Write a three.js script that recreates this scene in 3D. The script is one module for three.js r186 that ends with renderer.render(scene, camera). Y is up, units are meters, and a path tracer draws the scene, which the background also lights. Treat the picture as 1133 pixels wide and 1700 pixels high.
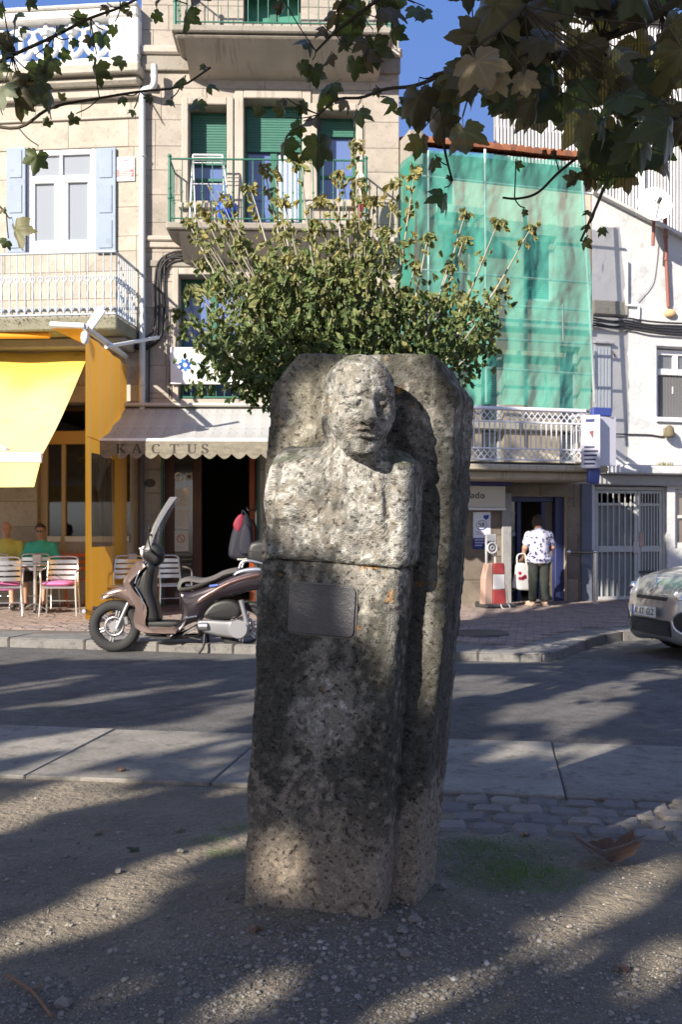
import * as THREE from 'three';
import { mergeGeometries, mergeVertices, toCreasedNormals } from 'three/addons/utils/BufferGeometryUtils.js';

// ---------------------------------------------------------------- camera, sky, sun, exposure
const scene = new THREE.Scene();
const F = 1700, HY = 885, CX = 566.5, EYE = 1.4;          // focal length in photo pixels, horizon row, centre column, eye height
const camera = new THREE.PerspectiveCamera(2 * Math.atan(885 / F) * 180 / Math.PI, 1133 / 1770, 0.1, 900);
camera.position.set(0, EYE, 0);
camera.lookAt(0, EYE, -1);
camera.setViewOffset(1133, 1770, 0, 0, 1133, 1700);
camera.focus = 3.7; camera.userData.fStop = 8;

const renderer = new THREE.WebGLRenderer({ antialias: true });
renderer.toneMapping = THREE.LinearToneMapping;
renderer.toneMappingExposure = 2.35;
renderer.shadowMap.enabled = true;

const SUN_AZ = 40 * Math.PI / 180, SUN_EL = 27 * Math.PI / 180;
const S = new THREE.Vector3(-Math.sin(SUN_AZ) * Math.cos(SUN_EL), Math.sin(SUN_EL), Math.cos(SUN_AZ) * Math.cos(SUN_EL));
const SKY_GAIN = 0.45;
{
  const w = 256, h = 128, d = new Float32Array(w * h * 4);
  for (let j = 0; j < h; j++) for (let i = 0; i < w; i++) {
    const el = ((j + 0.5) / h - 0.5) * Math.PI, az = ((i + 0.5) / w - 0.5) * 2 * Math.PI;
    const dir = new THREE.Vector3(Math.cos(el) * Math.cos(az), Math.sin(el), Math.cos(el) * Math.sin(az));
    const c = Math.max(-1, Math.min(1, dir.dot(S)));
    const up = Math.max(0, dir.y), hz = Math.pow(1 - up, 5);
    const halo = 0.5 * Math.pow(Math.max(0, c), 12) + 0.35 * Math.pow(Math.max(0, c), 3);
    const low = 0.75 * Math.exp(-Math.pow(up / 0.16, 2)); let r = 0.118 + 0.5 * hz + low * 1.15 + halo * 1.0, g = 0.25 + 0.48 * hz + low * 0.92 + halo * 0.88, b = 0.66 + 0.2 * hz + low * 0.66 + halo * 0.66;
    if (dir.y < 0) { const k = Math.min(1, -dir.y * 6); r = r * (1 - k) + 0.2 * k; g = g * (1 - k) + 0.19 * k; b = b * (1 - k) + 0.17 * k; }
    d.set([r * SKY_GAIN, g * SKY_GAIN, b * SKY_GAIN, 1], (j * w + i) * 4);
  }
  const sky = new THREE.DataTexture(d, w, h, THREE.RGBAFormat, THREE.FloatType);
  sky.mapping = THREE.EquirectangularReflectionMapping; sky.magFilter = THREE.LinearFilter; sky.minFilter = THREE.LinearFilter; sky.needsUpdate = true;
  scene.background = sky; scene.environment = sky;
}
const sun = new THREE.DirectionalLight(new THREE.Color(1, 0.905, 0.775), 4.6);
sun.position.copy(S).multiplyScalar(60).add(new THREE.Vector3(0, 0, -9)); sun.target.position.set(0, 0, -9);
sun.castShadow = true; sun.shadow.mapSize.set(4096, 4096);
Object.assign(sun.shadow.camera, { left: -22, right: 22, top: 22, bottom: -22, near: 1, far: 140 });
scene.add(sun, sun.target);

// ---------------------------------------------------------------- small tools
function rng(seed) { let a = seed >>> 0; return () => { a = (a + 0x6d2b79f5) | 0; let t = Math.imul(a ^ (a >>> 15), 1 | a); t = (t + Math.imul(t ^ (t >>> 7), 61 | t)) ^ t; return ((t ^ (t >>> 14)) >>> 0) / 4294967296; }; }
const V = (x, y, z) => new THREE.Vector3(x, y, z);
const lerp = (a, b, t) => a + (b - a) * t, clamp = (x, a = 0, b = 1) => Math.max(a, Math.min(b, x));
const sstep = (a, b, x) => { const t = clamp((x - a) / (b - a)); return t * t * (3 - 2 * t); };
const PERM = new Uint8Array(512); { const r = rng(7), p = [...Array(256).keys()]; for (let i = 255; i > 0; i--) { const j = Math.floor(r() * (i + 1)); [p[i], p[j]] = [p[j], p[i]]; } for (let i = 0; i < 512; i++) PERM[i] = p[i & 255]; }
const fade = (t) => t * t * (3 - 2 * t);
function vn3(x, y, z) {                       // value noise in space, 0..1
  const xi = Math.floor(x), yi = Math.floor(y), zi = Math.floor(z), fx = fade(x - xi), fy = fade(y - yi), fz = fade(z - zi);
  const h = (i, j, k) => PERM[PERM[PERM[(xi + i) & 255] + ((yi + j) & 255)] + ((zi + k) & 255)] / 255;
  return lerp(lerp(lerp(h(0, 0, 0), h(1, 0, 0), fx), lerp(h(0, 1, 0), h(1, 1, 0), fx), fy), lerp(lerp(h(0, 0, 1), h(1, 0, 1), fx), lerp(h(0, 1, 1), h(1, 1, 1), fx), fy), fz);
}
function fbm3(x, y, z, o = 4) { let s = 0, a = 0.5, n = 0; for (let i = 0; i < o; i++) { s += a * vn3(x, y, z); n += a; a *= 0.5; x = x * 2.03 + 17.1; y = y * 2.03 + 5.3; z = z * 2.03 + 9.7; } return s / n; }
function pn2(x, y, per, seed = 0) {           // periodic value noise
  const xi = Math.floor(x), yi = Math.floor(y), fx = fade(x - xi), fy = fade(y - yi), m = (a) => ((a % per) + per) % per;
  const h = (i, j) => PERM[PERM[(m(xi + i) + seed) & 255] + ((m(yi + j) + seed * 3) & 255)] / 255;
  return lerp(lerp(h(0, 0), h(1, 0), fx), lerp(h(0, 1), h(1, 1), fx), fy);
}
function pf(u, v, f, o = 4, seed = 0) { let s = 0, a = 0.5, n = 0; for (let i = 0; i < o; i++) { s += a * pn2(u * f, v * f, f, seed + i * 11); n += a; a *= 0.55; f *= 2; } return s / n; }
const enc = (x) => { x = clamp(x); return Math.round(255 * (x <= 0.0031308 ? 12.92 * x : 1.055 * Math.pow(x, 1 / 2.4) - 0.055)); };
function tex(n, fn, srgb = true, aniso = 1) {  // fn(u, v) gives a linear grey or [r, g, b]
  const d = new Uint8Array(n * n * 4);
  for (let j = 0; j < n; j++) for (let i = 0; i < n; i++) {
    let c = fn((i + 0.5) / n, (j + 0.5) / n); if (typeof c === 'number') c = [c, c, c];
    const k = (j * n + i) * 4; for (let q = 0; q < 3; q++) d[k + q] = srgb ? enc(c[q]) : Math.round(255 * clamp(c[q])); d[k + 3] = 255;
  }
  const t = new THREE.DataTexture(d, n, n, THREE.RGBAFormat);
  t.wrapS = t.wrapT = THREE.RepeatWrapping; t.magFilter = THREE.LinearFilter; t.minFilter = THREE.LinearMipmapLinearFilter; t.generateMipmaps = true;
  if (srgb) t.colorSpace = THREE.SRGBColorSpace; t.needsUpdate = true; return t;
}
function rep(t, metres) { const c = t.clone(); c.repeat.set(1 / metres, 1 / metres); c.needsUpdate = true; return c; }
function canvasTex(w, h, draw) { const c = document.createElement('canvas'); c.width = w; c.height = h; const x = c.getContext('2d'); draw(x, w, h); const t = new THREE.CanvasTexture(c); t.colorSpace = THREE.SRGBColorSpace; return t; }
function M(col, o = {}) {
  const { phys, ...p } = o; const m = phys ? new THREE.MeshPhysicalMaterial() : new THREE.MeshStandardMaterial();
  m.color.setRGB(...col); m.roughness = 0.85; m.metalness = 0; Object.assign(m, p); return m;
}

// ---------------------------------------------------------------- geometry tools
function cbox(w, h, d, b = 0) {               // a box with chamfered edges, 44 triangles
  if (b <= 0) return new THREE.BoxGeometry(w, h, d).toNonIndexed();
  b = Math.min(b, w * 0.45, h * 0.45, d * 0.45);
  const H = [w / 2, h / 2, d / 2], P = [];
  const vert = (ax, s) => V(...[0, 1, 2].map((k) => s[k] * (k === ax ? H[k] : H[k] - b)));
  const tri = (a, c, e) => { const n = c.clone().sub(a).cross(e.clone().sub(a)); if (n.dot(a.clone().add(c).add(e)) < 0) [c, e] = [e, c]; for (const q of [a, c, e]) P.push(q.x, q.y, q.z); };
  const quad = (a, c, e, f) => { tri(a, c, e); tri(a, e, f); };
  for (let ax = 0; ax < 3; ax++) for (const s of [-1, 1]) {
    const o = [(ax + 1) % 3, (ax + 2) % 3], c = [[-1, -1], [1, -1], [1, 1], [-1, 1]].map(([p, q]) => { const sg = [0, 0, 0]; sg[ax] = s; sg[o[0]] = p; sg[o[1]] = q; return vert(ax, sg); });
    quad(...c);
    for (const s2 of [-1, 1]) { const k = [0, 0, 0]; k[ax] = s; k[o[0]] = s2; const e = [-1, 1].map((q) => { const g = [...k]; g[o[1]] = q; return g; });
      quad(vert(ax, e[0]), vert(ax, e[1]), vert(o[0], e[1]), vert(o[0], e[0])); }
  }
  for (const x of [-1, 1]) for (const y of [-1, 1]) for (const z of [-1, 1]) tri(vert(0, [x, y, z]), vert(1, [x, y, z]), vert(2, [x, y, z]));
  const g = new THREE.BufferGeometry(); g.setAttribute('position', new THREE.Float32BufferAttribute(P, 3)); g.computeVertexNormals(); return g;
}
function boxUV(g, off = [0, 0]) {             // uv in metres, each face on its main plane
  g = g.index ? g.toNonIndexed() : g; if (!g.attributes.normal) g.computeVertexNormals();
  const p = g.attributes.position, uv = new Float32Array(p.count * 2), a = V(), b = V(), c = V();
  for (let i = 0; i < p.count; i += 3) {
    a.fromBufferAttribute(p, i); b.fromBufferAttribute(p, i + 1); c.fromBufferAttribute(p, i + 2);
    const n = b.clone().sub(a).cross(c.clone().sub(a)), ax = Math.abs(n.x), ay = Math.abs(n.y), az = Math.abs(n.z);
    [a, b, c].forEach((q, k) => { const [u, v] = az >= ax && az >= ay ? [q.x, q.y] : ax >= ay ? [q.z, q.y] : [q.x, q.z]; uv[(i + k) * 2] = u + off[0]; uv[(i + k) * 2 + 1] = v + off[1]; });
  }
  g.setAttribute('uv', new THREE.BufferAttribute(uv, 2)); return g;
}
function uvFit(g, x0, x1, y0, y1) { const p = g.attributes.position, uv = new Float32Array(p.count * 2); for (let i = 0; i < p.count; i++) { uv[2 * i] = (p.getX(i) - x0) / (x1 - x0); uv[2 * i + 1] = (p.getY(i) - y0) / (y1 - y0); } g.setAttribute('uv', new THREE.BufferAttribute(uv, 2)); g.userData.keepUV = true; return g; }
const mx = (x = 0, y = 0, z = 0, rx = 0, ry = 0, rz = 0, s = 1) => new THREE.Matrix4().compose(V(x, y, z), new THREE.Quaternion().setFromEuler(new THREE.Euler(rx, ry, rz)), Array.isArray(s) ? V(...s) : V(s, s, s));
class G {                                     // collects shapes and merges them into one geometry
  constructor() { this.l = []; }
  add(g, m) { g = g.index ? g.toNonIndexed() : g.clone(); for (const k of Object.keys(g.attributes)) if (!['position', 'normal', 'uv'].includes(k)) g.deleteAttribute(k); if (!g.attributes.normal) g.computeVertexNormals(); if (m) g.applyMatrix4(m); if (!g.attributes.uv) g.setAttribute('uv', new THREE.BufferAttribute(new Float32Array(g.attributes.position.count * 2), 2)); this.l.push(g); return this; }
  box(x, y, z, w, h, d, b = 0, rx = 0, ry = 0, rz = 0) { return this.add(cbox(w, h, d, b), mx(x, y, z, rx, ry, rz)); }
  span(x0, x1, y0, y1, z0, z1, b = 0) { return this.box((x0 + x1) / 2, (y0 + y1) / 2, (z0 + z1) / 2, Math.abs(x1 - x0), Math.abs(y1 - y0), Math.abs(z1 - z0), b); }
  tube(pts, r, n = 8, seg = 0) { return this.add(tubeGeo(pts, r, n, seg)); }
  cyl(x, y, z, r0, r1, h, n = 16, rx = 0, ry = 0, rz = 0) { return this.add(new THREE.CylinderGeometry(r1, r0, h, n), mx(x, y, z, rx, ry, rz)); }
  ball(x, y, z, r, sx = 1, sy = 1, sz = 1, n = 12) { return this.add(new THREE.SphereGeometry(r, n, Math.max(6, n * 0.7 | 0)), mx(x, y, z, 0, 0, 0, [sx, sy, sz])); }
  geo() { return mergeGeometries(this.l); }
  build(name, mat, parent) { return part(name, this.geo(), mat, parent); }
}
function tubeGeo(pts, r, n = 8, seg = 0) {    // r: number or function of t (0..1); straight joints kept sharp when seg = 0
  const P = pts.map((p) => (p.isVector3 ? p : V(...p)));
  const curve = P.length > 2 ? new THREE.CatmullRomCurve3(P, false, 'centripetal') : new THREE.LineCurve3(P[0], P[1]);
  const N = seg || (P.length > 2 ? (P.length - 1) * 5 : 1), fr = typeof r === 'function' ? r : () => r;
  const g = new THREE.TubeGeometry(curve, N, 1, n, false), pos = g.attributes.position;
  for (let i = 0; i <= N; i++) { const c = curve.getPointAt(i / N), rr = fr(i / N); for (let j = 0; j <= n; j++) { const k = i * (n + 1) + j; pos.setXYZ(k, c.x + (pos.getX(k) - c.x) * rr, c.y + (pos.getY(k) - c.y) * rr, c.z + (pos.getZ(k) - c.z) * rr); } }
  const caps = [0, 1].map((e) => { const c = curve.getPointAt(e), t = curve.getTangentAt(e).multiplyScalar(e ? 1 : -1), k = new THREE.CircleGeometry(fr(e), n); k.applyMatrix4(new THREE.Matrix4().compose(c, new THREE.Quaternion().setFromUnitVectors(V(0, 0, 1), t), V(1, 1, 1))); return k.toNonIndexed(); });
  return mergeGeometries([g.toNonIndexed(), ...caps]);
}
function lathe(prof, n = 12) { return new THREE.LatheGeometry(prof.map(([r, y]) => new THREE.Vector2(r, y)), n); }
function poly(pts, depth, bevel = 0, z0 = 0, holes = []) {   // an outline extruded along z
  const s = new THREE.Shape(pts.map((p) => new THREE.Vector2(p[0], p[1]))); for (const h of holes) s.holes.push(new THREE.Path(h.map((p) => new THREE.Vector2(p[0], p[1]))));
  const g = new THREE.ExtrudeGeometry(s, { depth: depth - 2 * bevel, bevelEnabled: bevel > 0, bevelThickness: bevel, bevelSize: bevel, bevelOffset: -bevel, bevelSegments: 3, curveSegments: 4 }); g.translate(0, 0, z0 + bevel); return g;
}
function smooth(pts, n = 5, closed = true) { const c = new THREE.CatmullRomCurve3(pts.map((p) => V(p[0], p[1], 0)), closed, 'centripetal'); return c.getPoints(pts.length * n).slice(0, closed ? -1 : undefined).map((p) => [p.x, p.y]); }
const sheet = (w, h, nx, ny, fn) => { const g = new THREE.PlaneGeometry(1, 1, nx, ny), p = g.attributes.position; for (let i = 0; i < p.count; i++) { const q = fn(p.getX(i) + 0.5, p.getY(i) + 0.5); p.setXYZ(i, q[0], q[1], q[2]); } const uv = g.attributes.uv; for (let i = 0; i < uv.count; i++) uv.setXY(i, uv.getX(i) * w, uv.getY(i) * h); g.userData.keepUV = true; g.computeVertexNormals(); return g; };

// ---------------------------------------------------------------- objects, parts, names
const taken = new Map();
function numbered(n) { const k = taken.get(n) || 0; taken.set(n, k + 1); return k ? n + '_' + String(k).padStart(3, '0') : n; }
function tag(o, label, category, group, kind) { if (label) o.userData.label = label; if (category) o.userData.category = category; if (group) o.userData.group = group; if (kind) o.userData.kind = kind; return o; }
function thing(name, label, category, pos = [0, 0, 0], turn = 0, group) { const o = new THREE.Group(); o.name = numbered(name); scene.add(o); o.position.set(...pos); if (Array.isArray(turn)) o.rotation.set(...turn); else o.rotation.y = turn; return tag(o, label, category, group); }
let uvSeed = rng(99);
function part(name, geo, mat, parent, uv = true) {
  const keep = geo.userData.keepUV; if (uv && !keep && (mat.map || mat.bumpMap)) geo = boxUV(geo, [uvSeed() * 7, uvSeed() * 7]);
  const m = new THREE.Mesh(geo, mat); m.name = name; m.castShadow = m.receiveShadow = true; (parent || scene).add(m); return m;
}
function mesh(name, geo, mat, parent) { const m = new THREE.Mesh(geo, mat); m.name = name; m.castShadow = m.receiveShadow = true; parent.add(m); return m; }
function struct(name, geo, mat) { const m = part(name, geo, mat, scene); m.userData.kind = 'structure'; return m; }

class Facade {                                // a wall plane: local x along it, y up, z out to the street; places photo pixels on it
  constructor(px, d, deg) { this.a = deg * Math.PI / 180; this.o = V((px - CX) / F * d, 0, -d); this.r = [Math.cos(this.a), -Math.sin(this.a)]; this.n = [Math.sin(this.a), Math.cos(this.a)]; }
  uv(px, py, w = 0) { const X = (px - CX) / F, on = this.o.x * this.n[0] + this.o.z * this.n[1]; const d = (on + w) / (X * this.n[0] - this.n[1]); return [(X * d - this.o.x) * this.r[0] + (-d - this.o.z) * this.r[1], EYE + (HY - py) / F * d]; }
  u(px, w = 0) { return this.uv(px, HY, w)[0]; }
  rect(x0, y0, x1, y1, w = 0) { const xm = (x0 + x1) / 2, ym = (y0 + y1) / 2; const r = { u0: this.uv(x0, ym, w)[0], u1: this.uv(x1, ym, w)[0], v1: this.uv(xm, y0, w)[1], v0: this.uv(xm, y1, w)[1] }; r.uc = (r.u0 + r.u1) / 2; r.vc = (r.v0 + r.v1) / 2; r.W = r.u1 - r.u0; r.H = r.v1 - r.v0; return r; }
  pt(u, v, w = 0) { return [this.o.x + u * this.r[0] + w * this.n[0], v, this.o.z + u * this.r[1] + w * this.n[1]]; }
  thing(name, label, cat, u, v, w, group) { return thing(name, label, cat, this.pt(u, v, w), this.a, group); }
}
const at = (px, py, d) => V((px - CX) / F * d, EYE + (HY - py) / F * d, -d);
const ground = (px, py, y = 0) => { const d = F * (EYE - y) / (py - HY); return V((px - CX) / F * d, y, -d); };

// ---------------------------------------------------------------- surface of a distance field
function isoMesh(f, lo, hi, h) {
  const n = [0, 1, 2].map((k) => Math.ceil((hi[k] - lo[k]) / h) + 1), [nx, ny, nz] = n, val = new Float32Array(nx * ny * nz), B = 8;
  const id = (i, j, k) => i + nx * (j + ny * k);
  for (let bk = 0; bk < nz; bk += B) for (let bj = 0; bj < ny; bj += B) for (let bi = 0; bi < nx; bi += B) {
    const c = f(lo[0] + (bi + B / 2) * h, lo[1] + (bj + B / 2) * h, lo[2] + (bk + B / 2) * h), far = Math.abs(c) > B * h * 1.25;
    for (let k = bk; k < Math.min(nz, bk + B); k++) for (let j = bj; j < Math.min(ny, bj + B); j++) for (let i = bi; i < Math.min(nx, bi + B); i++) val[id(i, j, k)] = far ? c : f(lo[0] + i * h, lo[1] + j * h, lo[2] + k * h);
  }
  const cell = new Int32Array(nx * ny * nz).fill(-1), P = [], I = [];
  const E = [[0, 1], [2, 3], [4, 5], [6, 7], [0, 2], [1, 3], [4, 6], [5, 7], [0, 4], [1, 5], [2, 6], [3, 7]];
  for (let k = 0; k < nz - 1; k++) for (let j = 0; j < ny - 1; j++) for (let i = 0; i < nx - 1; i++) {
    const v = []; let m = 0; for (let q = 0; q < 8; q++) { const x = val[id(i + (q & 1), j + (q >> 1 & 1), k + (q >> 2))]; v.push(x); if (x < 0) m |= 1 << q; }
    if (m === 0 || m === 255) continue;
    let sx = 0, sy = 0, sz = 0, c = 0;
    for (const [a, b] of E) if ((v[a] < 0) !== (v[b] < 0)) { const t = v[a] / (v[a] - v[b]); sx += lerp(a & 1, b & 1, t); sy += lerp(a >> 1 & 1, b >> 1 & 1, t); sz += lerp(a >> 2, b >> 2, t); c++; }
    cell[id(i, j, k)] = P.length / 3; P.push(lo[0] + (i + sx / c) * h, lo[1] + (j + sy / c) * h, lo[2] + (k + sz / c) * h);
  }
  const q4 = (a, b, c, d, flip) => { if (a < 0 || b < 0 || c < 0 || d < 0) return; if (flip) I.push(a, c, b, a, d, c); else I.push(a, b, c, a, c, d); };
  for (let k = 1; k < nz - 1; k++) for (let j = 1; j < ny - 1; j++) for (let i = 1; i < nx - 1; i++) {
    const s = val[id(i, j, k)] < 0;
    if (s !== val[id(i + 1, j, k)] < 0) q4(cell[id(i, j - 1, k - 1)], cell[id(i, j, k - 1)], cell[id(i, j, k)], cell[id(i, j - 1, k)], !s);
    if (s !== val[id(i, j + 1, k)] < 0) q4(cell[id(i - 1, j, k - 1)], cell[id(i - 1, j, k)], cell[id(i, j, k)], cell[id(i, j, k - 1)], !s);
    if (s !== val[id(i, j, k + 1)] < 0) q4(cell[id(i - 1, j - 1, k)], cell[id(i, j - 1, k)], cell[id(i, j, k)], cell[id(i - 1, j, k)], !s);
  }
  const g = new THREE.BufferGeometry(); g.setAttribute('position', new THREE.Float32BufferAttribute(P, 3)); g.setIndex(I); g.computeVertexNormals(); return g;
}
const smin = (a, b, k) => { const h = clamp(0.5 + 0.5 * (b - a) / k); return lerp(b, a, h) - k * h * (1 - h); };
const smax = (a, b, k) => -smin(-a, -b, k);
const ell = (x, y, z, cx, cy, cz, rx, ry, rz) => { const a = (x - cx) / rx, b = (y - cy) / ry, c = (z - cz) / rz, l = Math.sqrt(a * a + b * b + c * c); return (l - 1) * Math.min(rx, ry, rz); };
const ellN = (x, y, z, cx, cy, cz, rx, ry, rz) => { const a = (x - cx), b = (y - cy), c = (z - cz), k0 = Math.sqrt(a * a / rx / rx + b * b / ry / ry + c * c / rz / rz), k1 = Math.sqrt(a * a / rx ** 4 + b * b / ry ** 4 + c * c / rz ** 4); return k1 < 1e-9 ? -Math.min(rx, ry, rz) : k0 * (k0 - 1) / k1; };
const cap = (x, y, z, a, b, ra, rb) => { const dx = b[0] - a[0], dy = b[1] - a[1], dz = b[2] - a[2], t = clamp(((x - a[0]) * dx + (y - a[1]) * dy + (z - a[2]) * dz) / (dx * dx + dy * dy + dz * dz + 1e-9)); return Math.hypot(x - a[0] - dx * t, y - a[1] - dy * t, z - a[2] - dz * t) - lerp(ra, rb, t); };
const rbox = (x, y, z, cx, cy, cz, hx, hy, hz, r) => { const a = Math.abs(x - cx) - hx + r, b = Math.abs(y - cy) - hy + r, c = Math.abs(z - cz) - hz + r; return Math.hypot(Math.max(a, 0), Math.max(b, 0), Math.max(c, 0)) + Math.min(Math.max(a, b, c), 0) - r; };
// ---------------------------------------------------------------- textures of surfaces
const T = {
  stone: tex(512, (u, v) => 0.62 + 0.38 * pf(u, v, 6, 5, 1) - 0.12 * sstep(0.62, 0.8, pf(u, v, 40, 2, 5)) + 0.10 * (pf(u, v, 128, 2, 9) - 0.5)),
  stain: tex(512, (u, v) => { const s = pf(u * 1, v * 0.999, 5, 4, 21), k = pn2(u * 48, v * 6, 48, 31); return 0.78 + 0.22 * s - 0.22 * sstep(0.55, 0.85, k) * sstep(0.35, 0.7, pf(u, v, 4, 3, 41)); }),
  plaster: tex(512, (u, v) => 0.8 + 0.2 * pf(u, v, 4, 5, 61) - 0.16 * sstep(0.6, 0.75, pf(u, v, 10, 5, 71))),
  grain: tex(512, (u, v) => pf(u, v, 64, 3, 81), false),
  rough: tex(512, (u, v) => pf(u, v, 16, 6, 91), false),
  asphalt: tex(512, (u, v) => { const a = pn2(u * 256, v * 256, 256, 3), b = pf(u, v, 5, 4, 7); const e = pf(u, v, 24, 3, 27); return 0.42 + 0.45 * b + 0.4 * (a - 0.5) + 0.5 * (e - 0.5) + (pn2(u * 90, v * 90, 90, 9) > 0.9 ? 0.35 : 0); }),
  soil: tex(1024, (u, v) => { const b = pf(u, v, 6, 6, 13), c = pn2(u * 400, v * 400, 400, 3), e = pf(u, v, 90, 3, 55); const k = 0.5 + 0.45 * b + 0.28 * (c - 0.5) + 0.25 * (e - 0.5); return [k, k * 0.93, k * 0.83]; }),
  concrete: tex(512, (u, v) => { const k = 0.52 + 0.5 * pf(u, v, 5, 6, 17) - 0.22 * sstep(0.56, 0.76, pf(u, v, 18, 4, 19)) + 0.25 * (pf(u, v, 70, 2, 29) - 0.5) + 0.08 * (pn2(u * 256, v * 256, 256, 2) - 0.5); return k; }),
  metal: tex(256, (u, v) => 0.75 + 0.25 * pf(u, v, 8, 4, 23), false),
  wood: tex(512, (u, v) => 0.6 + 0.4 * pn2(u * 60 + pf(u, v, 3, 3, 2) * 4, v * 4, 64, 27)),
  cloth: tex(256, (u, v) => 0.86 + 0.14 * (0.5 + 0.25 * Math.sin(u * 2 * Math.PI * 64) + 0.25 * Math.sin(v * 2 * Math.PI * 64)) * (0.7 + 0.3 * pf(u, v, 6, 3, 37))),
};
const soilM = M([0.25, 0.228, 0.19], { map: rep(T.soil, 1.3), bumpMap: rep(T.rough, 0.5), bumpScale: 0.018, roughness: 1 });
const asphaltM = M([0.125, 0.119, 0.115], { map: rep(T.asphalt, 2.3), bumpMap: rep(T.grain, 0.6), bumpScale: 0.005, roughness: 0.92 });
const concreteM = [0.27, 0.295, 0.25].map((k) => M([k, k * 0.935, k * 0.82], { map: rep(T.concrete, 1.4), bumpMap: rep(T.rough, 0.7), bumpScale: 0.004, roughness: 0.95 }));
const kerbM = [0.215, 0.235, 0.20].map((k) => M([k, k * 0.96, k * 0.9], { map: rep(T.concrete, 1.1), bumpMap: rep(T.grain, 0.4), bumpScale: 0.003, roughness: 0.95 }));
const settM = [[0.24, 0.22, 0.2], [0.27, 0.245, 0.215], [0.2, 0.185, 0.175]].map((c) => M(c, { map: rep(T.stone, 0.6), bumpMap: rep(T.rough, 0.25), bumpScale: 0.006, roughness: 0.95 }));
const paverM = [[0.30, 0.235, 0.205], [0.34, 0.26, 0.22], [0.26, 0.21, 0.19]].map((c) => M(c, { map: rep(T.concrete, 0.8), bumpMap: rep(T.grain, 0.3), bumpScale: 0.002, roughness: 0.95 }));

// ---------------------------------------------------------------- ground
const R0 = rng(11);
const STREET_A = 8.7 * Math.PI / 180, SO = [0, -7.02];     // the near road edge through (0, -7.02), turned
const sx2w = (s, t, y = 0) => [SO[0] + s * Math.cos(STREET_A) + t * -Math.sin(STREET_A), y, SO[1] + s * Math.sin(STREET_A) + t * Math.cos(STREET_A)];   // s along the street to the right, t towards the camera
const w2t = (x, z) => -(x - SO[0]) * Math.sin(STREET_A) + (z - SO[1]) * Math.cos(STREET_A);
const bumpY = (x, z) => {                                   // relief of the bare soil
  const t = w2t(x, z); const k = sstep(2.15, 2.6, t) * (1 - sstep(7, 9, Math.hypot(x, z + 1)));
  const mound = 0.055 * Math.exp(-(((x - 0.05) / 0.55) ** 2 + ((z + 3.72) / 0.45) ** 2));
  return k * (0.035 * (fbm3(x * 1.3, 0.2, z * 1.3, 4) - 0.5) + 0.02 * (fbm3(x * 7, 3, z * 7, 3) - 0.5)) + mound;
};
{
  // one sheet to the horizon: a fine grid in front of the camera set into wide rings
  const P = [], I = [], lines = (a, b, s) => { const l = []; for (let x = a; x <= b + 1e-6; x += s) l.push(x); return l; };
  const X = [-400, -120, -40, -16, -8, ...lines(-5, 5, 0.04), 8, 16, 40, 120, 400], Z = [-500, -150, -60, -30, -16, -10, ...lines(-7, -1.6, 0.04), 0, 4, 12, 40, 150, 500];
  for (const z of Z) for (const x of X) P.push(x, Math.abs(x) <= 5.01 && z <= -1.59 && z >= -7.01 ? bumpY(x, z) - 0.008 : -0.008, z);
  for (let j = 0; j < Z.length - 1; j++) for (let i = 0; i < X.length - 1; i++) { const a = j * X.length + i, b = a + 1, c = a + X.length, d = c + 1; I.push(a, c, b, b, c, d); }
  const g = new THREE.BufferGeometry(); g.setAttribute('position', new THREE.Float32BufferAttribute(P, 3)); g.setIndex(I);
  const uv = new Float32Array(P.length / 3 * 2); for (let i = 0; i < P.length / 3; i++) { uv[2 * i] = P[3 * i]; uv[2 * i + 1] = P[3 * i + 2]; }
  g.setAttribute('uv', new THREE.BufferAttribute(uv, 2)); g.computeVertexNormals(); g.userData.keepUV = true;
  struct('ground', g, soilM);
}
function flat(pts, y) { const s = new THREE.Shape(pts.map((p) => new THREE.Vector2(p[0], -p[1]))), g = new THREE.ShapeGeometry(s); g.rotateX(-Math.PI / 2); const p = g.attributes.position; for (let i = 0; i < p.count; i++) p.setY(i, typeof y === 'function' ? y(p.getX(i), p.getZ(i)) : y); g.computeVertexNormals(); return g; }
const KERB = [[-14, -14.95], [-3.08, -12.29], [1.5, -11.17], [1.95, -11.07], [2.2, -11.12], [2.4, -11.32], [2.62, -11.72], [2.95, -12.35], [3.35, -12.95], [3.65, -13.25], [4.1, -13.42], [16, -15.6]];
{
  const a = sx2w(-14, 0), b = sx2w(14, 0);
  struct('road', flat([[a[0], a[2]], [b[0], b[2]], [16, -3], [16, -15.6], ...KERB.slice().reverse()].filter((p, i) => i !== 2), 0.004), asphaltM);
}
const pavY = (x, z) => { const kz = z < -11 ? -z - 11 : 0; return 0.10 + 0.016 * Math.max(0, kz - 0.2); };
const baseY = (x, z) => pavY(x, z);
struct('pavement', flat([...KERB, [16, -24], [-14, -24]], (x, z) => pavY(x, z) - 0.012), M([0.17, 0.155, 0.14], { map: rep(T.soil, 0.9), roughness: 1 }));
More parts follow.
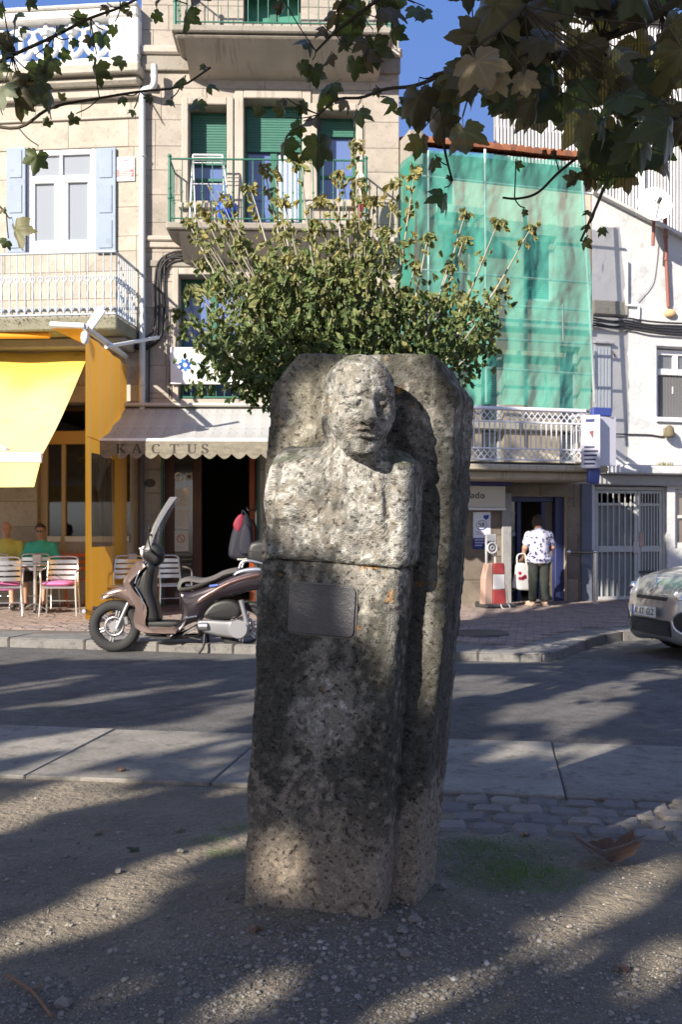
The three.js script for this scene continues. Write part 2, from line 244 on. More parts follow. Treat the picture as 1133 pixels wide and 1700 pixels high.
// kerb stones along the far side
{
  const k = thing('kerb', 'long pale concrete kerb edging the far pavement', 'kerb'); k.userData.kind = 'structure'; delete k.userData.category; delete k.userData.label;
  let n = 0;
  for (let i = 0; i < KERB.length - 1; i++) {
    const [x0, z0] = KERB[i], [x1, z1] = KERB[i + 1], L = Math.hypot(x1 - x0, z1 - z0), m = Math.max(1, Math.round(L / 0.98)), ang = Math.atan2(-(z1 - z0), x1 - x0);
    for (let j = 0; j < m; j++) {
      const t = (j + 0.5) / m, x = lerp(x0, x1, t), z = lerp(z0, z1, t), nx = Math.sin(ang), nz = Math.cos(ang), W = i < 2 ? 0.86 : i < 4 ? 0.7 : 0.5;
      if (x < -7 || x > 8) continue;
      const y = pavY(x - nx * 0.3, z - nz * 0.3) - 0.008;
      const b = part('kerb_stone', cbox(L / m - 0.008, 0.3, W, 0.018), kerbM[n++ % 3], k); b.position.set(x - nx * W / 2, y - 0.148, z - nz * W / 2); b.rotation.y = ang; b.rotation.z = (R0() - 0.5) * 0.004;
    }
  }
}
// brick pavers of the far pavement: the ones that show largest one by one, the rest in one piece
{
  const P = thing('paving', '', ''); P.userData.kind = 'structure';
  const geos = [0, 1, 2].map((i) => boxUV(cbox(0.205, 0.06, 0.1, 0.006), [i * 1.3, i * 0.7])), list = [];
  const inside = (x, z) => { let c = false; for (let i = 0, j = KERB2.length - 1; i < KERB2.length; j = i++) { const [xi, zi] = KERB2[i], [xj, zj] = KERB2[j]; if ((zi > z) !== (zj > z) && x < (xj - xi) * (z - zi) / (zj - zi) + xi) c = !c; } return c; };
  const off = (i) => { const a = KERB[Math.max(0, i - 1)], b = KERB[Math.min(KERB.length - 1, i + 1)], L = Math.hypot(b[0] - a[0], b[1] - a[1]); const nx = -(b[1] - a[1]) / L, nz = (b[0] - a[0]) / L, W = i < 3 ? 0.94 : i < 5 ? 0.76 : 0.56; return [KERB[i][0] - nx * W, KERB[i][1] - nz * W]; };
  const KERB2 = [...KERB.map((_, i) => off(i)), [16, -24], [-14, -24]];
  const A = 11 * Math.PI / 180, ca = Math.cos(A), sa = Math.sin(A);
  for (let j = -20; j < 90; j++) for (let i = -40; i < 40; i++) {
    const s = (i + (j % 2 ? 0.5 : 0)) * 0.213, t = -j * 0.108, x = s * ca - t * sa * -1 * -1, z = -11 + s * sa + t * ca;
    const d = -z, px = CX + x / d * F, py = HY + (EYE - pavY(x, z)) / d * F;
    if (px < -60 || px > 1200 || z < -19.2 || !inside(x, z)) continue;
    if (px > 445 && px < 745 && py > 950) continue;           // behind the statue and not seen
    list.push([x, z, d]);
  }
  list.sort((a, b) => a[2] - b[2]);
  const rest = new G();
  list.forEach(([x, z], n) => {
    const y = pavY(x, z) - 0.03 + (R0() - 0.5) * 0.006, rx = (R0() - 0.5) * 0.012, rz = (R0() - 0.5) * 0.012;
    if (n < 300) { const b = mesh('paver', geos[n % 3], paverM[Math.floor(R0() * 3)], P); b.position.set(x, y, z); b.rotation.set(rx, -A, rz); }
    else rest.add(new THREE.BoxGeometry(0.205, 0.06, 0.1), mx(x, y, z, 0, -A, 0));
  });
  if (rest.l.length) { const r = rest.build('paver_field', paverM[0], P); r.userData.kind = 'stuff'; }
}
// concrete slabs along the near edge of the road, then rows of granite setts
{
  const P = thing('near_pavement', '', ''); P.userData.kind = 'structure'; delete P.userData.label;
  const slab = (s0, s1, t0, t1, i) => { const c = sx2w((s0 + s1) / 2, (t0 + t1) / 2); const b = part('slab', cbox(s1 - s0 - 0.007, 0.12, t1 - t0 - 0.01, 0.008), concreteM[i % 3], P); b.position.set(c[0], -0.046 + (R0() - 0.5) * 0.005, c[2]); b.rotation.set((R0() - 0.5) * 0.006, -STREET_A, (R0() - 0.5) * 0.006); };
  const cuts = [-8.5, -6.9, -5.3, -3.75, -2.78, -1.62, -0.52, 0.55, 1.42, 3.1, 4.8, 6.5, 8.2];
  cuts.slice(0, -1).forEach((s, i) => slab(s, cuts[i + 1], 0.0, 1.42, i));
  const gs = [0, 1, 2, 3].map((i) => { const g = cbox(0.17, 0.14, 0.15, 0.022), p = g.attributes.position, r = rng(50 + i), seen = new Map(); for (let q = 0; q < p.count; q++) { const key = [p.getX(q), p.getY(q), p.getZ(q)].map((v) => v.toFixed(4)).join(); if (!seen.has(key)) seen.set(key, [0, 1, 2].map(() => (r() - 0.5) * 0.016)); const o = seen.get(key); p.setXYZ(q, p.getX(q) + o[0], p.getY(q) + o[1] * 0.6, p.getZ(q) + o[2]); } g.computeVertexNormals(); return boxUV(g, [i * 0.37, i * 0.61]); });
  let n = 0;
  for (let j = 0; j < 4; j++) for (let i = -26; i < 30; i++) {
    const s = i * 0.186 + (j % 2) * 0.09 + (R0() - 0.5) * 0.02, t = 1.51 + j * 0.168 + (R0() - 0.5) * 0.012, c = sx2w(s, t), px = CX + c[0] / -c[2] * F;
    if (px < -90 || px > 1230 || (px > 425 && px < 735) || n > 290) continue;
    const buried = s < 0.3 ? 0.018 + 0.034 * fbm3(s * 2, 1, t * 3, 3) + 0.006 : 0.012 * fbm3(s * 2, 1, t * 3, 3);
    const b = mesh('sett', gs[n % 4], settM[Math.floor(R0() * 3)], P); b.position.set(c[0], -0.055 - buried + (R0() - 0.5) * 0.008, c[2]); b.rotation.set((R0() - 0.5) * 0.06, -STREET_A + (R0() - 0.5) * 0.07, (R0() - 0.5) * 0.06); n++;
  }
}
// manhole cover in the far pavement
{
  const c = ground(797, 1049, 0.15), t = thing('manhole_cover', 'dark oval manhole cover set in the brick pavement behind the statue', 'manhole cover', [c.x, pavY(c.x, c.z) + 0.004, c.z]);
  new G().cyl(0, 0, 0, 0.33, 0.33, 0.02, 28).build('cover', M([0.05, 0.05, 0.052], { roughness: 0.6, metalness: 0.3 }), t);
  new G().add(new THREE.TorusGeometry(0.35, 0.02, 6, 30), mx(0, 0, 0, Math.PI / 2)).build('rim', M([0.09, 0.085, 0.08], { roughness: 0.7 }), t);
}
// ---------------------------------------------------------------- the carved stone
const grainT = rep(T.stone, 0.35);
const lichenT = tex(1024, (u, v) => {
  const g = 0.74 + 0.42 * (pn2(u * 340, v * 340, 340, 4) - 0.5) + 0.4 * (pf(u, v, 60, 3, 8) - 0.5);
  const spot = sstep(0.60, 0.70, pf(u, v, 34, 3, 44)), dark = sstep(0.62, 0.72, pf(u, v, 52, 3, 66));
  const fl = sstep(0.66, 0.72, pf(u, v, 80, 2, 74)); return clamp(g * 0.95 + 0.36 * spot + 0.24 * fl - 0.46 * dark, 0.10, 1);
});
const stoneBump = tex(1024, (u, v) => 0.5 * pf(u, v, 40, 4, 15) + 0.3 * pn2(u * 220, v * 220, 220, 5) + 0.2 * sstep(0.6, 0.72, pf(u, v, 34, 3, 44)), false);
const statueM = M([1, 1, 1], { vertexColors: true, map: rep(lichenT, 0.62), bumpMap: rep(stoneBump, 0.62), bumpScale: 0.007, roughness: 0.97 });
const STAT = thing('stone_bust_pillar', 'tall lichen covered stone pillar carved with a bald head and chest, with plaque', 'statue', [-0.112, 0, -3.70], [0, -18 * Math.PI / 180, -0.056]);
function statueColor(x, y, z, ny, nz, kind) {
  const n1 = fbm3(x * 13, y * 13, z * 13, 5), n2 = fbm3(x * 38 + 40, y * 38, z * 38, 3), n3 = fbm3(x * 5 + 9, y * 4, z * 5, 5), n4 = fbm3(x * 46, y * 46 + 7, z * 46, 2);
  let c = [0.25, 0.23, 0.195];                                            // granite
  const low = sstep(0.75, 0.15, y); c = c.map((v, i) => lerp(v, [0.30, 0.245, 0.185][i], low * 0.8));
  const mix = (d, k) => { c = c.map((v, i) => lerp(v, d[i], clamp(k))); };
  const up = kind === 'bust' ? 0.2 : y > 1.3 ? 0.05 : y > 1.0 ? -0.05 : -0.16;
  mix([0.45, 0.445, 0.415], 0.85 * sstep(0.53 - up * 0.5, 0.64 - up * 0.42, n1 * 0.55 + n2 * 0.5) * (1 - low));   // pale lichen crust
  mix([0.54, 0.535, 0.50], 0.9 * sstep(0.585, 0.64, n4 * 0.5 + n2 * 0.5) * sstep(0.3, 0.9, y));
  const darkSlab = kind === 'slab' ? 0.24 * sstep(0.12, 0.3, x) * sstep(1.85, 1.6, y) * sstep(0.35, 0.7, y) + (y > 1.9 && x > 0.1 ? 0.08 : 0) : 0;
  const allDark = kind === 'bust' ? 0.0 : 0.035 * sstep(0.45, 0.7, y); const leftDark = allDark + (kind === 'shaft' ? 0.16 * sstep(0.0, -0.22, x) * sstep(0.5, 0.8, y) : 0);
  mix([0.045, 0.045, 0.036], 0.84 * sstep(0.545 - darkSlab - leftDark, 0.66 - darkSlab - leftDark, n3 * 0.58 + n2 * 0.5) * sstep(0.12, 0.5, y) * (kind === 'bust' ? 0.75 : 1));   // black algae
  mix([0.06, 0.075, 0.03], 0.75 * sstep(0.5, 0.8, ny) * sstep(0.42, 0.6, n1));                                    // moss on ledges
  mix([0.42, 0.20, 0.03], 0.85 * sstep(0.865, 0.895, vn3(x * 17 + 3, y * 17 + 8, z * 17) * 0.8 + 0.25 * n2) * sstep(0.6, 0.9, y));       // orange lichen
  if (kind === 'slab' && y > 1.55 && x < 0) mix([0.36, 0.33, 0.24], 0.5);
  const run = fbm3(x * 20, y * 1.6 + 3, z * 20, 3); mix([0.05, 0.048, 0.04], 0.55 * sstep(0.56, 0.72, run) * sstep(0.2, 0.6, y)); mix([0.40, 0.39, 0.35], 0.3 * sstep(0.56, 0.7, 1 - run) * sstep(0.3, 0.8, y));
  const s = (kind === 'bust' ? 0.74 : 0.80) + 0.36 * n4; return c.map((v) => v * s);
}
function carve(name, f, lo, hi, h, rough, kind) {
  const g = isoMesh(f, lo, hi, h), p = g.attributes.position, n = g.attributes.normal;
  for (let i = 0; i < p.count; i++) {
    const x = p.getX(i), y = p.getY(i), z = p.getZ(i), d = rough * ((fbm3(x * 22, y * 22, z * 22, 3) - 0.5) * 1.0 + (fbm3(x * 70, y * 70, z * 70, 2) - 0.5) * 0.55 - 1.2 * sstep(0.70, 0.85, fbm3(x * 15 + 5, y * 15, z * 15, 2)));
    p.setXYZ(i, x + n.getX(i) * d, y + n.getY(i) * d, z + n.getZ(i) * d);
  }
  g.computeVertexNormals();
  const col = new Float32Array(p.count * 3), uv = new Float32Array(p.count * 2);
  for (let i = 0; i < p.count; i++) { const x = p.getX(i), y = p.getY(i), z = p.getZ(i); col.set(statueColor(x, y, z, n.getY(i), n.getZ(i), kind), 3 * i); if (kind === 'bust') { uv[2 * i] = Math.atan2(x - 0.04, z + 0.26) * 0.30; uv[2 * i + 1] = y + (y > 1.75 ? 0 : z * 0.3); } else { uv[2 * i] = x - z * 0.92; uv[2 * i + 1] = y + z * 0.35; } }
  g.setAttribute('color', new THREE.BufferAttribute(col, 3)); g.setAttribute('uv', new THREE.BufferAttribute(uv, 2)); g.userData.keepUV = true;
  return part(name, g, statueM, STAT);
}
const wob = (x, y, z, a, f) => a * (fbm3(x * f + 3, y * f, z * f, 2) - 0.5);
// back slab: chamfered top corners, rough sides
const slabF = (x, y, z) => {
  const tp = 0.05 * sstep(1.3, 0.0, y); let d = rbox(x, y, z, 0.03 - tp * 0.5, 0.94, -0.335, 0.37 - tp * 0.5, 1.135, 0.165, 0.016);
  const cr = 0.78; d = smax(d, ((x - 0.03) * cr + (y - 2.075) * 0.626) - (0.37 * cr - 0.084), 0.012);
  d = smax(d, (-(x - 0.03) * cr + (y - 2.075) * 0.626) - (0.37 * cr - 0.088), 0.012);
  return d + wob(x, y, z, 0.02, 5);
};
carve('back_slab', slabF, [-0.5, -0.12, -0.62], [0.56, 2.2, -0.08], 0.008, 0.012, 'slab');
const shaftF = (x, y, z) => {
  const hw = 0.262 + 0.006 * sstep(0, 1.2, y) + wob(x * 0.2, y, z, 0.02, 6); let d = rbox(x, y, z, 0.0, 0.56, -0.14, hw, 0.735, 0.145, 0.022);
  d = smax(d, x * 0.75 + z * 0.66 - 0.185 - wob(1, y, 4, 0.05, 7), 0.02);
  return d + wob(x, y, z, 0.014, 5);
};
carve('shaft', shaftF, [-0.36, -0.12, -0.36], [0.36, 1.36, 0.06], 0.0075, 0.011, 'shaft');
// chest and head
const HC = [0.092, 1.850, 0.03], HYAW = 31 * Math.PI / 180, hc = Math.cos(HYAW), hs = Math.sin(HYAW);
function headF(x, y, z) {
  const wx = (x - HC[0]) / 0.98, wy = (y - HC[1]) / 0.98, wz = (z - HC[2]) / 0.98, X = wx * hc - wz * hs, Y = wy + 0.02 * 0, Z = wx * hs + wz * hc, AX = Math.abs(X);
  let d = ellN(X, Y, Z, 0, 0.035, -0.015, 0.128, 0.150, 0.150);
  d = smin(d, ellN(X, Y, Z, 0, -0.06, 0.035, 0.098, 0.125, 0.098), 0.05);        // jaw
  d = smin(d, ellN(AX, Y, Z, 0.058, -0.045, 0.085, 0.045, 0.05, 0.04), 0.03);    // cheek
  d = smin(d, ellN(X, Y, Z, 0, -0.148, 0.098, 0.042, 0.032, 0.032), 0.03);       // chin
  d = smin(d, cap(AX, Y, Z, [0.012, 0.047, 0.128], [0.085, 0.038, 0.092], 0.020, 0.014), 0.012);   // brow
  d = smax(d, -ellN(AX, Y, Z, 0.046, 0.006, 0.142, 0.037, 0.029, 0.042), 0.010);   // eye hollow
  d = smin(d, ellN(AX, Y, Z, 0.047, 0.008, 0.104, 0.026, 0.017, 0.020), 0.006);    // eyeball
  d = smin(d, cap(AX, Y, Z, [0.03, 0.024, 0.116], [0.068, 0.018, 0.106], 0.007, 0.006), 0.006);   // upper lid
  d = smin(d, cap(X, Y, Z, [0, 0.035, 0.124], [0, -0.052, 0.168], 0.017, 0.025), 0.008);  // nose
  d = smin(d, ellN(AX, Y, Z, 0.02, -0.057, 0.138, 0.014, 0.012, 0.016), 0.01);
  d = smax(d, -ellN(AX, Y, Z, 0.010, -0.072, 0.150, 0.006, 0.006, 0.010), 0.006);
  d = smin(d, ellN(X, Y, Z, 0, -0.088, 0.128, 0.040, 0.011, 0.022), 0.007);       // lips
  d = smin(d, ellN(X, Y, Z, 0, -0.111, 0.124, 0.035, 0.012, 0.022), 0.007);
  d = smax(d, -cap(AX, Y, Z, [0, -0.097, 0.148], [0.038, -0.101, 0.128], 0.006, 0.004), 0.005);
  d = smin(d, cap(AX, Y, Z, [0.042, -0.035, 0.115], [0.05, -0.11, 0.10], 0.012, 0.012), 0.03);
  d = smin(d, ellN(AX, Y, Z, 0.122, -0.01, -0.01, 0.016, 0.04, 0.026), 0.014);     // ear
  d = smin(d, smax(ellN(X, Y, Z, 0, 0.04, -0.02, 0.133, 0.152, 0.155), 0.085 - Y + Z * 0.3, 0.012), 0.012);   // cap of hair
  return d * 0.98;
}
const bustF = (x, y, z) => {
  let d = rbox(x, y, z, 0.02, 1.49, -0.10, 0.270, 0.195, 0.125, 0.035);
  d = smax(d, (y - 1.69) + 0.18 * Math.max(0, Math.abs(x - 0.06) - 0.08) + 0.25 * (z + 0.02), 0.03);
  d = smin(d, ellN(Math.abs(x), y, z, 0.15, 1.515, 0.0, 0.105, 0.10, 0.055), 0.05);
  d = smin(d, ellN(x, y, z, 0.03, 1.43, 0.0, 0.10, 0.09, 0.05), 0.05);
  d = smax(d, -cap(x, y, z, [-0.27, 1.405, 0.045], [-0.10, 1.425, 0.05], 0.016, 0.012), 0.03);
  d = smax(d, -cap(x, y, z, [0.205, 1.66, 0.03], [0.232, 1.32, 0.035], 0.012, 0.010), 0.03);
  d = smax(d, -cap(x, y, z, [-0.205, 1.62, 0.035], [-0.235, 1.42, 0.038], 0.010, 0.008), 0.03);
  d = smax(d, -cap(x, y, z, [0.03, 1.62, 0.06], [0.02, 1.50, 0.07], 0.018, 0.012), 0.04);
  d = smin(d, cap(x, y, z, [0.06, 1.62, -0.06], [0.085, 1.76, -0.04], 0.098, 0.088), 0.05);
  d = smin(d, cap(x, y, z, [-0.2, 1.66, -0.10], [0.2, 1.655, -0.10], 0.055, 0.055), 0.05);
  d = smin(d, headF(x, y, z), 0.022);
  d = smin(d, ellN(x, y, z, 0.03, 1.84, -0.13, 0.13, 0.17, 0.11), 0.05);         // head runs back into the slab
  return d + wob(x, y, z, 0.008, 8);
};
carve('bust', bustF, [-0.38, 1.24, -0.30], [0.42, 2.12, 0.26], 0.0046, 0.0046, 'bust');
{
  const s = new THREE.Shape(); const w = 0.121, h = 0.087, r = 0.022; s.moveTo(-w + r, -h); s.lineTo(w - r, -h); s.quadraticCurveTo(w, -h, w, -h + r); s.lineTo(w, h - r); s.quadraticCurveTo(w, h, w - r, h); s.lineTo(-w + r, h); s.quadraticCurveTo(-w, h, -w, h - r); s.lineTo(-w, -h + r); s.quadraticCurveTo(-w, -h, -w + r, -h);
  const pl = part('plaque', new THREE.ExtrudeGeometry(s, { depth: 0.012, bevelEnabled: true, bevelSize: 0.003, bevelThickness: 0.003, bevelSegments: 2, curveSegments: 6 }), M([0.10, 0.10, 0.108], { map: rep(T.metal, 0.3), bumpMap: rep(T.rough, 0.12), bumpScale: 0.0012, roughness: 0.48, metalness: 0.55 }), STAT);
  pl.position.set(-0.012, 1.125, 0.004); pl.rotation.x = -0.01; pl.userData.label = 'dark worn metal plaque';
  const s2 = new THREE.Shape(s.getPoints(6).map((p) => new THREE.Vector2(p.x * 1.055, p.y * 1.07))); s2.holes.push(new THREE.Path(s.getPoints(6).map((p) => new THREE.Vector2(p.x * 1.02, p.y * 1.02))));
  const fr = part('plaque_rim', new THREE.ExtrudeGeometry(s2, { depth: 0.008, bevelEnabled: true, bevelSize: 0.003, bevelThickness: 0.003, bevelSegments: 2, curveSegments: 6 }), M([0.2, 0.195, 0.18], { map: grainT, bumpMap: rep(T.rough, 0.1), bumpScale: 0.003, roughness: 0.95 }), STAT);
  fr.position.set(-0.012, 1.125, 0.0);
}
// ---------------------------------------------------------------- building tools
const glassM = M([0.62, 0.68, 0.75], { phys: 1, transmission: 1, thickness: 0, roughness: 0.03, ior: 1.5 });
const whitePaint = M([0.74, 0.76, 0.78], { roughness: 0.45 });
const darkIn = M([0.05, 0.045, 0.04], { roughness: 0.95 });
function subtract(r, h) {                      // rectangle minus rectangle
  if (h[0] >= r[1] || h[1] <= r[0] || h[2] >= r[3] || h[3] <= r[2]) return [r];
  const o = []; const y0 = Math.max(r[2], h[2]), y1 = Math.min(r[3], h[3]);
  if (h[2] > r[2]) o.push([r[0], r[1], r[2], h[2]]); if (h[3] < r[3]) o.push([r[0], r[1], h[3], r[3]]);
  if (h[0] > r[0]) o.push([r[0], h[0], y0, y1]); if (h[1] < r[1]) o.push([h[1], r[1], y0, y1]);
  return o;
}
const blockGeo = new Map();
function ashlar(parent, name, area, holes, rows, len, mats, seed, proud = 0.02, joint = 0.007, z = 0) {
  const r = rng(seed); let v = area[2], k = 0;
  const hs = holes.map((h) => [h[0] - joint / 2, h[1] + joint / 2, h[2] - joint / 2, h[3] + joint / 2]);
  while (v < area[3] - 0.05) {
    let h = rows * (0.85 + 0.3 * r()); if (area[3] - v - h < rows * 0.5) h = area[3] - v;
    let u = area[0] - r() * len;
    while (u < area[1] - 0.02) {
      const L = len * (0.7 + 0.6 * r()); let rs = [[Math.max(u, area[0]), Math.min(u + L, area[1]), v, v + h]]; u += L;
      for (const q of hs) rs = rs.flatMap((x) => subtract(x, q));
      for (const [a, b, c, d] of rs) {
        const w = b - a - joint, hh = d - c - joint; if (w < 0.03 || hh < 0.03) continue;
        const g = boxUV(cbox(w, hh, 0.06, 0.006), [r() * 5, r() * 5]);
        const m = mesh(name, g, mats[Math.floor(r() * mats.length)], parent); m.position.set((a + b) / 2, (c + d) / 2, z - 0.03 + proud + (r() - 0.5) * 0.004); k++;
      }
    }
    v += h;
  }
  return k;
}
function wallWith(parent, name, pts, holes, mat, depth = 0.4, z0 = null) { const g = poly(pts, depth, 0, z0 === null ? -depth : z0, holes.map(([a, b, c, d]) => [[a, c], [a, d], [b, d], [b, c]])); return part(name, g, mat, parent); }
const hole = (F_, x0, y0, x1, y1) => { const r = F_.rect(x0, y0, x1, y1); return [r.u0, r.u1, r.v0, r.v1]; };
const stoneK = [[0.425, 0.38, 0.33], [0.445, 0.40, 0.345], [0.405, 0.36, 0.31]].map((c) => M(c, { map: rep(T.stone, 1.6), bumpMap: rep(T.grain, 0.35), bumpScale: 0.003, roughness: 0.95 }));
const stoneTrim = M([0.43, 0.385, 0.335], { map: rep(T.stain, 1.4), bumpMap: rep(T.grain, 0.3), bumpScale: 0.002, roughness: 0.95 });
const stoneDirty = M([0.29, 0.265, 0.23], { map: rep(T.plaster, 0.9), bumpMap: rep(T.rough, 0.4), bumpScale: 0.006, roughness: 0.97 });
const mortar = M([0.37, 0.33, 0.285], { map: rep(T.stone, 1), roughness: 1 });
const greenM = M([0.022, 0.125, 0.085], { roughness: 0.5 });
const greenShut = M([0.035, 0.155, 0.115], { roughness: 0.55, map: rep(T.metal, 0.8) });
const blueGlass = M([0.10, 0.15, 0.33], { phys: 1, roughness: 0.06, clearcoat: 1, clearcoatRoughness: 0.03 });
function turnedRail(p, bar, n, x0, x1, y0, y1, z, mat, knob) {   // upright bars between two heights
  const l = new G().cyl(0, 0, 0, 0.008, 0.008, y1 - y0, 8); if (knob) for (const k of knob) l.ball(0, (k - 0.5) * (y1 - y0), 0, 0.018, 1, 1.3, 1, 8); const g = l.geo();
  for (let i = 0; i < n; i++) { const m = mesh(bar, g, mat, p); m.position.set(lerp(x0, x1, n === 1 ? 0 : i / (n - 1)), (y0 + y1) / 2, z); }
}

// ================================================================ the stone house with green shutters
const FK = new Facade(235, 17.0, 1.6);
{
  const K = FK.thing('stone_house', 'pale stone house with green shutters and balcony rails in the middle of the row', 'house', 0, 0, 0);
  const U = FK.u(663), top = 10.6, base = 0.16;
  const h3a = hole(FK, 313, 175, 377, 333), h3c = hole(FK, 405, 165, 502, 372), h3b = hole(FK, 527, 185, 592, 331), h4 = hole(FK, 405, -110, 500, 40), h4a = hole(FK, 300, -110, 372, 0), h4b = hole(FK, 530, -110, 600, 0), h1 = hole(FK, 297, 457, 406, 662), h1b = hole(FK, 505, 457, 612, 662), hd = [FK.u(271), FK.u(428), base, FK.uv(350, 742)[1]];
  const holes = [h3a, h3c, h3b, h4, h4a, h4b, h1, h1b, hd];
  wallWith(K, 'wall', [[0, 0], [U, 0], [U, top], [0, top]], [...holes.slice(0, -1), [hd[0], hd[1], 0.02, hd[3]]], mortar, 0.4, -0.41);
  ashlar(K, 'stone_block', [0, U, base, top], holes, 0.46, 0.95, stoneK, 5, 0.012, 0.004);
  new G().span(0, U, 0.02, top, -8, -7.9).span(0, 0.1, 0.02, top, -8, -0.42).span(U - 0.1, U, 0.02, top, -8, -0.42).span(0, U, top - 0.1, top, -8, -0.42).build('house_shell', stoneK[0], K);
  for (const y of [3.9, 6.75]) new G().span(0.1, U - 0.1, y - 0.1, y, -7.9, -0.45).build('floor', darkIn, K);
  // mouldings
  const mould = (n, u0, u1, v0, v1, z, m = stoneTrim, b = 0.012) => new G().span(u0, u1, v0, v1, 0.013, z, b).build(n, m, K);
  const vF = FK.uv(450, 122)[1], vF2 = FK.uv(450, 97)[1];
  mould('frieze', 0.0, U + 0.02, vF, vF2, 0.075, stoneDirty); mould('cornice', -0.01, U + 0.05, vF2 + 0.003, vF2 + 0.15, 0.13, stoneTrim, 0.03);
  const s1 = FK.uv(260, 412)[1]; mould('string_course', 0, U, s1, s1 + 0.1, 0.05, stoneTrim); mould('string_course', 0, U, s1 + 0.103, s1 + 0.19, 0.085, stoneTrim, 0.02);
  const sur = (h, w, cap_) => { for (const s of [[h[0] - w, h[0]], [h[1], h[1] + w]]) mould('window_surround', s[0], s[1], h[2] - 0.06, h[3] + cap_, 0.045, stoneTrim); mould('lintel', h[0], h[1], h[3], h[3] + cap_, 0.05, stoneTrim); };
  sur(h3a, 0.11, 0.12); sur(h3c, 0.15, 0.14); sur(h3b, 0.11, 0.12); sur(h1, 0.10, 0.10); sur(h1b, 0.10, 0.10);
  for (const h of [h3a, h3b]) mould('window_sill', h[0] - 0.16, h[1] + 0.16, h[2] - 0.15, h[2] - 0.062, 0.10, stoneTrim);
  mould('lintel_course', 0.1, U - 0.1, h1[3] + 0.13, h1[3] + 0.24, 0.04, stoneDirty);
  // windows: roller shutter with slats, frame, panes
  const win = (h, drop, o = {}) => {
    const [a, b, c, d] = h, z = -0.33, w = part(o.door ? 'balcony_door' : 'window', new G().span(a, a + 0.055, c, d, z - 0.03, z + 0.03, 0.006).span(b - 0.055, b, c, d, z - 0.03, z + 0.03, 0.006).span(a + 0.057, b - 0.057, d - 0.06, d, z - 0.03, z + 0.03, 0.006).span(a + 0.057, b - 0.057, c, c + 0.07, z - 0.03, z + 0.03, 0.006).geo(), greenM, K);
    const sv = lerp(d, c, drop), sl = new G(), n = Math.max(2, Math.round((d - sv) / 0.048));
    for (let i = 0; i < n; i++) { const y = lerp(sv, d - 0.06, (i + 0.5) / n), hh = (d - 0.06 - sv) / n; sl.box((a + b) / 2, y, z + 0.05, b - a - 0.06, hh * 0.9, 0.014, 0.004); }
    const s = sl.build('roller_shutter', greenShut, w); new G().span(a + 0.03, b - 0.03, sv - 0.03, sv, z + 0.035, z + 0.068, 0.004).build('shutter_rail', greenM, w);
    new G().span(a + 0.056, b - 0.056, c + 0.07, sv + 0.05, z - 0.012, z - 0.004).build('pane', o.glass || blueGlass, w);
    if (o.mid) new G().span((a + b) / 2 - 0.06, (a + b) / 2 + 0.06, c + 0.07, sv, z - 0.003, z + 0.034, 0.006).build('stile', greenM, w);
    if (o.bar) new G().span(a + 0.056, b - 0.056, c + o.bar, c + o.bar + 0.05, z - 0.003, z + 0.03, 0.004).build('glazing_bar', greenM, w);
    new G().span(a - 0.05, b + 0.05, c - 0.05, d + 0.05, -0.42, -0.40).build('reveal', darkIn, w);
    return w;
  };
  win(h3a, 0.55, { bar: 0.42 });
  const wc = win(h3c, 0.36, { mid: true, door: true });
  const cg = sheet(1, 1, 24, 1, (x, y) => [lerp((h3c[0] + h3c[1]) / 2 + 0.08, h3c[1] - 0.07, x), lerp(h3c[2] + 0.07, lerp(h3c[3], h3c[2], 0.38), y), -0.328 + 0.010 * Math.sin(x * 22 + 3 * x * x)]);
  part('curtain', cg, M([0.50, 0.58, 0.62], { roughness: 0.8, side: THREE.DoubleSide }), wc);
  win(h3b, 0.20, { bar: 0.45 });
  win(h4, 0.02, { mid: true, door: true, glass: M([0.035, 0.2, 0.14], { roughness: 0.5 }) });
  win(h4a, 0.8); win(h4b, 0.8);
  const wl = win(h1, 0.10, { mid: true, bar: 0.5 }); win(h1b, 0.10, { mid: true, bar: 0.5 });
  for (const h of [h1, h1b]) { const g = part('window_grille', new G().span(h[0], h[1], h[2] + 0.02, h[2] + 0.045, -0.06, -0.035).span(h[0], h[1], h[2] + 0.75, h[2] + 0.775, -0.06, -0.035).geo(), greenM, K); turnedRail(g, 'bar', 8, h[0] + 0.06, h[1] - 0.06, h[2] + 0.045, h[2] + 0.75, -0.047, greenM); }
  // doorway
  const wood = M([0.085, 0.028, 0.014], { map: rep(T.wood, 0.7), roughness: 0.5 }), redWood = M([0.40, 0.085, 0.02], { map: rep(T.wood, 0.7), roughness: 0.5 });
  {
    const [a, b, , d] = hd, y0 = base, z = -0.2, L = FK.u(318), L1 = FK.u(333), R1 = FK.u(413);
    const df = part('door_frame', new G().span(a, a + 0.16, y0, d, z - 0.05, z + 0.05, 0.01).span(b - 0.05, b, y0, d, z - 0.05, z + 0.05, 0.01).span(L, L1, y0, d - 0.12, z - 0.05, z + 0.05, 0.01).span(a + 0.162, b - 0.052, d - 0.12, d, z - 0.05, z + 0.05, 0.01).geo(), wood, K);
    new G().span(a + 0.16, L, y0, d - 0.12, z - 0.01, z + 0.0).build('side_panel', M([0.03, 0.032, 0.03], { phys: 1, roughness: 0.12, clearcoat: 1 }), df);
    new G().span(R1, b - 0.052, y0, d - 0.122, z - 0.75, z + 0.05, 0.008).build('door_leaf', redWood, df).userData.label = 'red wooden door leaf standing open';
    new G().ball(R1 - 0.03, 1.42, z - 0.1, 0.03).cyl(R1 - 0.02, 1.42, z - 0.1, 0.012, 0.012, 0.06, 8, 0, 0, Math.PI / 2).build('door_handle', M([0.8, 0.78, 0.7], { metalness: 1, roughness: 0.25 }), df);
    new G().span(a - 0.035, a, y0, d, -0.1, 0.03).span(b, b + 0.035, y0, d, -0.1, 0.03).build('door_edging', greenM, K);
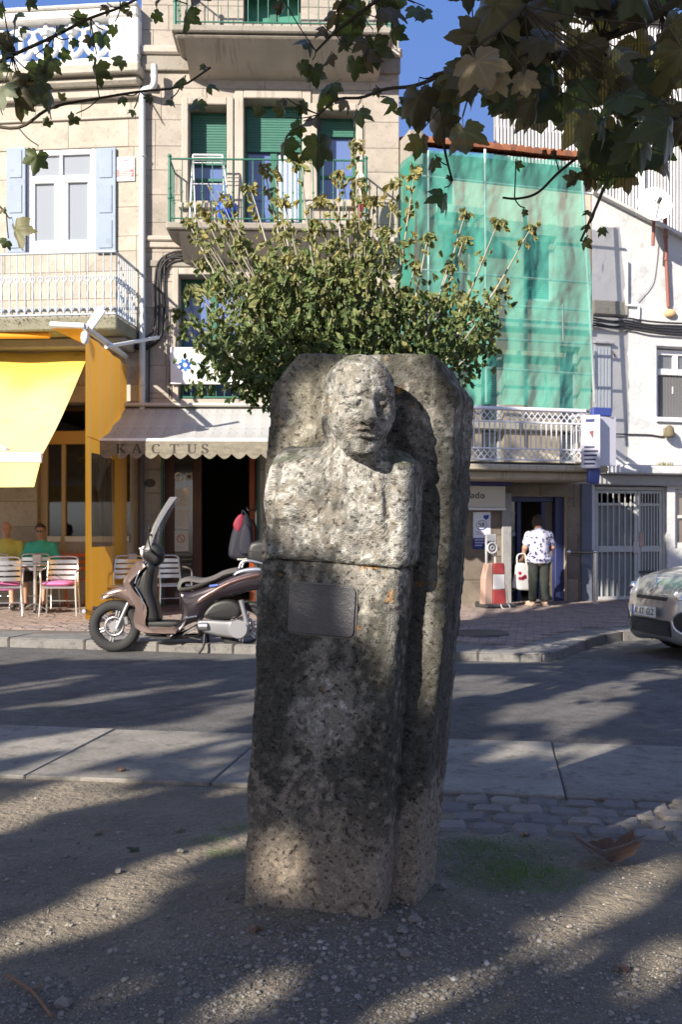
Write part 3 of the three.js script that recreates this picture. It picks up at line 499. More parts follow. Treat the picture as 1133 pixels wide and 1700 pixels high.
    // papers and dial behind the glass
    const pm = M([0.62, 0.61, 0.57], { roughness: 0.8 });
    [[290, 811, 314, 843], [290, 845, 313, 878], [288, 881, 313, 915]].forEach(([x0, y0_, x1, y1], i) => {
      const r = FK.rect(x0, y0_, x1, y1, z), t = canvasTex(128, 170, (c) => { c.fillStyle = '#dcd8cd'; c.fillRect(0, 0, 128, 170); c.strokeStyle = '#a9a49a'; c.lineWidth = 2; for (let k = 0; k < (i === 2 ? 3 : 12); k++) { c.beginPath(); c.moveTo(16, (i === 2 ? 128 : 20) + k * 11); c.lineTo(60 + ((k * 37) % 52), (i === 2 ? 128 : 20) + k * 11); c.stroke(); } if (i === 2) { c.strokeStyle = '#b4513c'; c.lineWidth = 7; c.beginPath(); c.arc(64, 66, 32, 0, 7); c.moveTo(42, 44); c.lineTo(86, 88); c.stroke(); } });
      const s = FK.thing('paper_notice', ['topmost of three white papers on the dark door panel', 'middle one of three white papers on the dark door panel', 'lowest white paper on the door panel, with red round mark'][i], 'notice', r.uc, r.vc, z + 0.006);
      part('sheet', uvFit(new THREE.BoxGeometry(r.W, r.H, 0.004).toNonIndexed(), -r.W / 2, r.W / 2, -r.H / 2, r.H / 2), M([0.85, 0.85, 0.85], { map: t, roughness: 0.8 }), s);
    });
    const q = FK.rect(289, 784, 304, 799, z), o = FK.thing('round_dial', 'small white ring on the dark door panel above the papers', 'dial', q.uc, q.vc, z + 0.015); new G().add(new THREE.TorusGeometry(0.06, 0.018, 8, 24)).build('ring', M([0.6, 0.58, 0.5]), o);
    const q2 = FK.rect(308, 785, 320, 797, z), o2 = FK.thing('small_plate', 'small square cream plate beside the white ring on the door panel', 'plate', q2.uc, q2.vc, z + 0.012); new G().box(0, 0, 0, 0.12, 0.12, 0.012, 0.003).build('plate', M([0.5, 0.48, 0.4]), o2); new G().box(0, -0.005, 0.0075, 0.06, 0.06, 0.004).build('emblem', M([0.08, 0.08, 0.08]), o2);
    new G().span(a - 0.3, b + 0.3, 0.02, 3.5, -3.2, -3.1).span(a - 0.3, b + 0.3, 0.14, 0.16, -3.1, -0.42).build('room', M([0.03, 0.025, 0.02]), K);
  }
  { const q = FK.rect(240, 792, 258, 812); const o = FK.thing('oval_plaque', 'small dark oval plate on the stone pier left of the doorway', 'plate', q.uc, q.vc, 0.028); new G().cyl(0, 0, 0, 0.09, 0.085, 0.02, 24, Math.PI / 2).build('plate', M([0.07, 0.06, 0.05], { roughness: 0.5, metalness: 0.4 }), o).scale.y = 0.75; }

  // balconies with green rails
  const balcony = (name, label, px0, px1, pyTop, pyFloor, pySlab, W, nb, spanTopY) => {
    const l = FK.rect(px0, pyTop, px1, pyFloor, W), sl = FK.uv((px0 + px1) / 2, pySlab, W)[1], u0 = l.u0, u1 = l.u1, vf = l.v0, vt = l.v1;
    const B = FK.thing(name, label, 'balcony', (u0 + u1) / 2, vf, 0); const h = (u1 - u0) / 2, H = vt - vf;
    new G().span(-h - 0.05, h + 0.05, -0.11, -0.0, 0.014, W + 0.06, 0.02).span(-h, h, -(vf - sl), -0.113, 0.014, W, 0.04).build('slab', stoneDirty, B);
    new G().add(poly([[-W * 0.98, 0], [0, 0], [0, -0.32], [-W * 0.3, -0.26], [-W * 0.75, -0.1]], 2 * h - 0.3, 0), mx(-h + 0.15, -(vf - sl) - 0.003, 0.014, 0, Math.PI / 2, 0)).build('corbel', stoneTrim, B);
    const rail = part('railing', new G().tube([[-h, H, 0.02], [-h, H, W - 0.03]], 0.016).tube([[-h, H, W - 0.03], [h, H, W - 0.03]], 0.017).tube([[h, H, W - 0.03], [h, H, 0.02]], 0.016)
      .tube([[-h, 0.08, 0.02], [-h, 0.08, W - 0.03]], 0.012).tube([[-h, 0.08, W - 0.03], [h, 0.08, W - 0.03]], 0.013).tube([[h, 0.08, W - 0.03], [h, 0.08, 0.02]], 0.012).geo(), greenM, B);
    for (const s of [-1, 1]) { const p = new G().cyl(0, 0, 0, 0.026, 0.026, H + 0.03, 10); p.ball(0, H / 2 + 0.04, 0, 0.036).ball(0, -H * 0.1, 0, 0.036, 1, 1.4, 1).ball(0, H * 0.05, 0, 0.032, 1, 1.6, 1); const m = p.build('post', greenM, rail); m.position.set(s * h, H / 2, W - 0.03); }
    turnedRail(rail, 'bar', nb, -h + 0.2, h - 0.2, 0.08, H, W - 0.03, greenM, [0.45]);
    const sb = new G().cyl(0, 0, 0, 0.008, 0.008, H - 0.08, 8).ball(0, -0.05, 0, 0.018, 1, 1.3, 1, 8).geo();
    for (const s of [-1, 1]) for (let i = 0; i < 4; i++) { const m = mesh('bar', sb, greenM, rail); m.position.set(s * h, (H + 0.08) / 2, lerp(0.12, W - 0.18, i / 3)); }
    return B;
  };
  balcony('balcony', 'lower stone balcony with green rail and tall plants in front', 281, 608, 264, 371, 386, 0.72, 18);
  balcony('balcony', 'upper stone balcony with green rail cut off by the top edge', 290, 650, -62, 45, 64, 0.80, 20);
  // things on the lower balcony
  {
    const d = FK.uv(345, 371, 0.35), t = FK.thing('clothes_rack', 'white folding clothes rack standing on the balcony behind the green rail', 'clothes rack', d[0], d[1] + 0.0, 0.34); const wm = M([0.7, 0.71, 0.73], { roughness: 0.4 });
    for (const [sx, r] of [[-1, 0.06], [1, 0.10]]) new G().tube([[sx * 0.28, 0, 0.16], [sx * 0.24, 1.12, 0]], 0.014).tube([[sx * 0.28 + r, 0, -0.2], [sx * 0.24, 1.12, 0]], 0.012).build('leg', wm, t);
    for (let i = 0; i < 5; i++) { const y = 1.12 - i * 0.05 * (i ? 1 : 0) - (i === 4 ? 0.3 : 0), k = 0.24 + (1.12 - y) * 0.035; new G().tube([[-k, y, i * 0.02], [k, y, i * 0.02]], i ? 0.007 : 0.016).build('bar', wm, t); }
    const e = FK.uv(377, 362, 0.45), bag = FK.thing('blue_bag', 'bright blue plastic bag on the balcony floor beside the clothes rack', 'bag', e[0], d[1], 0.45);
    const bg = new THREE.SphereGeometry(0.17, 20, 14), p = bg.attributes.position; for (let i = 0; i < p.count; i++) { const x = p.getX(i), y = p.getY(i), z = p.getZ(i), k = 1 + 0.25 * (fbm3(x * 12, y * 12, z * 12, 2) - 0.5) - 0.45 * sstep(0.05, 0.17, y); p.setXYZ(i, x * k, (y + 0.17) * 1.15, z * k); } bg.computeVertexNormals();
    part('body', bg, M([0.02, 0.09, 0.55], { roughness: 0.35 }), bag); new G().tube([[-0.03, 0.34, 0], [-0.06, 0.42, 0.02], [-0.01, 0.43, 0]], 0.018).tube([[0.03, 0.34, 0], [0.07, 0.41, -0.02], [0.02, 0.42, 0]], 0.018).build('knot', M([0.02, 0.09, 0.55], { roughness: 0.35 }), bag);
    const f = FK.uv(598, 362, 0.5), w = FK.thing('white_bag', 'white and red bag hanging inside the right end of the green rail', 'bag', f[0], d[1] + 0.42, 0.5);
    part('body', poly(smooth([[-0.09, 0], [0.08, -0.02], [0.07, 0.3], [0.02, 0.36], [-0.06, 0.3]], 4), 0.09, 0.03), M([0.78, 0.76, 0.74]), w); part('red_end', poly(smooth([[-0.05, -0.4], [0.0, -0.42], [0.05, -0.05], [-0.02, 0.02]], 4), 0.05, 0.02), M([0.5, 0.03, 0.04]), w);
  }
  // the banner
  {
    const r = FK.rect(283, 578, 436, 637, 0.1), t = FK.thing('white_banner', 'white banner with blue swirl logo fixed across the lower window', 'banner', r.uc, r.vc, 0.1);
    const ct = canvasTex(768, 296, (c) => {
      c.fillStyle = '#f1f0f2'; c.fillRect(0, 0, 768, 296); c.save(); c.translate(122, 142);
      for (let i = 0; i < 7; i++) { c.rotate(Math.PI * 2 / 7); c.fillStyle = ['#1b4fa0', '#2f74c6', '#173f86'][i % 3]; c.beginPath(); c.moveTo(14, -8); c.quadraticCurveTo(34, -40, 58, -16); c.quadraticCurveTo(48, 6, 22, 12); c.fill(); } c.restore();
      c.fillStyle = '#7f9cc4'; c.font = '92px sans-serif'; c.fillText('Es', 212, 160); c.font = '40px sans-serif'; c.fillText('k', 330, 180); c.fillStyle = '#35a4d8'; c.beginPath(); c.moveTo(560, 190); c.lineTo(600, 92); c.lineTo(626, 92); c.lineTo(592, 190); c.fill();
    });
    const g = sheet(1, 1, 20, 6, (x, y) => [lerp(-r.W / 2, r.W / 2, x), lerp(-r.H / 2, r.H / 2, y), 0.012 * Math.sin(x * 7 + y * 2)]); part('cloth', g, M([0.86, 0.86, 0.88], { map: ct, roughness: 0.7, side: THREE.DoubleSide }), t);
    new G().tube([[-r.W / 2, r.H / 2, 0], [r.W / 2, r.H / 2, 0]], 0.012).tube([[-r.W / 2, -r.H / 2, 0], [r.W / 2, -r.H / 2, 0]], 0.012).build('rod', M([0.6, 0.6, 0.6]), t);
  }
  // the striped grey awning with lettering
  {
    const Wp = 1.95, a = FK.uv(196, 676, 0.05), fr = FK.rect(166, 733, 640, 733, Wp), u0 = fr.u0, u1 = fr.u1, vf = fr.v0, vt = a[1], t = FK.thing('grey_awning', 'grey striped awning with dark capital letters on its scalloped edge above the doorway', 'awning', u0, vf, 0);
    const L = u1 - u0, ub = a[0] - u0, cl = [[0.42, 0.425, 0.415], [0.385, 0.39, 0.38]].map((c) => M(c, { map: rep(T.plaster, 1.3), roughness: 0.9, side: THREE.DoubleSide }));
    const n = 34; for (let i = 0; i < n; i++) { const f0 = i / n, f1 = (i + 1) / n; part('canopy_strip', sheet(0.14, 2.1, 1, 8, (x, y) => { const f = lerp(f0, f1, x); return [lerp(f * L, ub + f * (L - ub * 0.6), y), lerp(0.01, vt - vf, y) - 0.05 * Math.sin(Math.PI * y), lerp(Wp, 0.06, y)]; }), cl[i % 2], t); }
    const sc = 0.215, drop = 0.185, nn = Math.floor(L / sc), pts = [[0, 0], [0, -drop]]; for (let i = 0; i < nn; i++) for (let k = 1; k <= 8; k++) pts.push([(i + k / 8) * sc, -drop - 0.075 * Math.sin(Math.PI * k / 8) * 1]); pts.push([nn * sc, 0]);
    const ct = canvasTex(2048, 140, (c, w, h) => { c.fillStyle = '#8b887d'; c.fillRect(0, 0, w, h); const r = rng(4); for (let i = 0; i < 900; i++) { c.fillStyle = r() > 0.5 ? 'rgba(90,84,72,0.10)' : 'rgba(190,182,166,0.10)'; c.beginPath(); c.ellipse(r() * w, r() * h, 6 + 40 * r(), 4 + 14 * r(), 0, 0, 7); c.fill(); } c.fillStyle = '#474240'; c.font = 'bold 104px serif'; const px = (p) => (FK.u(p, Wp) - u0) / L * w; [...'KACTUS'].forEach((s, i) => c.fillText(s, px([199, 226, 258, 289, 317, 341][i]) - 30, 98)); });
    const vg = poly(pts, 0.006, 0, Wp + 0.045); part('valance', uvFit(vg.toNonIndexed ? vg : vg, 0, L, -0.26, 0), M([0.72, 0.7, 0.66], { map: ct, roughness: 0.9 }), t);
    new G().tube([[-0.02, 0.01, Wp + 0.01], [L, 0.01, Wp + 0.01]], 0.032, 10).build('front_bar', whitePaint, t);
    new G().span(ub - 0.1, L + 0.1, vt - vf, vt - vf + 0.06, 0.014, 0.2, 0.02).build('case', M([0.46, 0.44, 0.40], { roughness: 0.6 }), t);
    for (const k of [0.05, 0.97]) new G().tube([[L * k + 0.15, vt - vf - 0.3, 0.03], [L * k, -0.02, Wp]], 0.016).build('arm', whitePaint, t);
  }
  // cables and downpipe
  {
    const c = FK.thing('wall_cables', 'bundle of black cables running down and along the stone wall beside the window', 'cables', 0, 0, 0), cm = M([0.018, 0.018, 0.02], { roughness: 0.7 });
    const path = (pts, r, w = 0.05) => new G().tube(pts.map(([x, y, k]) => { const q = FK.uv(x, y, (k || 0) + w); return [q[0], q[1], (k || 0) + w]; }), r, 6).build('cable', cm, c);
    path([[340, 428], [300, 424], [272, 430], [264, 452], [262, 540], [258, 566], [236, 575], [200, 568]], 0.022); path([[330, 420], [290, 418], [264, 434], [257, 470], [255, 545], [244, 560], [205, 562]], 0.018); path([[345, 436], [290, 434], [276, 446], [273, 520], [266, 562], [240, 580], [210, 574]], 0.016); path([[322, 433], [284, 428], [268, 444], [268, 556], [246, 572], [215, 577]], 0.02, 0.08); path([[274, 425], [273, 455]], 0.02, 0.07);
    path([[352, 440], [420, 437], [520, 440], [660, 436]], 0.016); path([[352, 430], [470, 428], [660, 429]], 0.014); path([[283, 600], [281, 660]], 0.012); path([[248, 560], [247, 668]], 0.014, 0.06); path([[232, 140], [262, 190], [270, 205]], 0.006);
  }
}
// ================================================================ the house on the left with white balustrades
const FL = new Facade(236, 17.0, -6);
{
  const stoneL = [[0.47, 0.425, 0.36], [0.49, 0.445, 0.375], [0.45, 0.405, 0.345]].map((c) => M(c, { map: rep(T.stone, 1.9), bumpMap: rep(T.grain, 0.4), bumpScale: 0.002, roughness: 0.95 }));
  const H = FL.thing('white_balustrade_house', 'pale stone house with white balustrades and yellow shop awning at the left', 'house', 0, 0, 0);
  const U = -8.2, top = FL.uv(120, 150)[1], base = 0.16;
  const hw = hole(FL, 43, 248, 158, 420), hs = [FL.u(62), FL.u(222), base, FL.uv(140, 668)[1]], hw2 = [-6.6, -5.4, hw[2], hw[3]];
  wallWith(H, 'wall', [[U, 0], [0, 0], [0, top], [U, top]], [hw, hw2, [hs[0], hs[1], 0.02, hs[3]]], mortar, 0.4, -0.41);
  ashlar(H, 'stone_block', [U, 0, base, top], [hw, hw2, hs, [FL.u(-12), FL.u(205), FL.uv(90, 560)[1], FL.uv(90, 524)[1]]], 0.5, 1.1, stoneL, 15, 0.012, 0.004);
  new G().span(U, 0, 0.02, top, -8, -7.9).span(U, U + 0.1, 0.02, top, -8, -0.42).span(-0.1, 0, 0.02, top, -8, -0.42).span(U, 0, top - 0.1, top, -8, -0.42).build('house_shell', stoneL[0], H);
  const yIn = M([0.42, 0.24, 0.04], { roughness: 0.8 }), brownIn = M([0.09, 0.05, 0.025], { roughness: 0.8 });
  new G().span(hs[0] - 0.4, hs[1] + 0.1, 0.02, 4, -4, -3.9).build('shop_back_wall', brownIn, H); new G().span(hs[0] - 0.4, hs[1] + 0.1, 3.5, 3.56, -3.9, -0.43).build('shop_ceiling', brownIn, H); new G().span(hs[0] - 0.4, hs[1] + 0.1, 0.13, 0.16, -3.9, -0.43).build('shop_floor', brownIn, H);
  { // shop front
    const f = part('shop_front', new G().span(hs[0], hs[0] + 0.13, base, hs[3], -0.2, -0.1, 0.01).span(hs[1] - 0.1, hs[1], base, hs[3], -0.2, -0.1, 0.01).geo(), M([0.36, 0.29, 0.19], { roughness: 0.6 }), H);
    const v = (y) => FL.uv(110, y, -0.15)[1], fm = M([0.42, 0.31, 0.16], { roughness: 0.5 });
    new G().span(hs[0] + 0.13, hs[1] - 0.1, v(738), v(716), -0.2, -0.08, 0.01).build('transom', M([0.50, 0.31, 0.08], { roughness: 0.6 }), f);
    const mu = FL.u(107, -0.15); new G().span(mu - 0.04, mu + 0.03, base, v(738), -0.19, -0.1, 0.008).build('mullion', fm, f);
    new G().span(hs[0] + 0.13, mu - 0.04, v(900), v(890), -0.2, -0.06, 0.01).span(mu + 0.03, hs[1] - 0.1, v(900), v(890), -0.2, -0.06, 0.01).build('sill', M([0.62, 0.6, 0.55]), f);
    new G().span(hs[0] + 0.13, mu - 0.04, base, v(900) - 0.002, -0.18, -0.11).span(mu + 0.03, hs[1] - 0.1, base, v(900) - 0.002, -0.18, -0.11).build('stall_riser', stoneL[0], f);
    new G().span(hs[0] + 0.13, mu - 0.04, v(890), v(738), -0.158, -0.15).build('pane', glassM, f); new G().span(mu + 0.03, hs[1] - 0.1, v(890), v(738), -0.158, -0.15).build('pane', glassM, f);
    new G().span(hs[0] + 0.13, hs[1] - 0.1, v(760), v(745), -1.6, -1.5).build('counter_band', yIn, f);
  }
  { // the french window with blue shutters
    const [a, b, c, d] = hw, z = -0.06, w = part('window', new G().span(a, a + 0.09, c, d, z - 0.05, z + 0.05, 0.01).span(b - 0.09, b, c, d, z - 0.05, z + 0.05, 0.01).span(a + 0.092, b - 0.092, d - 0.09, d, z - 0.05, z + 0.05, 0.01).span(a + 0.092, b - 0.092, c, c + 0.22, z - 0.04, z + 0.04, 0.01).geo(), whitePaint, H);
    const tv = FL.uv(100, 303)[1], tv1 = FL.uv(100, 291)[1], m = (a + b) / 2, paneM = M([0.24, 0.265, 0.30], { phys: 1, roughness: 0.12, clearcoat: 1, clearcoatRoughness: 0.03 });
    new G().span(a + 0.092, b - 0.092, tv, tv1, z - 0.04, z + 0.055, 0.01).build('transom', whitePaint, w);
    new G().span(m - 0.07, m + 0.07, c + 0.22, tv, z - 0.04, z + 0.05, 0.012).build('stile', whitePaint, w); new G().span(m - 0.025, m + 0.025, tv1, d - 0.09, z - 0.04, z + 0.04, 0.008).build('stile', whitePaint, w);
    for (const [p, q] of [[a + 0.092, m - 0.07], [m + 0.07, b - 0.092]]) { new G().span(p, p + 0.05, c + 0.22, tv, z - 0.03, z + 0.035, 0.008).span(q - 0.05, q, c + 0.22, tv, z - 0.03, z + 0.035, 0.008).build('casement', whitePaint, w); new G().span(p + 0.05, q - 0.05, c + 0.22, tv, z - 0.01, z).build('pane', paneM, w); }
    new G().span(a + 0.092, m - 0.025, tv1, d - 0.09, z - 0.01, z).build('pane', paneM, w); new G().span(m + 0.025, b - 0.092, tv1, d - 0.09, z - 0.01, z).build('pane', paneM, w);
    new G().span(a - 0.05, b + 0.05, c - 0.05, d + 0.05, -0.42, -0.40).build('reveal', darkIn, w);
    const blue = M([0.215, 0.275, 0.37], { map: rep(T.plaster, 1.2), roughness: 0.6 });
    for (const [x0, x1] of [[10, 42], [159, 192]]) { const r = FL.rect(x0, 245, x1, 420, 0.06), s = part('shutter', new G().span(r.u0, r.u1, r.v0, r.v1, 0.03, 0.065, 0.008).geo(), blue, H); const k = r.H / 3; for (let i = 0; i < 3; i++) new G().span(r.u0 + 0.06, r.u1 - 0.06, r.v0 + 0.08 + i * k, r.v0 + k - 0.04 + i * k, 0.066, 0.078, 0.01).build('panel', blue, s); }
  }
  { // cornice, pierced parapet
    const vc = FL.uv(236, 118)[1], mo = M([0.40, 0.37, 0.32], { map: rep(T.plaster, 0.8), bumpMap: rep(T.rough, 0.4), bumpScale: 0.006, roughness: 0.97 });
    new G().span(U, 0.0, vc - 0.46, vc - 0.30, 0.014, 0.12, 0.02).build('frieze', stoneTrim, H); new G().span(U, 0.02, vc - 0.295, vc - 0.16, 0.014, 0.25, 0.05).build('cornice', mo, H); new G().span(U, 0.05, vc - 0.157, vc, -0.3, 0.36, 0.02).build('cornice', mo, H);
    new G().span(U, -0.02, vc - 0.78, vc - 0.73, 0.014, 0.05, 0.01).build('string_course', stoneTrim, H);
    const P = part('parapet', new G().span(U, -0.01, vc + 0.003, vc + 0.16, 0.0, 0.22, 0.02).span(U, -0.01, vc + 0.80, vc + 0.97, -0.02, 0.25, 0.03).span(U, -0.01, vc + 0.973, vc + 1.03, -0.04, 0.28, 0.02).geo(), M([0.70, 0.69, 0.67], { map: rep(T.plaster, 1.2), roughness: 0.9 }), H);
    new G().span(-0.5, -0.0, vc + 0.163, vc + 0.797, 0.0, 0.23, 0.02).build('parapet_pier', whitePaint, P);
    const unit = new G(), y0 = 0.163, y1 = 0.797, hh = y1 - y0, R = 0.185;
    unit.add(new THREE.TorusGeometry(R, 0.045, 8, 26, Math.PI * 1.12), mx(0, 0.27, 0, 0, 0, Math.PI * 0.94)).box(0, hh / 2, 0, 0.075, hh, 0.09, 0.02).box(0, hh - 0.10, 0, 0.30, 0.07, 0.08, 0.02).cyl(0, hh - 0.16, 0, 0.08, 0.12, 0.07, 12).ball(-R, 0.34, 0, 0.065).ball(R, 0.34, 0, 0.065).tube([[-R, 0.34, 0], [-0.2, 0.5, 0], [-0.13, hh - 0.1, 0]], 0.03).tube([[R, 0.34, 0], [0.2, 0.5, 0], [0.13, hh - 0.1, 0]], 0.03);
    const ug = unit.geo(); for (let i = 0; i < 18; i++) { const u = -0.74 - i * 0.435; if (u < U) break; const m = mesh('pierced_ornament', ug, whitePaint, P); m.position.set(u, vc + y0, 0.11); }
    new G().span(-8.2, -3.42, vc + 1.033, vc + 1.55, -1.6, -0.9, 0.02).build('chimney', M([0.7, 0.68, 0.64], { map: rep(T.plaster, 0.8) }), H);
  }
  { // balcony with cast balusters
    const W = 1.1, r = FL.rect(-30, 416, 190, 526, W), u1 = r.u1, u0 = -7.4, vt = FL.uv(150, 416, W)[1], vb = FL.uv(150, 526, W)[1], vs = FL.uv(150, 548, W)[1];
    const B = FL.thing('balcony', 'balcony with white cast balusters under the blue shutters', 'balcony', u1, vb, 0), h = vt - vb, L = u1 - u0;
    const mossy = M([0.22, 0.215, 0.16], { map: rep(T.plaster, 0.5), bumpMap: rep(T.rough, 0.3), bumpScale: 0.012, roughness: 1 });
    new G().span(-L, 0.05, -(vb - vs), -0.002, 0.014, W + 0.06, 0.02).build('slab', mossy, B); new G().span(-L, 0.0, -(vb - vs) - 0.18, -(vb - vs) - 0.003, 0.014, W * 0.55, 0.03).build('corbel', stoneDirty, B);
    const wm = M([0.36, 0.42, 0.50], { roughness: 0.5 }), rail = part('railing', new G().span(-L, 0.02, h - 0.035, h, W - 0.05, W + 0.0, 0.01).span(-0.03, 0.02, h - 0.035, h, 0.02, W - 0.052, 0.01).span(-L, 0.02, 0.035, 0.06, W - 0.045, W - 0.005, 0.005).span(-0.025, 0.015, 0.035, 0.06, 0.02, W - 0.052, 0.005).geo(), wm, B);
    const hb = h - 0.095, bl = new G().add(lathe([[0.008, 0], [0.016, 0.02], [0.024, 0.06], [0.012, 0.1], [0.009, 0.2], [0.02, 0.3], [0.014, 0.36], [0.009, 0.42], [0.018, 0.47], [0.009, 0.52], [0.009, hb]].map(([a, b]) => [a, b]), 8)).add(new THREE.TorusGeometry(0.042, 0.011, 6, 16), mx(0, hb * 0.585, 0)).add(new THREE.TorusGeometry(0.032, 0.009, 6, 14), mx(0, hb * 0.09, 0)).geo();
    for (let i = 0; i < 33; i++) { const m = mesh('baluster', bl, wm, rail); m.position.set(-0.06 - i * 0.127, 0.06, W - 0.025); }
    for (let i = 0; i < 9; i++) { const m = mesh('baluster', bl, wm, rail); m.position.set(-0.005, 0.06, 0.08 + i * 0.113); m.rotation.y = Math.PI / 2; }
    // weeds along the slab edge
    const wr = rng(77), wg = new G(); for (let i = 0; i < 260; i++) { const x = -wr() * 4.2, ln = 0.04 + wr() * 0.12, g = new THREE.ConeGeometry(0.006, ln, 3); wg.add(g, mx(x, -0.02 - (wr() * 0.1), W + 0.06 + wr() * 0.02, 0.9 + wr() * 1.5, 0, (wr() - 0.5) * 1.4)); }
    const ws = FL.thing('weeds', 'thin line of dry weeds along the edge of the white balcony', 'weeds', u1, vb, 0); ws.userData.kind = 'stuff'; wg.build('weed_blades', M([0.13, 0.12, 0.05]), ws);
  }
  { // red and white sign on the wall
    const r = FL.rect(194, 261, 224, 301, 0.02), t = FL.thing('wall_sign', 'small white sign with red block beside the blue shutter', 'sign', r.uc, r.vc, 0.03);
    const ct = canvasTex(192, 256, (c) => { c.fillStyle = '#f2efed'; c.fillRect(0, 0, 192, 256); c.fillStyle = '#c8303a'; c.fillRect(74, 26, 48, 18); c.fillRect(6, 132, 180, 86); c.fillStyle = '#f0d9d4'; for (let i = 0; i < 4; i++) { c.fillRect(22, 144 + i * 19, 120 + (i * 31) % 40, 8); } });
    part('panel', uvFit(cbox(r.W, r.H, 0.014, 0.003), -r.W / 2, r.W / 2, -r.H / 2, r.H / 2), M([0.85, 0.85, 0.85], { map: ct, roughness: 0.5 }), t);
  }
  { // light downpipe between the two houses
    const t = FL.thing('downpipe', 'pale grey rain pipe running down between the two stone houses', 'pipe', 0, 0, 0), pm = M([0.52, 0.55, 0.57], { roughness: 0.5 }), a = FL.uv(236, 165, 0.1), b = FL.uv(234, 735, 0.1), e = FL.uv(254, 108, 0.2);
    new G().cyl(a[0], (a[1] + b[1]) / 2, 0.1, 0.052, 0.052, a[1] - b[1], 14).build('pipe', pm, t); new G().tube([[e[0] + 0.02, e[1], 0.2], [e[0], e[1] - 0.35, 0.2], [a[0] + 0.02, a[1] + 0.12, 0.12], [a[0], a[1] - 0.05, 0.1]], 0.056, 12, 24).build('bend', pm, t);
    const low = FL.uv(232, 1000, 0.1)[1]; new G().cyl(b[0], (b[1] + low) / 2, 0.1, 0.05, 0.05, b[1] - low, 14).build('pipe', M([0.10, 0.10, 0.10], { roughness: 0.6 }), t);
    for (const y of [260, 460, 640]) { const q = FL.uv(236, y, 0.1); new G().add(new THREE.TorusGeometry(0.058, 0.01, 6, 18), mx(a[0], q[1], 0.1, Math.PI / 2)).build('clip', pm, t); }
  }
}
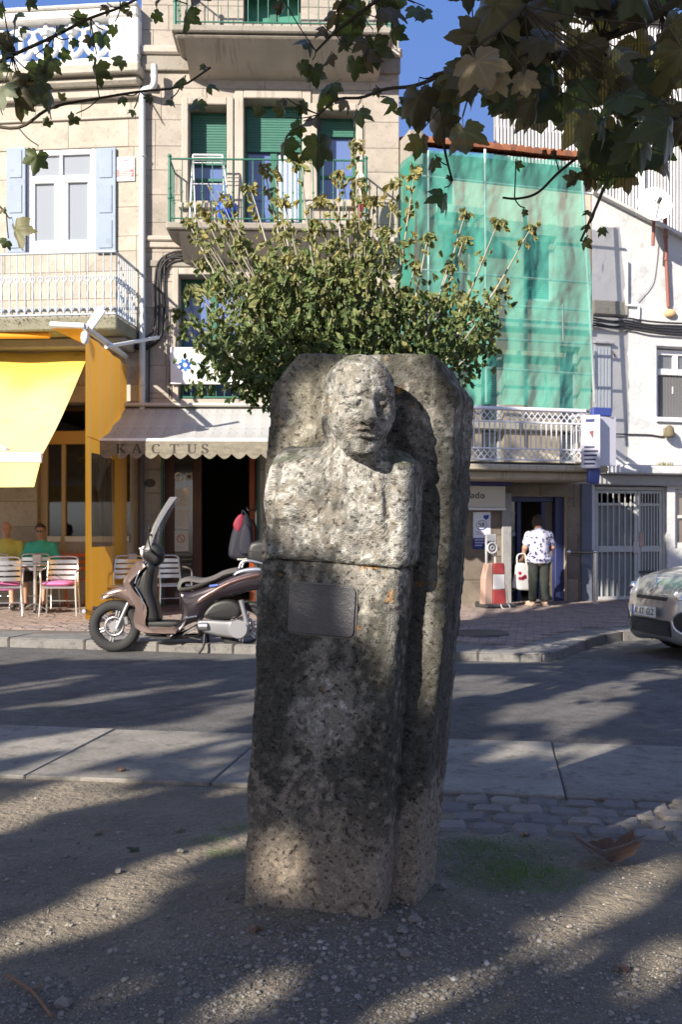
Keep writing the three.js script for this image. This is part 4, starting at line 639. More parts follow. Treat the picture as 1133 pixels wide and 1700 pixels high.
// ================================================================ yellow awning, side sheet and frame in front of the left shop
{
  const yel = M([0.88, 0.44, 0.02], { map: rep(T.cloth, 0.5), roughness: 0.9, side: THREE.DoubleSide, phys: 1, transmission: 0.3, thickness: 0 }), yelTop = M([1, 1, 1], { vertexColors: true, map: rep(T.plaster, 2.2), roughness: 0.85, side: THREE.DoubleSide });
  const xs = -4.14, t = thing('yellow_awning', 'big yellow fabric awning sloping down from the left house over the cafe tables', 'awning', [xs, 2.46, -14.1]);
  const dz = -2.75, dy = 1.92, L = 6;
  const can = sheet(L, 3.2, 48, 32, (x, y) => [-(1 - x) * L, dy * y - 0.10 * Math.sin(Math.PI * y) * (0.6 + 0.4 * Math.sin(x * 9)) - 0.02 * Math.sin(x * 26 + y * 5), dz * y ]); { const q = can.attributes.position, col = new Float32Array(q.count * 3); for (let i = 0; i < q.count; i++) { const k = sstep(0.35, 0.85, q.getY(i) / dy + 0.5 * (fbm3(q.getX(i) * 1.2, q.getY(i) * 1.5, 4, 3) - 0.5)); col.set([lerp(0.60, 0.72, k), lerp(0.50, 0.50, k), lerp(0.27, 0.08, k)], 3 * i); } can.setAttribute('color', new THREE.BufferAttribute(col, 3)); can.userData.keepUV = true; }
  part('canopy', can, yelTop, t);
  new G().tube([[-L, 0.0, 0.02], [0.02, 0.0, 0.02]], 0.045, 12).tube([[-L, -0.07, 0.03], [0.02, -0.07, 0.03]], 0.03, 10).build('front_bar', whitePaint, t);
  part('valance', sheet(L, 0.4, 40, 6, (x, y) => [-(1 - x) * L - 0.06 * (1 - y) * (x > 0.98 ? 1 : 0), -0.1 - 0.33 * (1 - y), 0.04 + 0.03 * Math.sin(x * 40) * (1 - y) + 0.05 * (1 - y)]), M([0.82, 0.66, 0.2], { roughness: 0.8, side: THREE.DoubleSide }), t);
  new G().tube([[-0.5, 0.1, -0.1], [-1.6, 0.5, -1.4], [-0.7, 1.25, -2.6]], 0.025, 8, 2).build('arm', whitePaint, t);
  // the side sheet hanging at right angles to the wall
  const X = -3.56, z0 = -14.2, z1 = -16.95, yb = 0.2, yt = 4.18;
  const sh = thing('yellow_side_sheet', 'tall yellow plastic sheet with clear window hanging at right angles to the wall', 'side sheet', [X, yb, z0]);
  const strip = (n, a, b, y0, y1, m, off = 0) => part(n, sheet(Math.abs(b - a), y1 - y0, 14, 10, (x, y) => [0.012 * Math.sin((a + (b - a) * x) * 9 + 1) + off + 0.05 * (1 - (y0 + (y1 - y0) * y) / 4) * Math.sin(x * 3), y0 + (y1 - y0) * y, -(a + (b - a) * x)]), m, sh);
  const wz0 = 0.42, wz1 = 1.9, wy0 = 1.0, wy1 = 2.35, D = z0 - z1;
  strip('sheet_cloth', 0, wz0, 0.0, yt - yb, yel); strip('sheet_cloth', wz1, D, 0.0, yt - yb, yel); strip('sheet_cloth', wz0, wz1, 0.0, wy0, yel); strip('sheet_cloth', wz0, wz1, wy1, yt - yb, yel);
  strip('clear_window', wz0, wz1, wy0, wy1, M([0.75, 0.68, 0.58], { phys: 1, transmission: 1, thickness: 0, roughness: 0.12, side: THREE.DoubleSide }));
  new G().tube([[0, 0.12, 0.06], [0.0, 0.12, -D]], 0.028, 10).build('bottom_rod', M([0.42, 0.42, 0.43], { metalness: 0.6, roughness: 0.45 }), sh);
  for (const y of [2.55]) new G().tube([[0.02, y, 0], [0.02, y, -D]], 0.006, 5).build('seam', M([0.55, 0.33, 0.02]), sh);
  const fr = thing('awning_frame', 'white metal frame arm carrying the yellow side sheet, above the awning', 'frame', [X, 4.2, z0]);
  new G().tube([[0, 0.06, 0.02], [0, 0.12, -D]], 0.045, 8).build('side_bar', M([0.58, 0.60, 0.62], { roughness: 0.5 }), fr);
  new G().tube([[-0.47, 0.09, 0.02], [0.0, 0.07, 0.02]], 0.04, 8).ball(0.02, -0.1, 0.06, 0.06, 1, 1.6, 1).build('front_bar', whitePaint, fr);
  new G().tube([[0.02, 0.0, -1.2], [0.55, 0.42, -D + 0.1]], 0.03, 8).build('brace', M([0.58, 0.60, 0.62], { roughness: 0.5 }), fr);
  part('corner_cloth', sheet(1, 1, 6, 6, (x, y) => [-0.47 * (1 - x) * y, 0.04 * y - 0.14 * (1 - y), 0.0 - 0.5 * (1 - y) * 1.2]), yel, fr);
  const lampT = thing('white_panel_lamp', 'pale tilted panel standing up at the corner of the awning frame', 'panel', [X + 0.03, 4.3, z0 - 0.05], [0, 0.15, -0.35]); part('panel', poly([[-0.02, -0.02], [0.09, -0.05], [0.17, 0.26], [0.05, 0.30]], 0.05, 0.012), M([0.68, 0.72, 0.74], { roughness: 0.4 }), lampT);
  const up = thing('yellow_upper_awning', 'rolled yellow awning strip under the white balcony', 'awning', [-4.5, 4.5, -16.15]); new G().tube([[-4, 0, 0], [-0.1, 0.02, 0]], 0.05, 10).build('roll', yel, up);
}
// ================================================================ the netted house with the shop, and the white house right of it
const FN = new Facade(663, 17.15, 14.8);
{
  const plas = M([0.52, 0.46, 0.36], { map: rep(T.plaster, 1.6), roughness: 0.95 }), shopStone = [[0.23, 0.195, 0.15], [0.25, 0.21, 0.165], [0.21, 0.175, 0.14]].map((c) => M(c, { map: rep(T.stone, 1.2), bumpMap: rep(T.grain, 0.3), bumpScale: 0.003, roughness: 0.95 }));
  const N = FN.thing('netted_house', 'house under repair behind green netting with a shop on the ground floor', 'house', 0, 0, 0);
  const U = FN.u(982), top = FN.uv(800, 262)[1], base = 0.17, vB = FN.uv(880, 792)[1];
  const hd = [FN.u(848), FN.u(942), base, FN.uv(890, 824)[1]], w1 = hole(FN, 700, 600, 740, 770), w2 = hole(FN, 800, 580, 838, 770), w3 = hole(FN, 930, 575, 965, 770), w4 = hole(FN, 735, 385, 775, 520), w5 = hole(FN, 870, 390, 925, 500);
  wallWith(N, 'wall', [[0, 0], [U, 0], [U, top], [0, top]], [[hd[0], hd[1], 0.02, hd[3]], w1, w2, w3, w4, w5], plas, 0.4, -0.4);
  ashlar(N, 'stone_block', [0, U, base, vB - 0.1], [hd], 0.42, 0.8, shopStone, 33, 0.022, 0.006);
  new G().span(0, U, 0.02, top, -7, -6.9).span(0, 0.1, 0.02, top, -6.9, -0.41).span(U - 0.1, U, 0.02, top, -6.9, -0.41).build('house_shell', plas, N);
  for (const y of [3.1, 5.6]) new G().span(0.1, U - 0.1, y - 0.1, y, -6.9, -0.42).build('floor', darkIn, N);
  const wd = M([0.62, 0.64, 0.62], { roughness: 0.7 }), dk = M([0.05, 0.08, 0.08], { phys: 1, roughness: 0.15, clearcoat: 1 });
  for (const h of [w1, w2, w3, w4, w5]) { const w = part('window', new G().span(h[0], h[0] + 0.07, h[2], h[3], -0.2, -0.12, 0.01).span(h[1] - 0.07, h[1], h[2], h[3], -0.2, -0.12, 0.01).span(h[0] + 0.072, h[1] - 0.072, h[3] - 0.07, h[3], -0.2, -0.12, 0.01).span(h[0] + 0.072, h[1] - 0.072, h[2], h[2] + 0.07, -0.2, -0.12, 0.01).geo(), wd, N); new G().span(h[0] + 0.07, h[1] - 0.07, h[2] + 0.07, h[3] - 0.07, -0.17, -0.16).build('pane', dk, w); }
  for (const y of [545, 715]) { const v = FN.uv(850, y)[1]; new G().span(0.1, U, v, v + 0.16, 0.003, 0.10, 0.02).build('ledge', M([0.58, 0.55, 0.47], { map: rep(T.plaster, 1) }), N); }
  new G().span(FN.u(805), FN.u(935), FN.uv(850, 592)[1], FN.uv(850, 584)[1], 0.004, 0.14, 0.01).build('lintel', M([0.66, 0.55, 0.38]), N);
  // stone stub at the left end
  { const r = FN.rect(664, 234, 686, 291); new G().span(r.u0, r.u1 + 0.02, r.v0, r.v1, -0.5, 0.5, 0.02).build('stone_stub', stoneDirty, N); }
  { // roof with clay tiles
    const v0 = top, uA = FN.u(668), uB = FN.u(966), roof = part('roof', new G().add(poly([[0, v0 + 0.0], [7, v0 + 0.0], [3.5, v0 + 1.1]], uB - uA, 0), mx(uA, 0, 0, 0, Math.PI / 2, 0)).geo(), M([0.30, 0.13, 0.07], { map: rep(T.stone, 1), roughness: 0.9 }), N);
    roof.geometry.computeBoundingBox(); roof.scale.z = 1;
    const tg = new THREE.CylinderGeometry(0.085, 0.10, 0.46, 12, 1, false, 0, Math.PI), tm = [[0.42, 0.15, 0.075], [0.36, 0.13, 0.07], [0.48, 0.19, 0.10], [0.30, 0.13, 0.08]].map((c) => M(c, { map: rep(T.stone, 0.8), roughness: 0.9, side: THREE.DoubleSide }));
    const tgu = boxUV(tg.clone()), r = rng(8), n = 23;
    for (let j = 0; j < 3; j++) for (let i = 0; i < n; i++) { const m = mesh('roof_tile', tgu, tm[Math.floor(r() * 4)], roof); m.position.set(lerp(uA + 0.1, uB - 0.08, i / (n - 1)), v0 + 0.06 + j * 0.115 + (r() - 0.5) * 0.012, 0.25 - j * 0.36); m.rotation.set(-Math.PI / 2 + 0.30 + 0.0, (r() - 0.5) * 0.03 - Math.PI / 2 * 0, 0); m.rotation.order = 'XYZ'; m.rotation.y = -Math.PI / 2 + (r() - 0.5) * 0.04; }
    new G().tube([[FN.u(672), v0 + 0.15, -0.6], [FN.u(672), v0 + 0.62, -0.6]], 0.035).cyl(FN.u(676), v0 + 0.3, -0.6, 0.1, 0.07, 0.12).build('vent_pipe', M([0.04, 0.04, 0.045]), N);
  }
  { // scaffold poles and netting
    const W = 0.85, s = FN.thing('scaffold', 'pale metal scaffold poles standing behind the green netting', 'scaffold', 0, 0, 0), pm = M([0.60, 0.64, 0.62], { metalness: 0.3, roughness: 0.5 });
    const line = (a, b, r = 0.024) => { const p = FN.uv(a[0], a[1], W - 0.1), q = FN.uv(b[0], b[1], W - 0.1); new G().tube([[p[0], p[1], W - 0.1], [q[0], q[1], W - 0.1]], r, 8).build('pole', pm, s); };
    line([967, 285], [988, 668], 0.028); line([806, 248], [808, 668], 0.022); line([712, 250], [713, 668], 0.022); line([935, 505], [936, 570], 0.02);
    for (const [a, b] of [[[700, 292], [985, 322]], [[700, 448], [982, 470]], [[700, 498], [982, 516]], [[700, 556], [984, 571]], [[700, 604], [984, 622]]]) line(a, b, 0.022);
    const k = FN.uv(760, 352, 0.4); new G().span(k[0] - 0.42, k[0] + 0.42, k[1] - 0.08, k[1] + 0.04, 0.15, 0.6, 0.005).build('plank', M([0.62, 0.6, 0.52]), s);
    const netT = tex(512, (u, v) => { const a = Math.abs(Math.sin(u * Math.PI * 40)), b = Math.abs(Math.sin(v * Math.PI * 40)); return 0.72 + 0.10 * sstep(0.75, 0.95, Math.max(a, b)) + 0.5 * (pf(u, v, 4, 5, 3) - 0.5); });
    const net = FN.thing('green_netting', 'large translucent green debris netting hung over the front of the house', 'netting', 0, 0, 0);
    const nm = M([0.055, 0.36, 0.285], { phys: 1, transmission: 0.0, map: rep(netT, 1.6), roughness: 0.8, side: THREE.DoubleSide, transparent: true, opacity: 0.60 });
    const fold = (x, y) => 0.06 * Math.sin(x * 31 + 3 * fbm3(x * 4, y * 3, 1, 2)) * (1 - y * 0.6) + 0.16 * (fbm3(x * 7, y * 3, 5, 3) - 0.5) + 0.07 * (fbm3(x * 26, y * 18, 2, 3) - 0.5) + 0.10 * Math.max(0, Math.sin(x * 12.5 - 0.5)) * (0.6 - y * 0.4) * 0.6;
    const sheetNet = (xa, xb, ya, yb, off, m) => sheet(3.4, 4.4, 130, 150, (x, y) => { const px = lerp(xa(y), xb(y), x), py = lerp(yb(x), ya(x), y), q = FN.uv(px, py, W); return [q[0], q[1], W + fold(x, y) + off]; });
    part('net_sheet', sheetNet((y) => 689 + 6 * (1 - y), (y) => 967 + 26 * (1 - y) - 14 * sstep(0.35, 0, y) + 3 * Math.sin(y * 14), (x) => 246 + 26 * x, (x) => 668 + 14 * x + 4 * Math.sin(x * 9), 0, nm), nm, net);
    part('net_side', sheet(0.9, 4.4, 8, 60, (x, y) => { const q = FN.uv(690 + 5 * (1 - y), lerp(668, 250, y), W); return [q[0] - 0.02 + 0.03 * Math.sin(y * 9 + x * 6), q[1], lerp(0.05, W + 0.02, x)]; }), M([0.03, 0.25, 0.19], { map: rep(netT, 0.8), roughness: 0.8, side: THREE.DoubleSide, transparent: true, opacity: 0.8 }), net);
  }
  { // balcony with lattice rail
    const W = 1.0, r = FN.rect(770, 672, 996, 770, W), vt = FN.uv(880, 676, W)[1], vb = FN.uv(880, 772, W)[1], vs = FN.uv(880, 792, W)[1], B = FN.thing('balcony', 'balcony with pale lattice rail in front of the green netting', 'balcony', r.u0 - 0.9, vb, 0), L = r.u1 - r.u0 + 0.9, h = vt - vb;
    const lm = M([0.62, 0.63, 0.72], { roughness: 0.5 });
    const bg = M([0.44, 0.385, 0.29], { map: rep(T.stain, 1), roughness: 0.9 });
    new G().span(-0.0, L + 0.12, -0.10, 0, 0.02, W + 0.1, 0.02).build('slab', bg, B); new G().span(-0.0, L, -(vb - vs) - 0.04, -0.103, 0.02, W - 0.04, 0.03).build('slab', bg, B);
    const rail = part('railing', new G().span(0, L, h - 0.06, h, W - 0.07, W - 0.0, 0.015).span(0, L, h - 0.255, h - 0.235, W - 0.05, W - 0.02).span(0, L, 0.075, 0.095, W - 0.05, W - 0.02).span(0, L, 0.255, 0.275, W - 0.05, W - 0.02).span(L - 0.07, L, h - 0.06, h, 0.02, W - 0.072, 0.01).span(L - 0.05, L - 0.02, 0.255, 0.275, 0.02, W - 0.052).geo(), lm, B);
    const n = Math.round(L / 0.091); const bar = new G().box(0, 0, 0, 0.014, h - 0.51, 0.014).ball(0, (h - 0.51) / 2 - 0.05, 0, 0.016).geo();
    for (let i = 0; i < n; i++) { const m = mesh('bar', bar, lm, rail); m.position.set(L - 0.035 - i * 0.091, h / 2 + 0.01, W - 0.035); }
    for (let i = 0; i < 9; i++) { const m = mesh('bar', bar, lm, rail); m.position.set(L - 0.035, h / 2 + 0.01, W - 0.12 - i * 0.1); }
    for (const [y0, y1] of [[0.095, 0.255], [h - 0.235, h - 0.06]]) { const c = (y0 + y1) / 2, hh = y1 - y0, lat = new G(); for (const s of [-1, 1]) lat.box(0, 0, s * 0.004, 0.012, hh * 1.3, 0.006, 0, 0, 0, s * 0.72); const lg = lat.geo(); for (let i = 0; i < Math.round(L / 0.105); i++) { const m = mesh('lattice', lg, lm, rail); m.position.set(L - 0.1 - i * 0.105, c, W - 0.035); } }
    new G().box(L - 1.1, 0.03, W - 0.2, 2.2, 0.05, 0.1).build('gutter_board', darkIn, B);
  }
  { // sign panel hanging at the balcony end
    const q = FN.uv(984, 735, 1.18), t = FN.thing('projecting_sign', 'white projecting sign with blue ends at the right end of the lattice balcony', 'sign', q[0], q[1], 1.2);
    const ct = canvasTex(128, 256, (c) => { c.fillStyle = '#e4e4ee'; c.fillRect(0, 0, 128, 256); c.fillStyle = '#1c2e74'; c.fillRect(30, 20, 60, 14); c.fillStyle = '#8d5550'; c.beginPath(); c.moveTo(52, 80); c.lineTo(84, 74); c.lineTo(80, 116); c.fill(); c.fillStyle = '#22315e'; for (let i = 0; i < 5; i++) c.fillRect(20, 150 + i * 20, 70 + (i * 23) % 30, 9); });
    const a = part('panel', uvFit(cbox(0.30, 0.86, 0.12, 0.008), -0.15, 0.15, -0.43, 0.43), M([0.55, 0.55, 0.6], { map: ct, roughness: 0.5 }), t); a.position.set(-0.1, 0, 0.12); a.rotation.y = -0.5;
    const b = part('panel', cbox(0.42, 0.8, 0.05, 0.008), M([0.5, 0.5, 0.57], { roughness: 0.5 }), t); b.position.set(0.22, 0.02, 0.03); b.rotation.y = 0.25; const bm = M([0.03, 0.05, 0.22], { roughness: 0.5 });
    const c = part('blue_cap', cbox(0.34, 0.14, 0.1, 0.01), bm, t); c.position.set(0.14, 0.50, 0.02); const d = part('blue_foot', cbox(0.2, 0.26, 0.08, 0.01), bm, t); d.position.set(-0.02, -0.54, 0.06); d.rotation.z = -0.1;
    new G().tube([[0, 0.55, 0], [0.0, 0.55, -1.15]], 0.02).build('bracket', M([0.2, 0.2, 0.22], { metalness: 0.6 }), t);
  }
  { // shop: sign box, poster, doorway
    const r = FN.rect(640, 806, 838, 842, 0.12), t = FN.thing('shop_sign', 'long pale shop sign box with blue top left above the shop doorway', 'sign', r.uc, r.vc, 0.12);
    const ct = canvasTex(1024, 190, (c, w, h) => { c.fillStyle = '#cfcdc4'; c.fillRect(0, 0, w, h); c.fillStyle = '#2a2f3c'; c.font = 'bold 74px sans-serif'; c.textAlign = 'right'; c.fillText('Estado', w * (FN.u(804, 0.12) - r.u0) / r.W, 112); c.textAlign = 'left'; c.fillText('del', 470, 112); });
    part('panel', uvFit(cbox(r.W, r.H, 0.1, 0.006), -r.W / 2, r.W / 2, -r.H / 2, r.H / 2), M([0.8, 0.8, 0.78], { map: ct, roughness: 0.5 }), t); const s = FN.rect(640, 795, 846, 805.5, 0.12); new G().box(s.uc - r.uc, s.vc - r.vc, 0.01, s.W, s.H, 0.16, 0.01).build('blue_top', M([0.02, 0.03, 0.14], { roughness: 0.5 }), t); new G().box(0, -r.H / 2 - 0.025, 0.02, r.W, 0.045, 0.12, 0.006).build('lower_trim', M([0.6, 0.6, 0.62], { roughness: 0.4 }), t);
    const p = FN.rect(786, 850, 815, 911, 0.03), o = FN.thing('poster', 'white and blue poster with the number 58 on the stone wall by the shop door', 'poster', p.uc, p.vc, 0.035);
    const pt = canvasTex(256, 540, (c, w, h) => { c.fillStyle = '#e3e6f0'; c.fillRect(0, 0, w, h); c.fillStyle = '#1f3f94'; c.beginPath(); c.moveTo(148, 50); c.lineTo(232, 40); c.lineTo(226, 92); c.lineTo(190, 116); c.lineTo(152, 90); c.fill(); c.strokeStyle = '#2b3242'; c.lineWidth = 7; c.beginPath(); c.ellipse(124, 190, 76, 64, -0.1, 0, 7); c.stroke(); c.strokeStyle = '#2d55ac'; c.lineWidth = 12; c.beginPath(); c.ellipse(124, 200, 72, 64, 0, 0.4, 2.7); c.stroke(); c.fillStyle = '#171b24'; c.font = 'bold 84px sans-serif'; c.fillText('58', 76, 216); c.fillStyle = '#99a4c0'; for (let i = 0; i < 3; i++) c.fillRect(40, 286 + i * 18, 150 - i * 30, 7); c.fillStyle = '#16307c'; c.fillRect(0, 382, w, h - 382); c.fillStyle = '#c6cce0'; [[26, 400, 160], [26, 440, 190], [26, 480, 96]].forEach(([x, y, l]) => { for (let k = 0; k < l; k += 22) c.fillRect(x + k, y, 16, 20); }); });
    part('sheet', uvFit(cbox(p.W, p.H, 0.008, 0.001), -p.W / 2, p.W / 2, -p.H / 2, p.H / 2), M([0.85, 0.85, 0.86], { map: pt, roughness: 0.6 }), o);
    const [a, b, , d] = hd, z = -0.22, bm = M([0.018, 0.025, 0.095], { roughness: 0.5 });
    const f = part('door_frame', new G().span(a, a + 0.06, base, d, z - 0.05, z + 0.05, 0.008).span(b - 0.17, b, base, d, z - 0.05, z + 0.12, 0.01).span(a + 0.062, b - 0.172, d - 0.09, d, z - 0.05, z + 0.05, 0.008).span(FN.u(866), FN.u(873), base, d - 0.09, z - 0.05, z + 0.05, 0.008).span(FN.u(907), FN.u(914), base, d - 0.09, z - 0.05, z + 0.05, 0.008).geo(), bm, N);
    new G().span(a + 0.062, FN.u(866), base, d - 0.09, z - 0.012, z).build('pane', glassM, f); new G().span(FN.u(914), b - 0.172, base, d - 0.09, z - 0.012, z).build('jamb_panel', M([0.14, 0.12, 0.09]), f); new G().span(a + 0.08, FN.u(866) - 0.02, 1.35, 1.42, z + 0.002, z + 0.02).span(a + 0.08, FN.u(866) - 0.02, 1.72, 1.77, z + 0.002, z + 0.02).build('notice_strip', M([0.35, 0.36, 0.38]), f);
    new G().span(FN.u(874), FN.u(906), 0.9, d - 0.1, z - 0.9, z - 0.89).build('inner_door_pane', M([0.06, 0.07, 0.08], { phys: 1, roughness: 0.1, clearcoat: 1 }), f);
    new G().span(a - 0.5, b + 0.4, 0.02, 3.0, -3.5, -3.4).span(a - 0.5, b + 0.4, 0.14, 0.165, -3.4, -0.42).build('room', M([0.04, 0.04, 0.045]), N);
    new G().span(FN.u(832), a - 0.004, base, d + 0.05, 0.03, 0.07, 0.01).build('pilaster', M([0.30, 0.30, 0.30], { map: rep(T.plaster, 0.8) }), N);
    new G().span(FN.u(964), U - 0.003, base, vB - 0.1, 0.03, 0.06, 0.01).build('blue_grey_strip', M([0.115, 0.13, 0.17], { map: rep(T.plaster, 0.6), roughness: 0.8 }), N);
    new G().span(FN.u(842), FN.u(950), 0.02, 0.18, -0.2, 0.18, 0.012).build('doorstep', stoneDirty, N);
  }
  { // steel handrail by the door
    const p = FN.uv(988, 996, 0.5), a = FN.pt(p[0], 0.185, 0.5), t = thing('steel_handrail', 'short polished steel handrail post beside the shop doorway', 'handrail', a, FN.a), m = M([0.62, 0.62, 0.62], { metalness: 1, roughness: 0.22 });
    new G().cyl(0, 0.44, 0, 0.032, 0.032, 0.88, 16).cyl(0, 0.012, 0, 0.08, 0.08, 0.02, 20).build('post', m, t); const q = FN.u(951, 0.45) - p[0]; new G().ball(0, 0.895, 0, 0.045, 1, 0.7, 1, 16).build('cap', m, t); new G().tube([[0, 0.88, 0], [q, 0.885, -0.2]], 0.028, 12).build('rail', M([0.12, 0.11, 0.10], { metalness: 0.6, roughness: 0.3 }), t); new G().ball(q, 0.89, -0.2, 0.05, 1, 1, 1, 16).build('end_knob', m, t);
  }
}
{
  const W = FN.thing('white_house', 'white rendered house with barred gate right of the netted house', 'house', 0, 0, 0);
  const wm = M([0.56, 0.565, 0.575], { map: rep(T.plaster, 2.3), bumpMap: rep(T.rough, 0.9), bumpScale: 0.006, roughness: 0.95 });
  const u0 = FN.u(984), u1 = u0 + 8, base = 0.15, A = FN.uv(984, 322), Bp = FN.uv(1133, 398), sl = (Bp[1] - A[1]) / (Bp[0] - A[0]), vT = (u) => A[1] + (u - A[0]) * sl;
  const hg = hole(FN, 984, 806, 1109, 998), hwn = hole(FN, 1091, 578, 1165, 694), hd2 = hole(FN, 1122, 812, 1210, 910); hg[2] = 0.02; hg[0] = u0 + 0.05;
  wallWith(W, 'wall', [[u0, 0], [u1, 0], [u1, vT(u1)], [u0, vT(u0)]], [hg, hwn, hd2], wm, 0.4, -0.4);
  new G().span(u0, u1, 0.02, 4.5, -6, -5.9).span(u1 - 0.1, u1, 0.02, 4.5, -5.9, -0.41).span(u0, u0 + 0.1, 0.02, 5, -5.9, -0.41).build('house_shell', wm, W); new G().span(u0 + 0.1, u1 - 0.1, 3.2, 3.3, -5.9, -0.42).build('floor', darkIn, W);
  new G().add(poly([[u0 - 0.02, vT(u0) + 0.003], [u1, vT(u1) + 0.003], [u1, vT(u1) + 0.07], [u0 - 0.02, vT(u0) + 0.07]], 0.62, 0.01, -0.5)).build('coping', M([0.55, 0.55, 0.55], { map: rep(T.plaster, 1) }), W);
  const um = FN.u(1042); { const a = 2.62, b = FN.uv(1042, 505)[1]; wallWith(W, 'render_layer', [[um, a], [u1, a], [u1, b], [um, b]], [[hwn[0] - 0.02, hwn[1] + 0.02, hwn[2] - 0.1, hwn[3] + 0.02]], wm, 0.027, 0.003); }
  const led = FN.rect(985, 500, 1041, 524); new G().span(u0, um - 0.003, led.v0, led.v1, 0.003, 0.06, 0.02).build('ledge', M([0.30, 0.29, 0.25], { map: rep(T.plaster, 0.7), bumpMap: rep(T.rough, 0.3), bumpScale: 0.01, roughness: 1 }), W);
  const cr = FN.rect(1003, 773, 1133, 787, 0.3), dirty = M([0.42, 0.43, 0.45], { map: rep(T.plaster, 0.8), roughness: 0.95 });
  new G().span(u0 + 0.1, u1, cr.v0, cr.v1, 0.033, 0.36, 0.02).build('cornice', M([0.55, 0.56, 0.58], { map: rep(T.plaster, 0.8) }), W); new G().span(u0, u1, hg[3] + 0.003, cr.v0 - 0.003, 0.033, 0.10, 0.02).build('fascia', dirty, W);
  { // window
    const [a, b, c, d] = hwn, z = -0.14, m = (d - c) * 0.66 + c; const w = part('window', new G().span(a, a + 0.09, c, d, z - 0.04, z + 0.04, 0.01).span(b - 0.09, b, c, d, z - 0.04, z + 0.04, 0.01).span(a + 0.092, b - 0.092, m - 0.05, m + 0.06, z - 0.04, z + 0.05, 0.01).span(a + 0.092, b - 0.092, d - 0.12, d - 0.02, z - 0.04, z + 0.04, 0.01).span((a + b) / 2 - 0.05, (a + b) / 2 + 0.05, m + 0.06, d - 0.12, z - 0.04, z + 0.04, 0.008).geo(), whitePaint, W);
    for (const [p, q] of [[a + 0.09, (a + b) / 2 - 0.05], [(a + b) / 2 + 0.05, b - 0.09]]) new G().span(p, q, m + 0.06, d - 0.12, z - 0.01, z).build('pane', M([0.12, 0.13, 0.14], { phys: 1, roughness: 0.1, clearcoat: 1 }), w);
    const n = 12; for (let i = 0; i < n; i++) new G().span(lerp(a + 0.09, b - 0.09, i / n) + 0.003, lerp(a + 0.09, b - 0.09, (i + 1) / n) - 0.003, c + 0.01, m - 0.052, z - 0.02, z + 0.005, 0.004).build('shutter_board', M([0.12, 0.12, 0.125], { roughness: 0.7 }), w);
    new G().box(lerp(a, b, 0.45), lerp(c, m, 0.62), z + 0.012, 0.02, 0.13, 0.01).build('catch', M([0.6, 0.6, 0.6]), w); new G().span(a - 0.05, b + 0.1, c - 0.09, c - 0.003, -0.1, 0.09, 0.015).build('window_sill', whitePaint, W); new G().span(a - 0.03, b + 0.03, c - 0.03, d + 0.03, -0.42, -0.401).build('reveal', darkIn, w);
  }
  { // grey shutter on the shaded strip
    const r = FN.rect(986, 572, 1014, 682), s = part('shutter', new G().span(r.u0, r.u1, r.v0, r.v1, 0.002, 0.035, 0.006).geo(), M([0.50, 0.54, 0.58], { map: rep(T.plaster, 0.9), roughness: 0.7 }), W); for (let i = 0; i < 5; i++) new G().span(lerp(r.u0, r.u1, i / 5) + 0.01, lerp(r.u0, r.u1, (i + 1) / 5) - 0.01, r.v0 + 0.05, r.v1 - 0.07, 0.036, 0.046, 0.005).build('board', M([0.5, 0.54, 0.58], { roughness: 0.7 }), s); new G().span(r.u0 - 0.02, r.u1 + 0.04, r.v1 + 0.003, r.v1 + 0.05, 0.003, 0.09, 0.01).build('lintel', wm, W); const q = FN.uv(1014, 583); new G().tube([[q[0] + 0.02, q[1], 0.05], [q[0] + 0.06, q[1] - 0.12, 0.07]], 0.012).build('hook', M([0.2, 0.15, 0.12]), W);
  }
  { // barred gate
    const [a, b, , d] = hg, z = -0.1, gm = M([0.44, 0.45, 0.44], { map: rep(T.metal, 0.8), roughness: 0.55 }), pm = M([0.22, 0.24, 0.245], { map: rep(T.stain, 1), roughness: 0.7 });
    const gate = FN.thing('barred_gate', 'double gate with pale vertical bars beside the shop, behind the silver car', 'gate', (a + b) / 2, base, z), w = (b - a) / 2, h = d - base - 0.02;
    new G().span(-w, -w + 0.05, 0, h, -0.04, 0.04, 0.006).span(w - 0.05, w, 0, h, -0.04, 0.04, 0.006).span(-w + 0.052, w - 0.052, h - 0.06, h, -0.04, 0.04, 0.006).build('frame', gm, gate);
    const bar = cbox(0.022, 1, 0.022, 0.003), mid = 0.16 * 0 + FN.uv(1045, 911)[1] - base;
    for (const [p, q] of [[-w + 0.055, 0.17], [0.175, w - 0.055]]) {
      const leaf = part('leaf', new G().span(p, p + 0.06, 0.06, h - 0.065, -0.02, 0.025, 0.006).span(q - 0.06, q, 0.06, h - 0.065, -0.02, 0.025, 0.006).span(p + 0.061, q - 0.061, 0.06, 0.12, -0.02, 0.025, 0.006).span(p + 0.061, q - 0.061, mid - 0.06, mid + 0.05, -0.02, 0.03, 0.006).span(p + 0.061, q - 0.061, h - 0.12, h - 0.066, -0.02, 0.025, 0.006).span(p + 0.061, q - 0.061, h - 0.34, h - 0.29, -0.02, 0.02, 0.004).geo(), gm, gate);
      for (let i = 0; i < 6; i++) { const x = lerp(p + 0.061, q - 0.061, (i + 0.6) / 6.2); for (const [y0, y1] of [[0.12, mid - 0.06], [mid + 0.05, h - 0.12]]) { const m = mesh('bar', bar, gm, leaf); m.scale.y = y1 - y0; m.position.set(x, (y0 + y1) / 2, 0.012); } }
      new G().span(p + 0.03, q - 0.03, 0.08, h - 0.31, -0.05, -0.03).build('backing_panel', pm, leaf);
    }
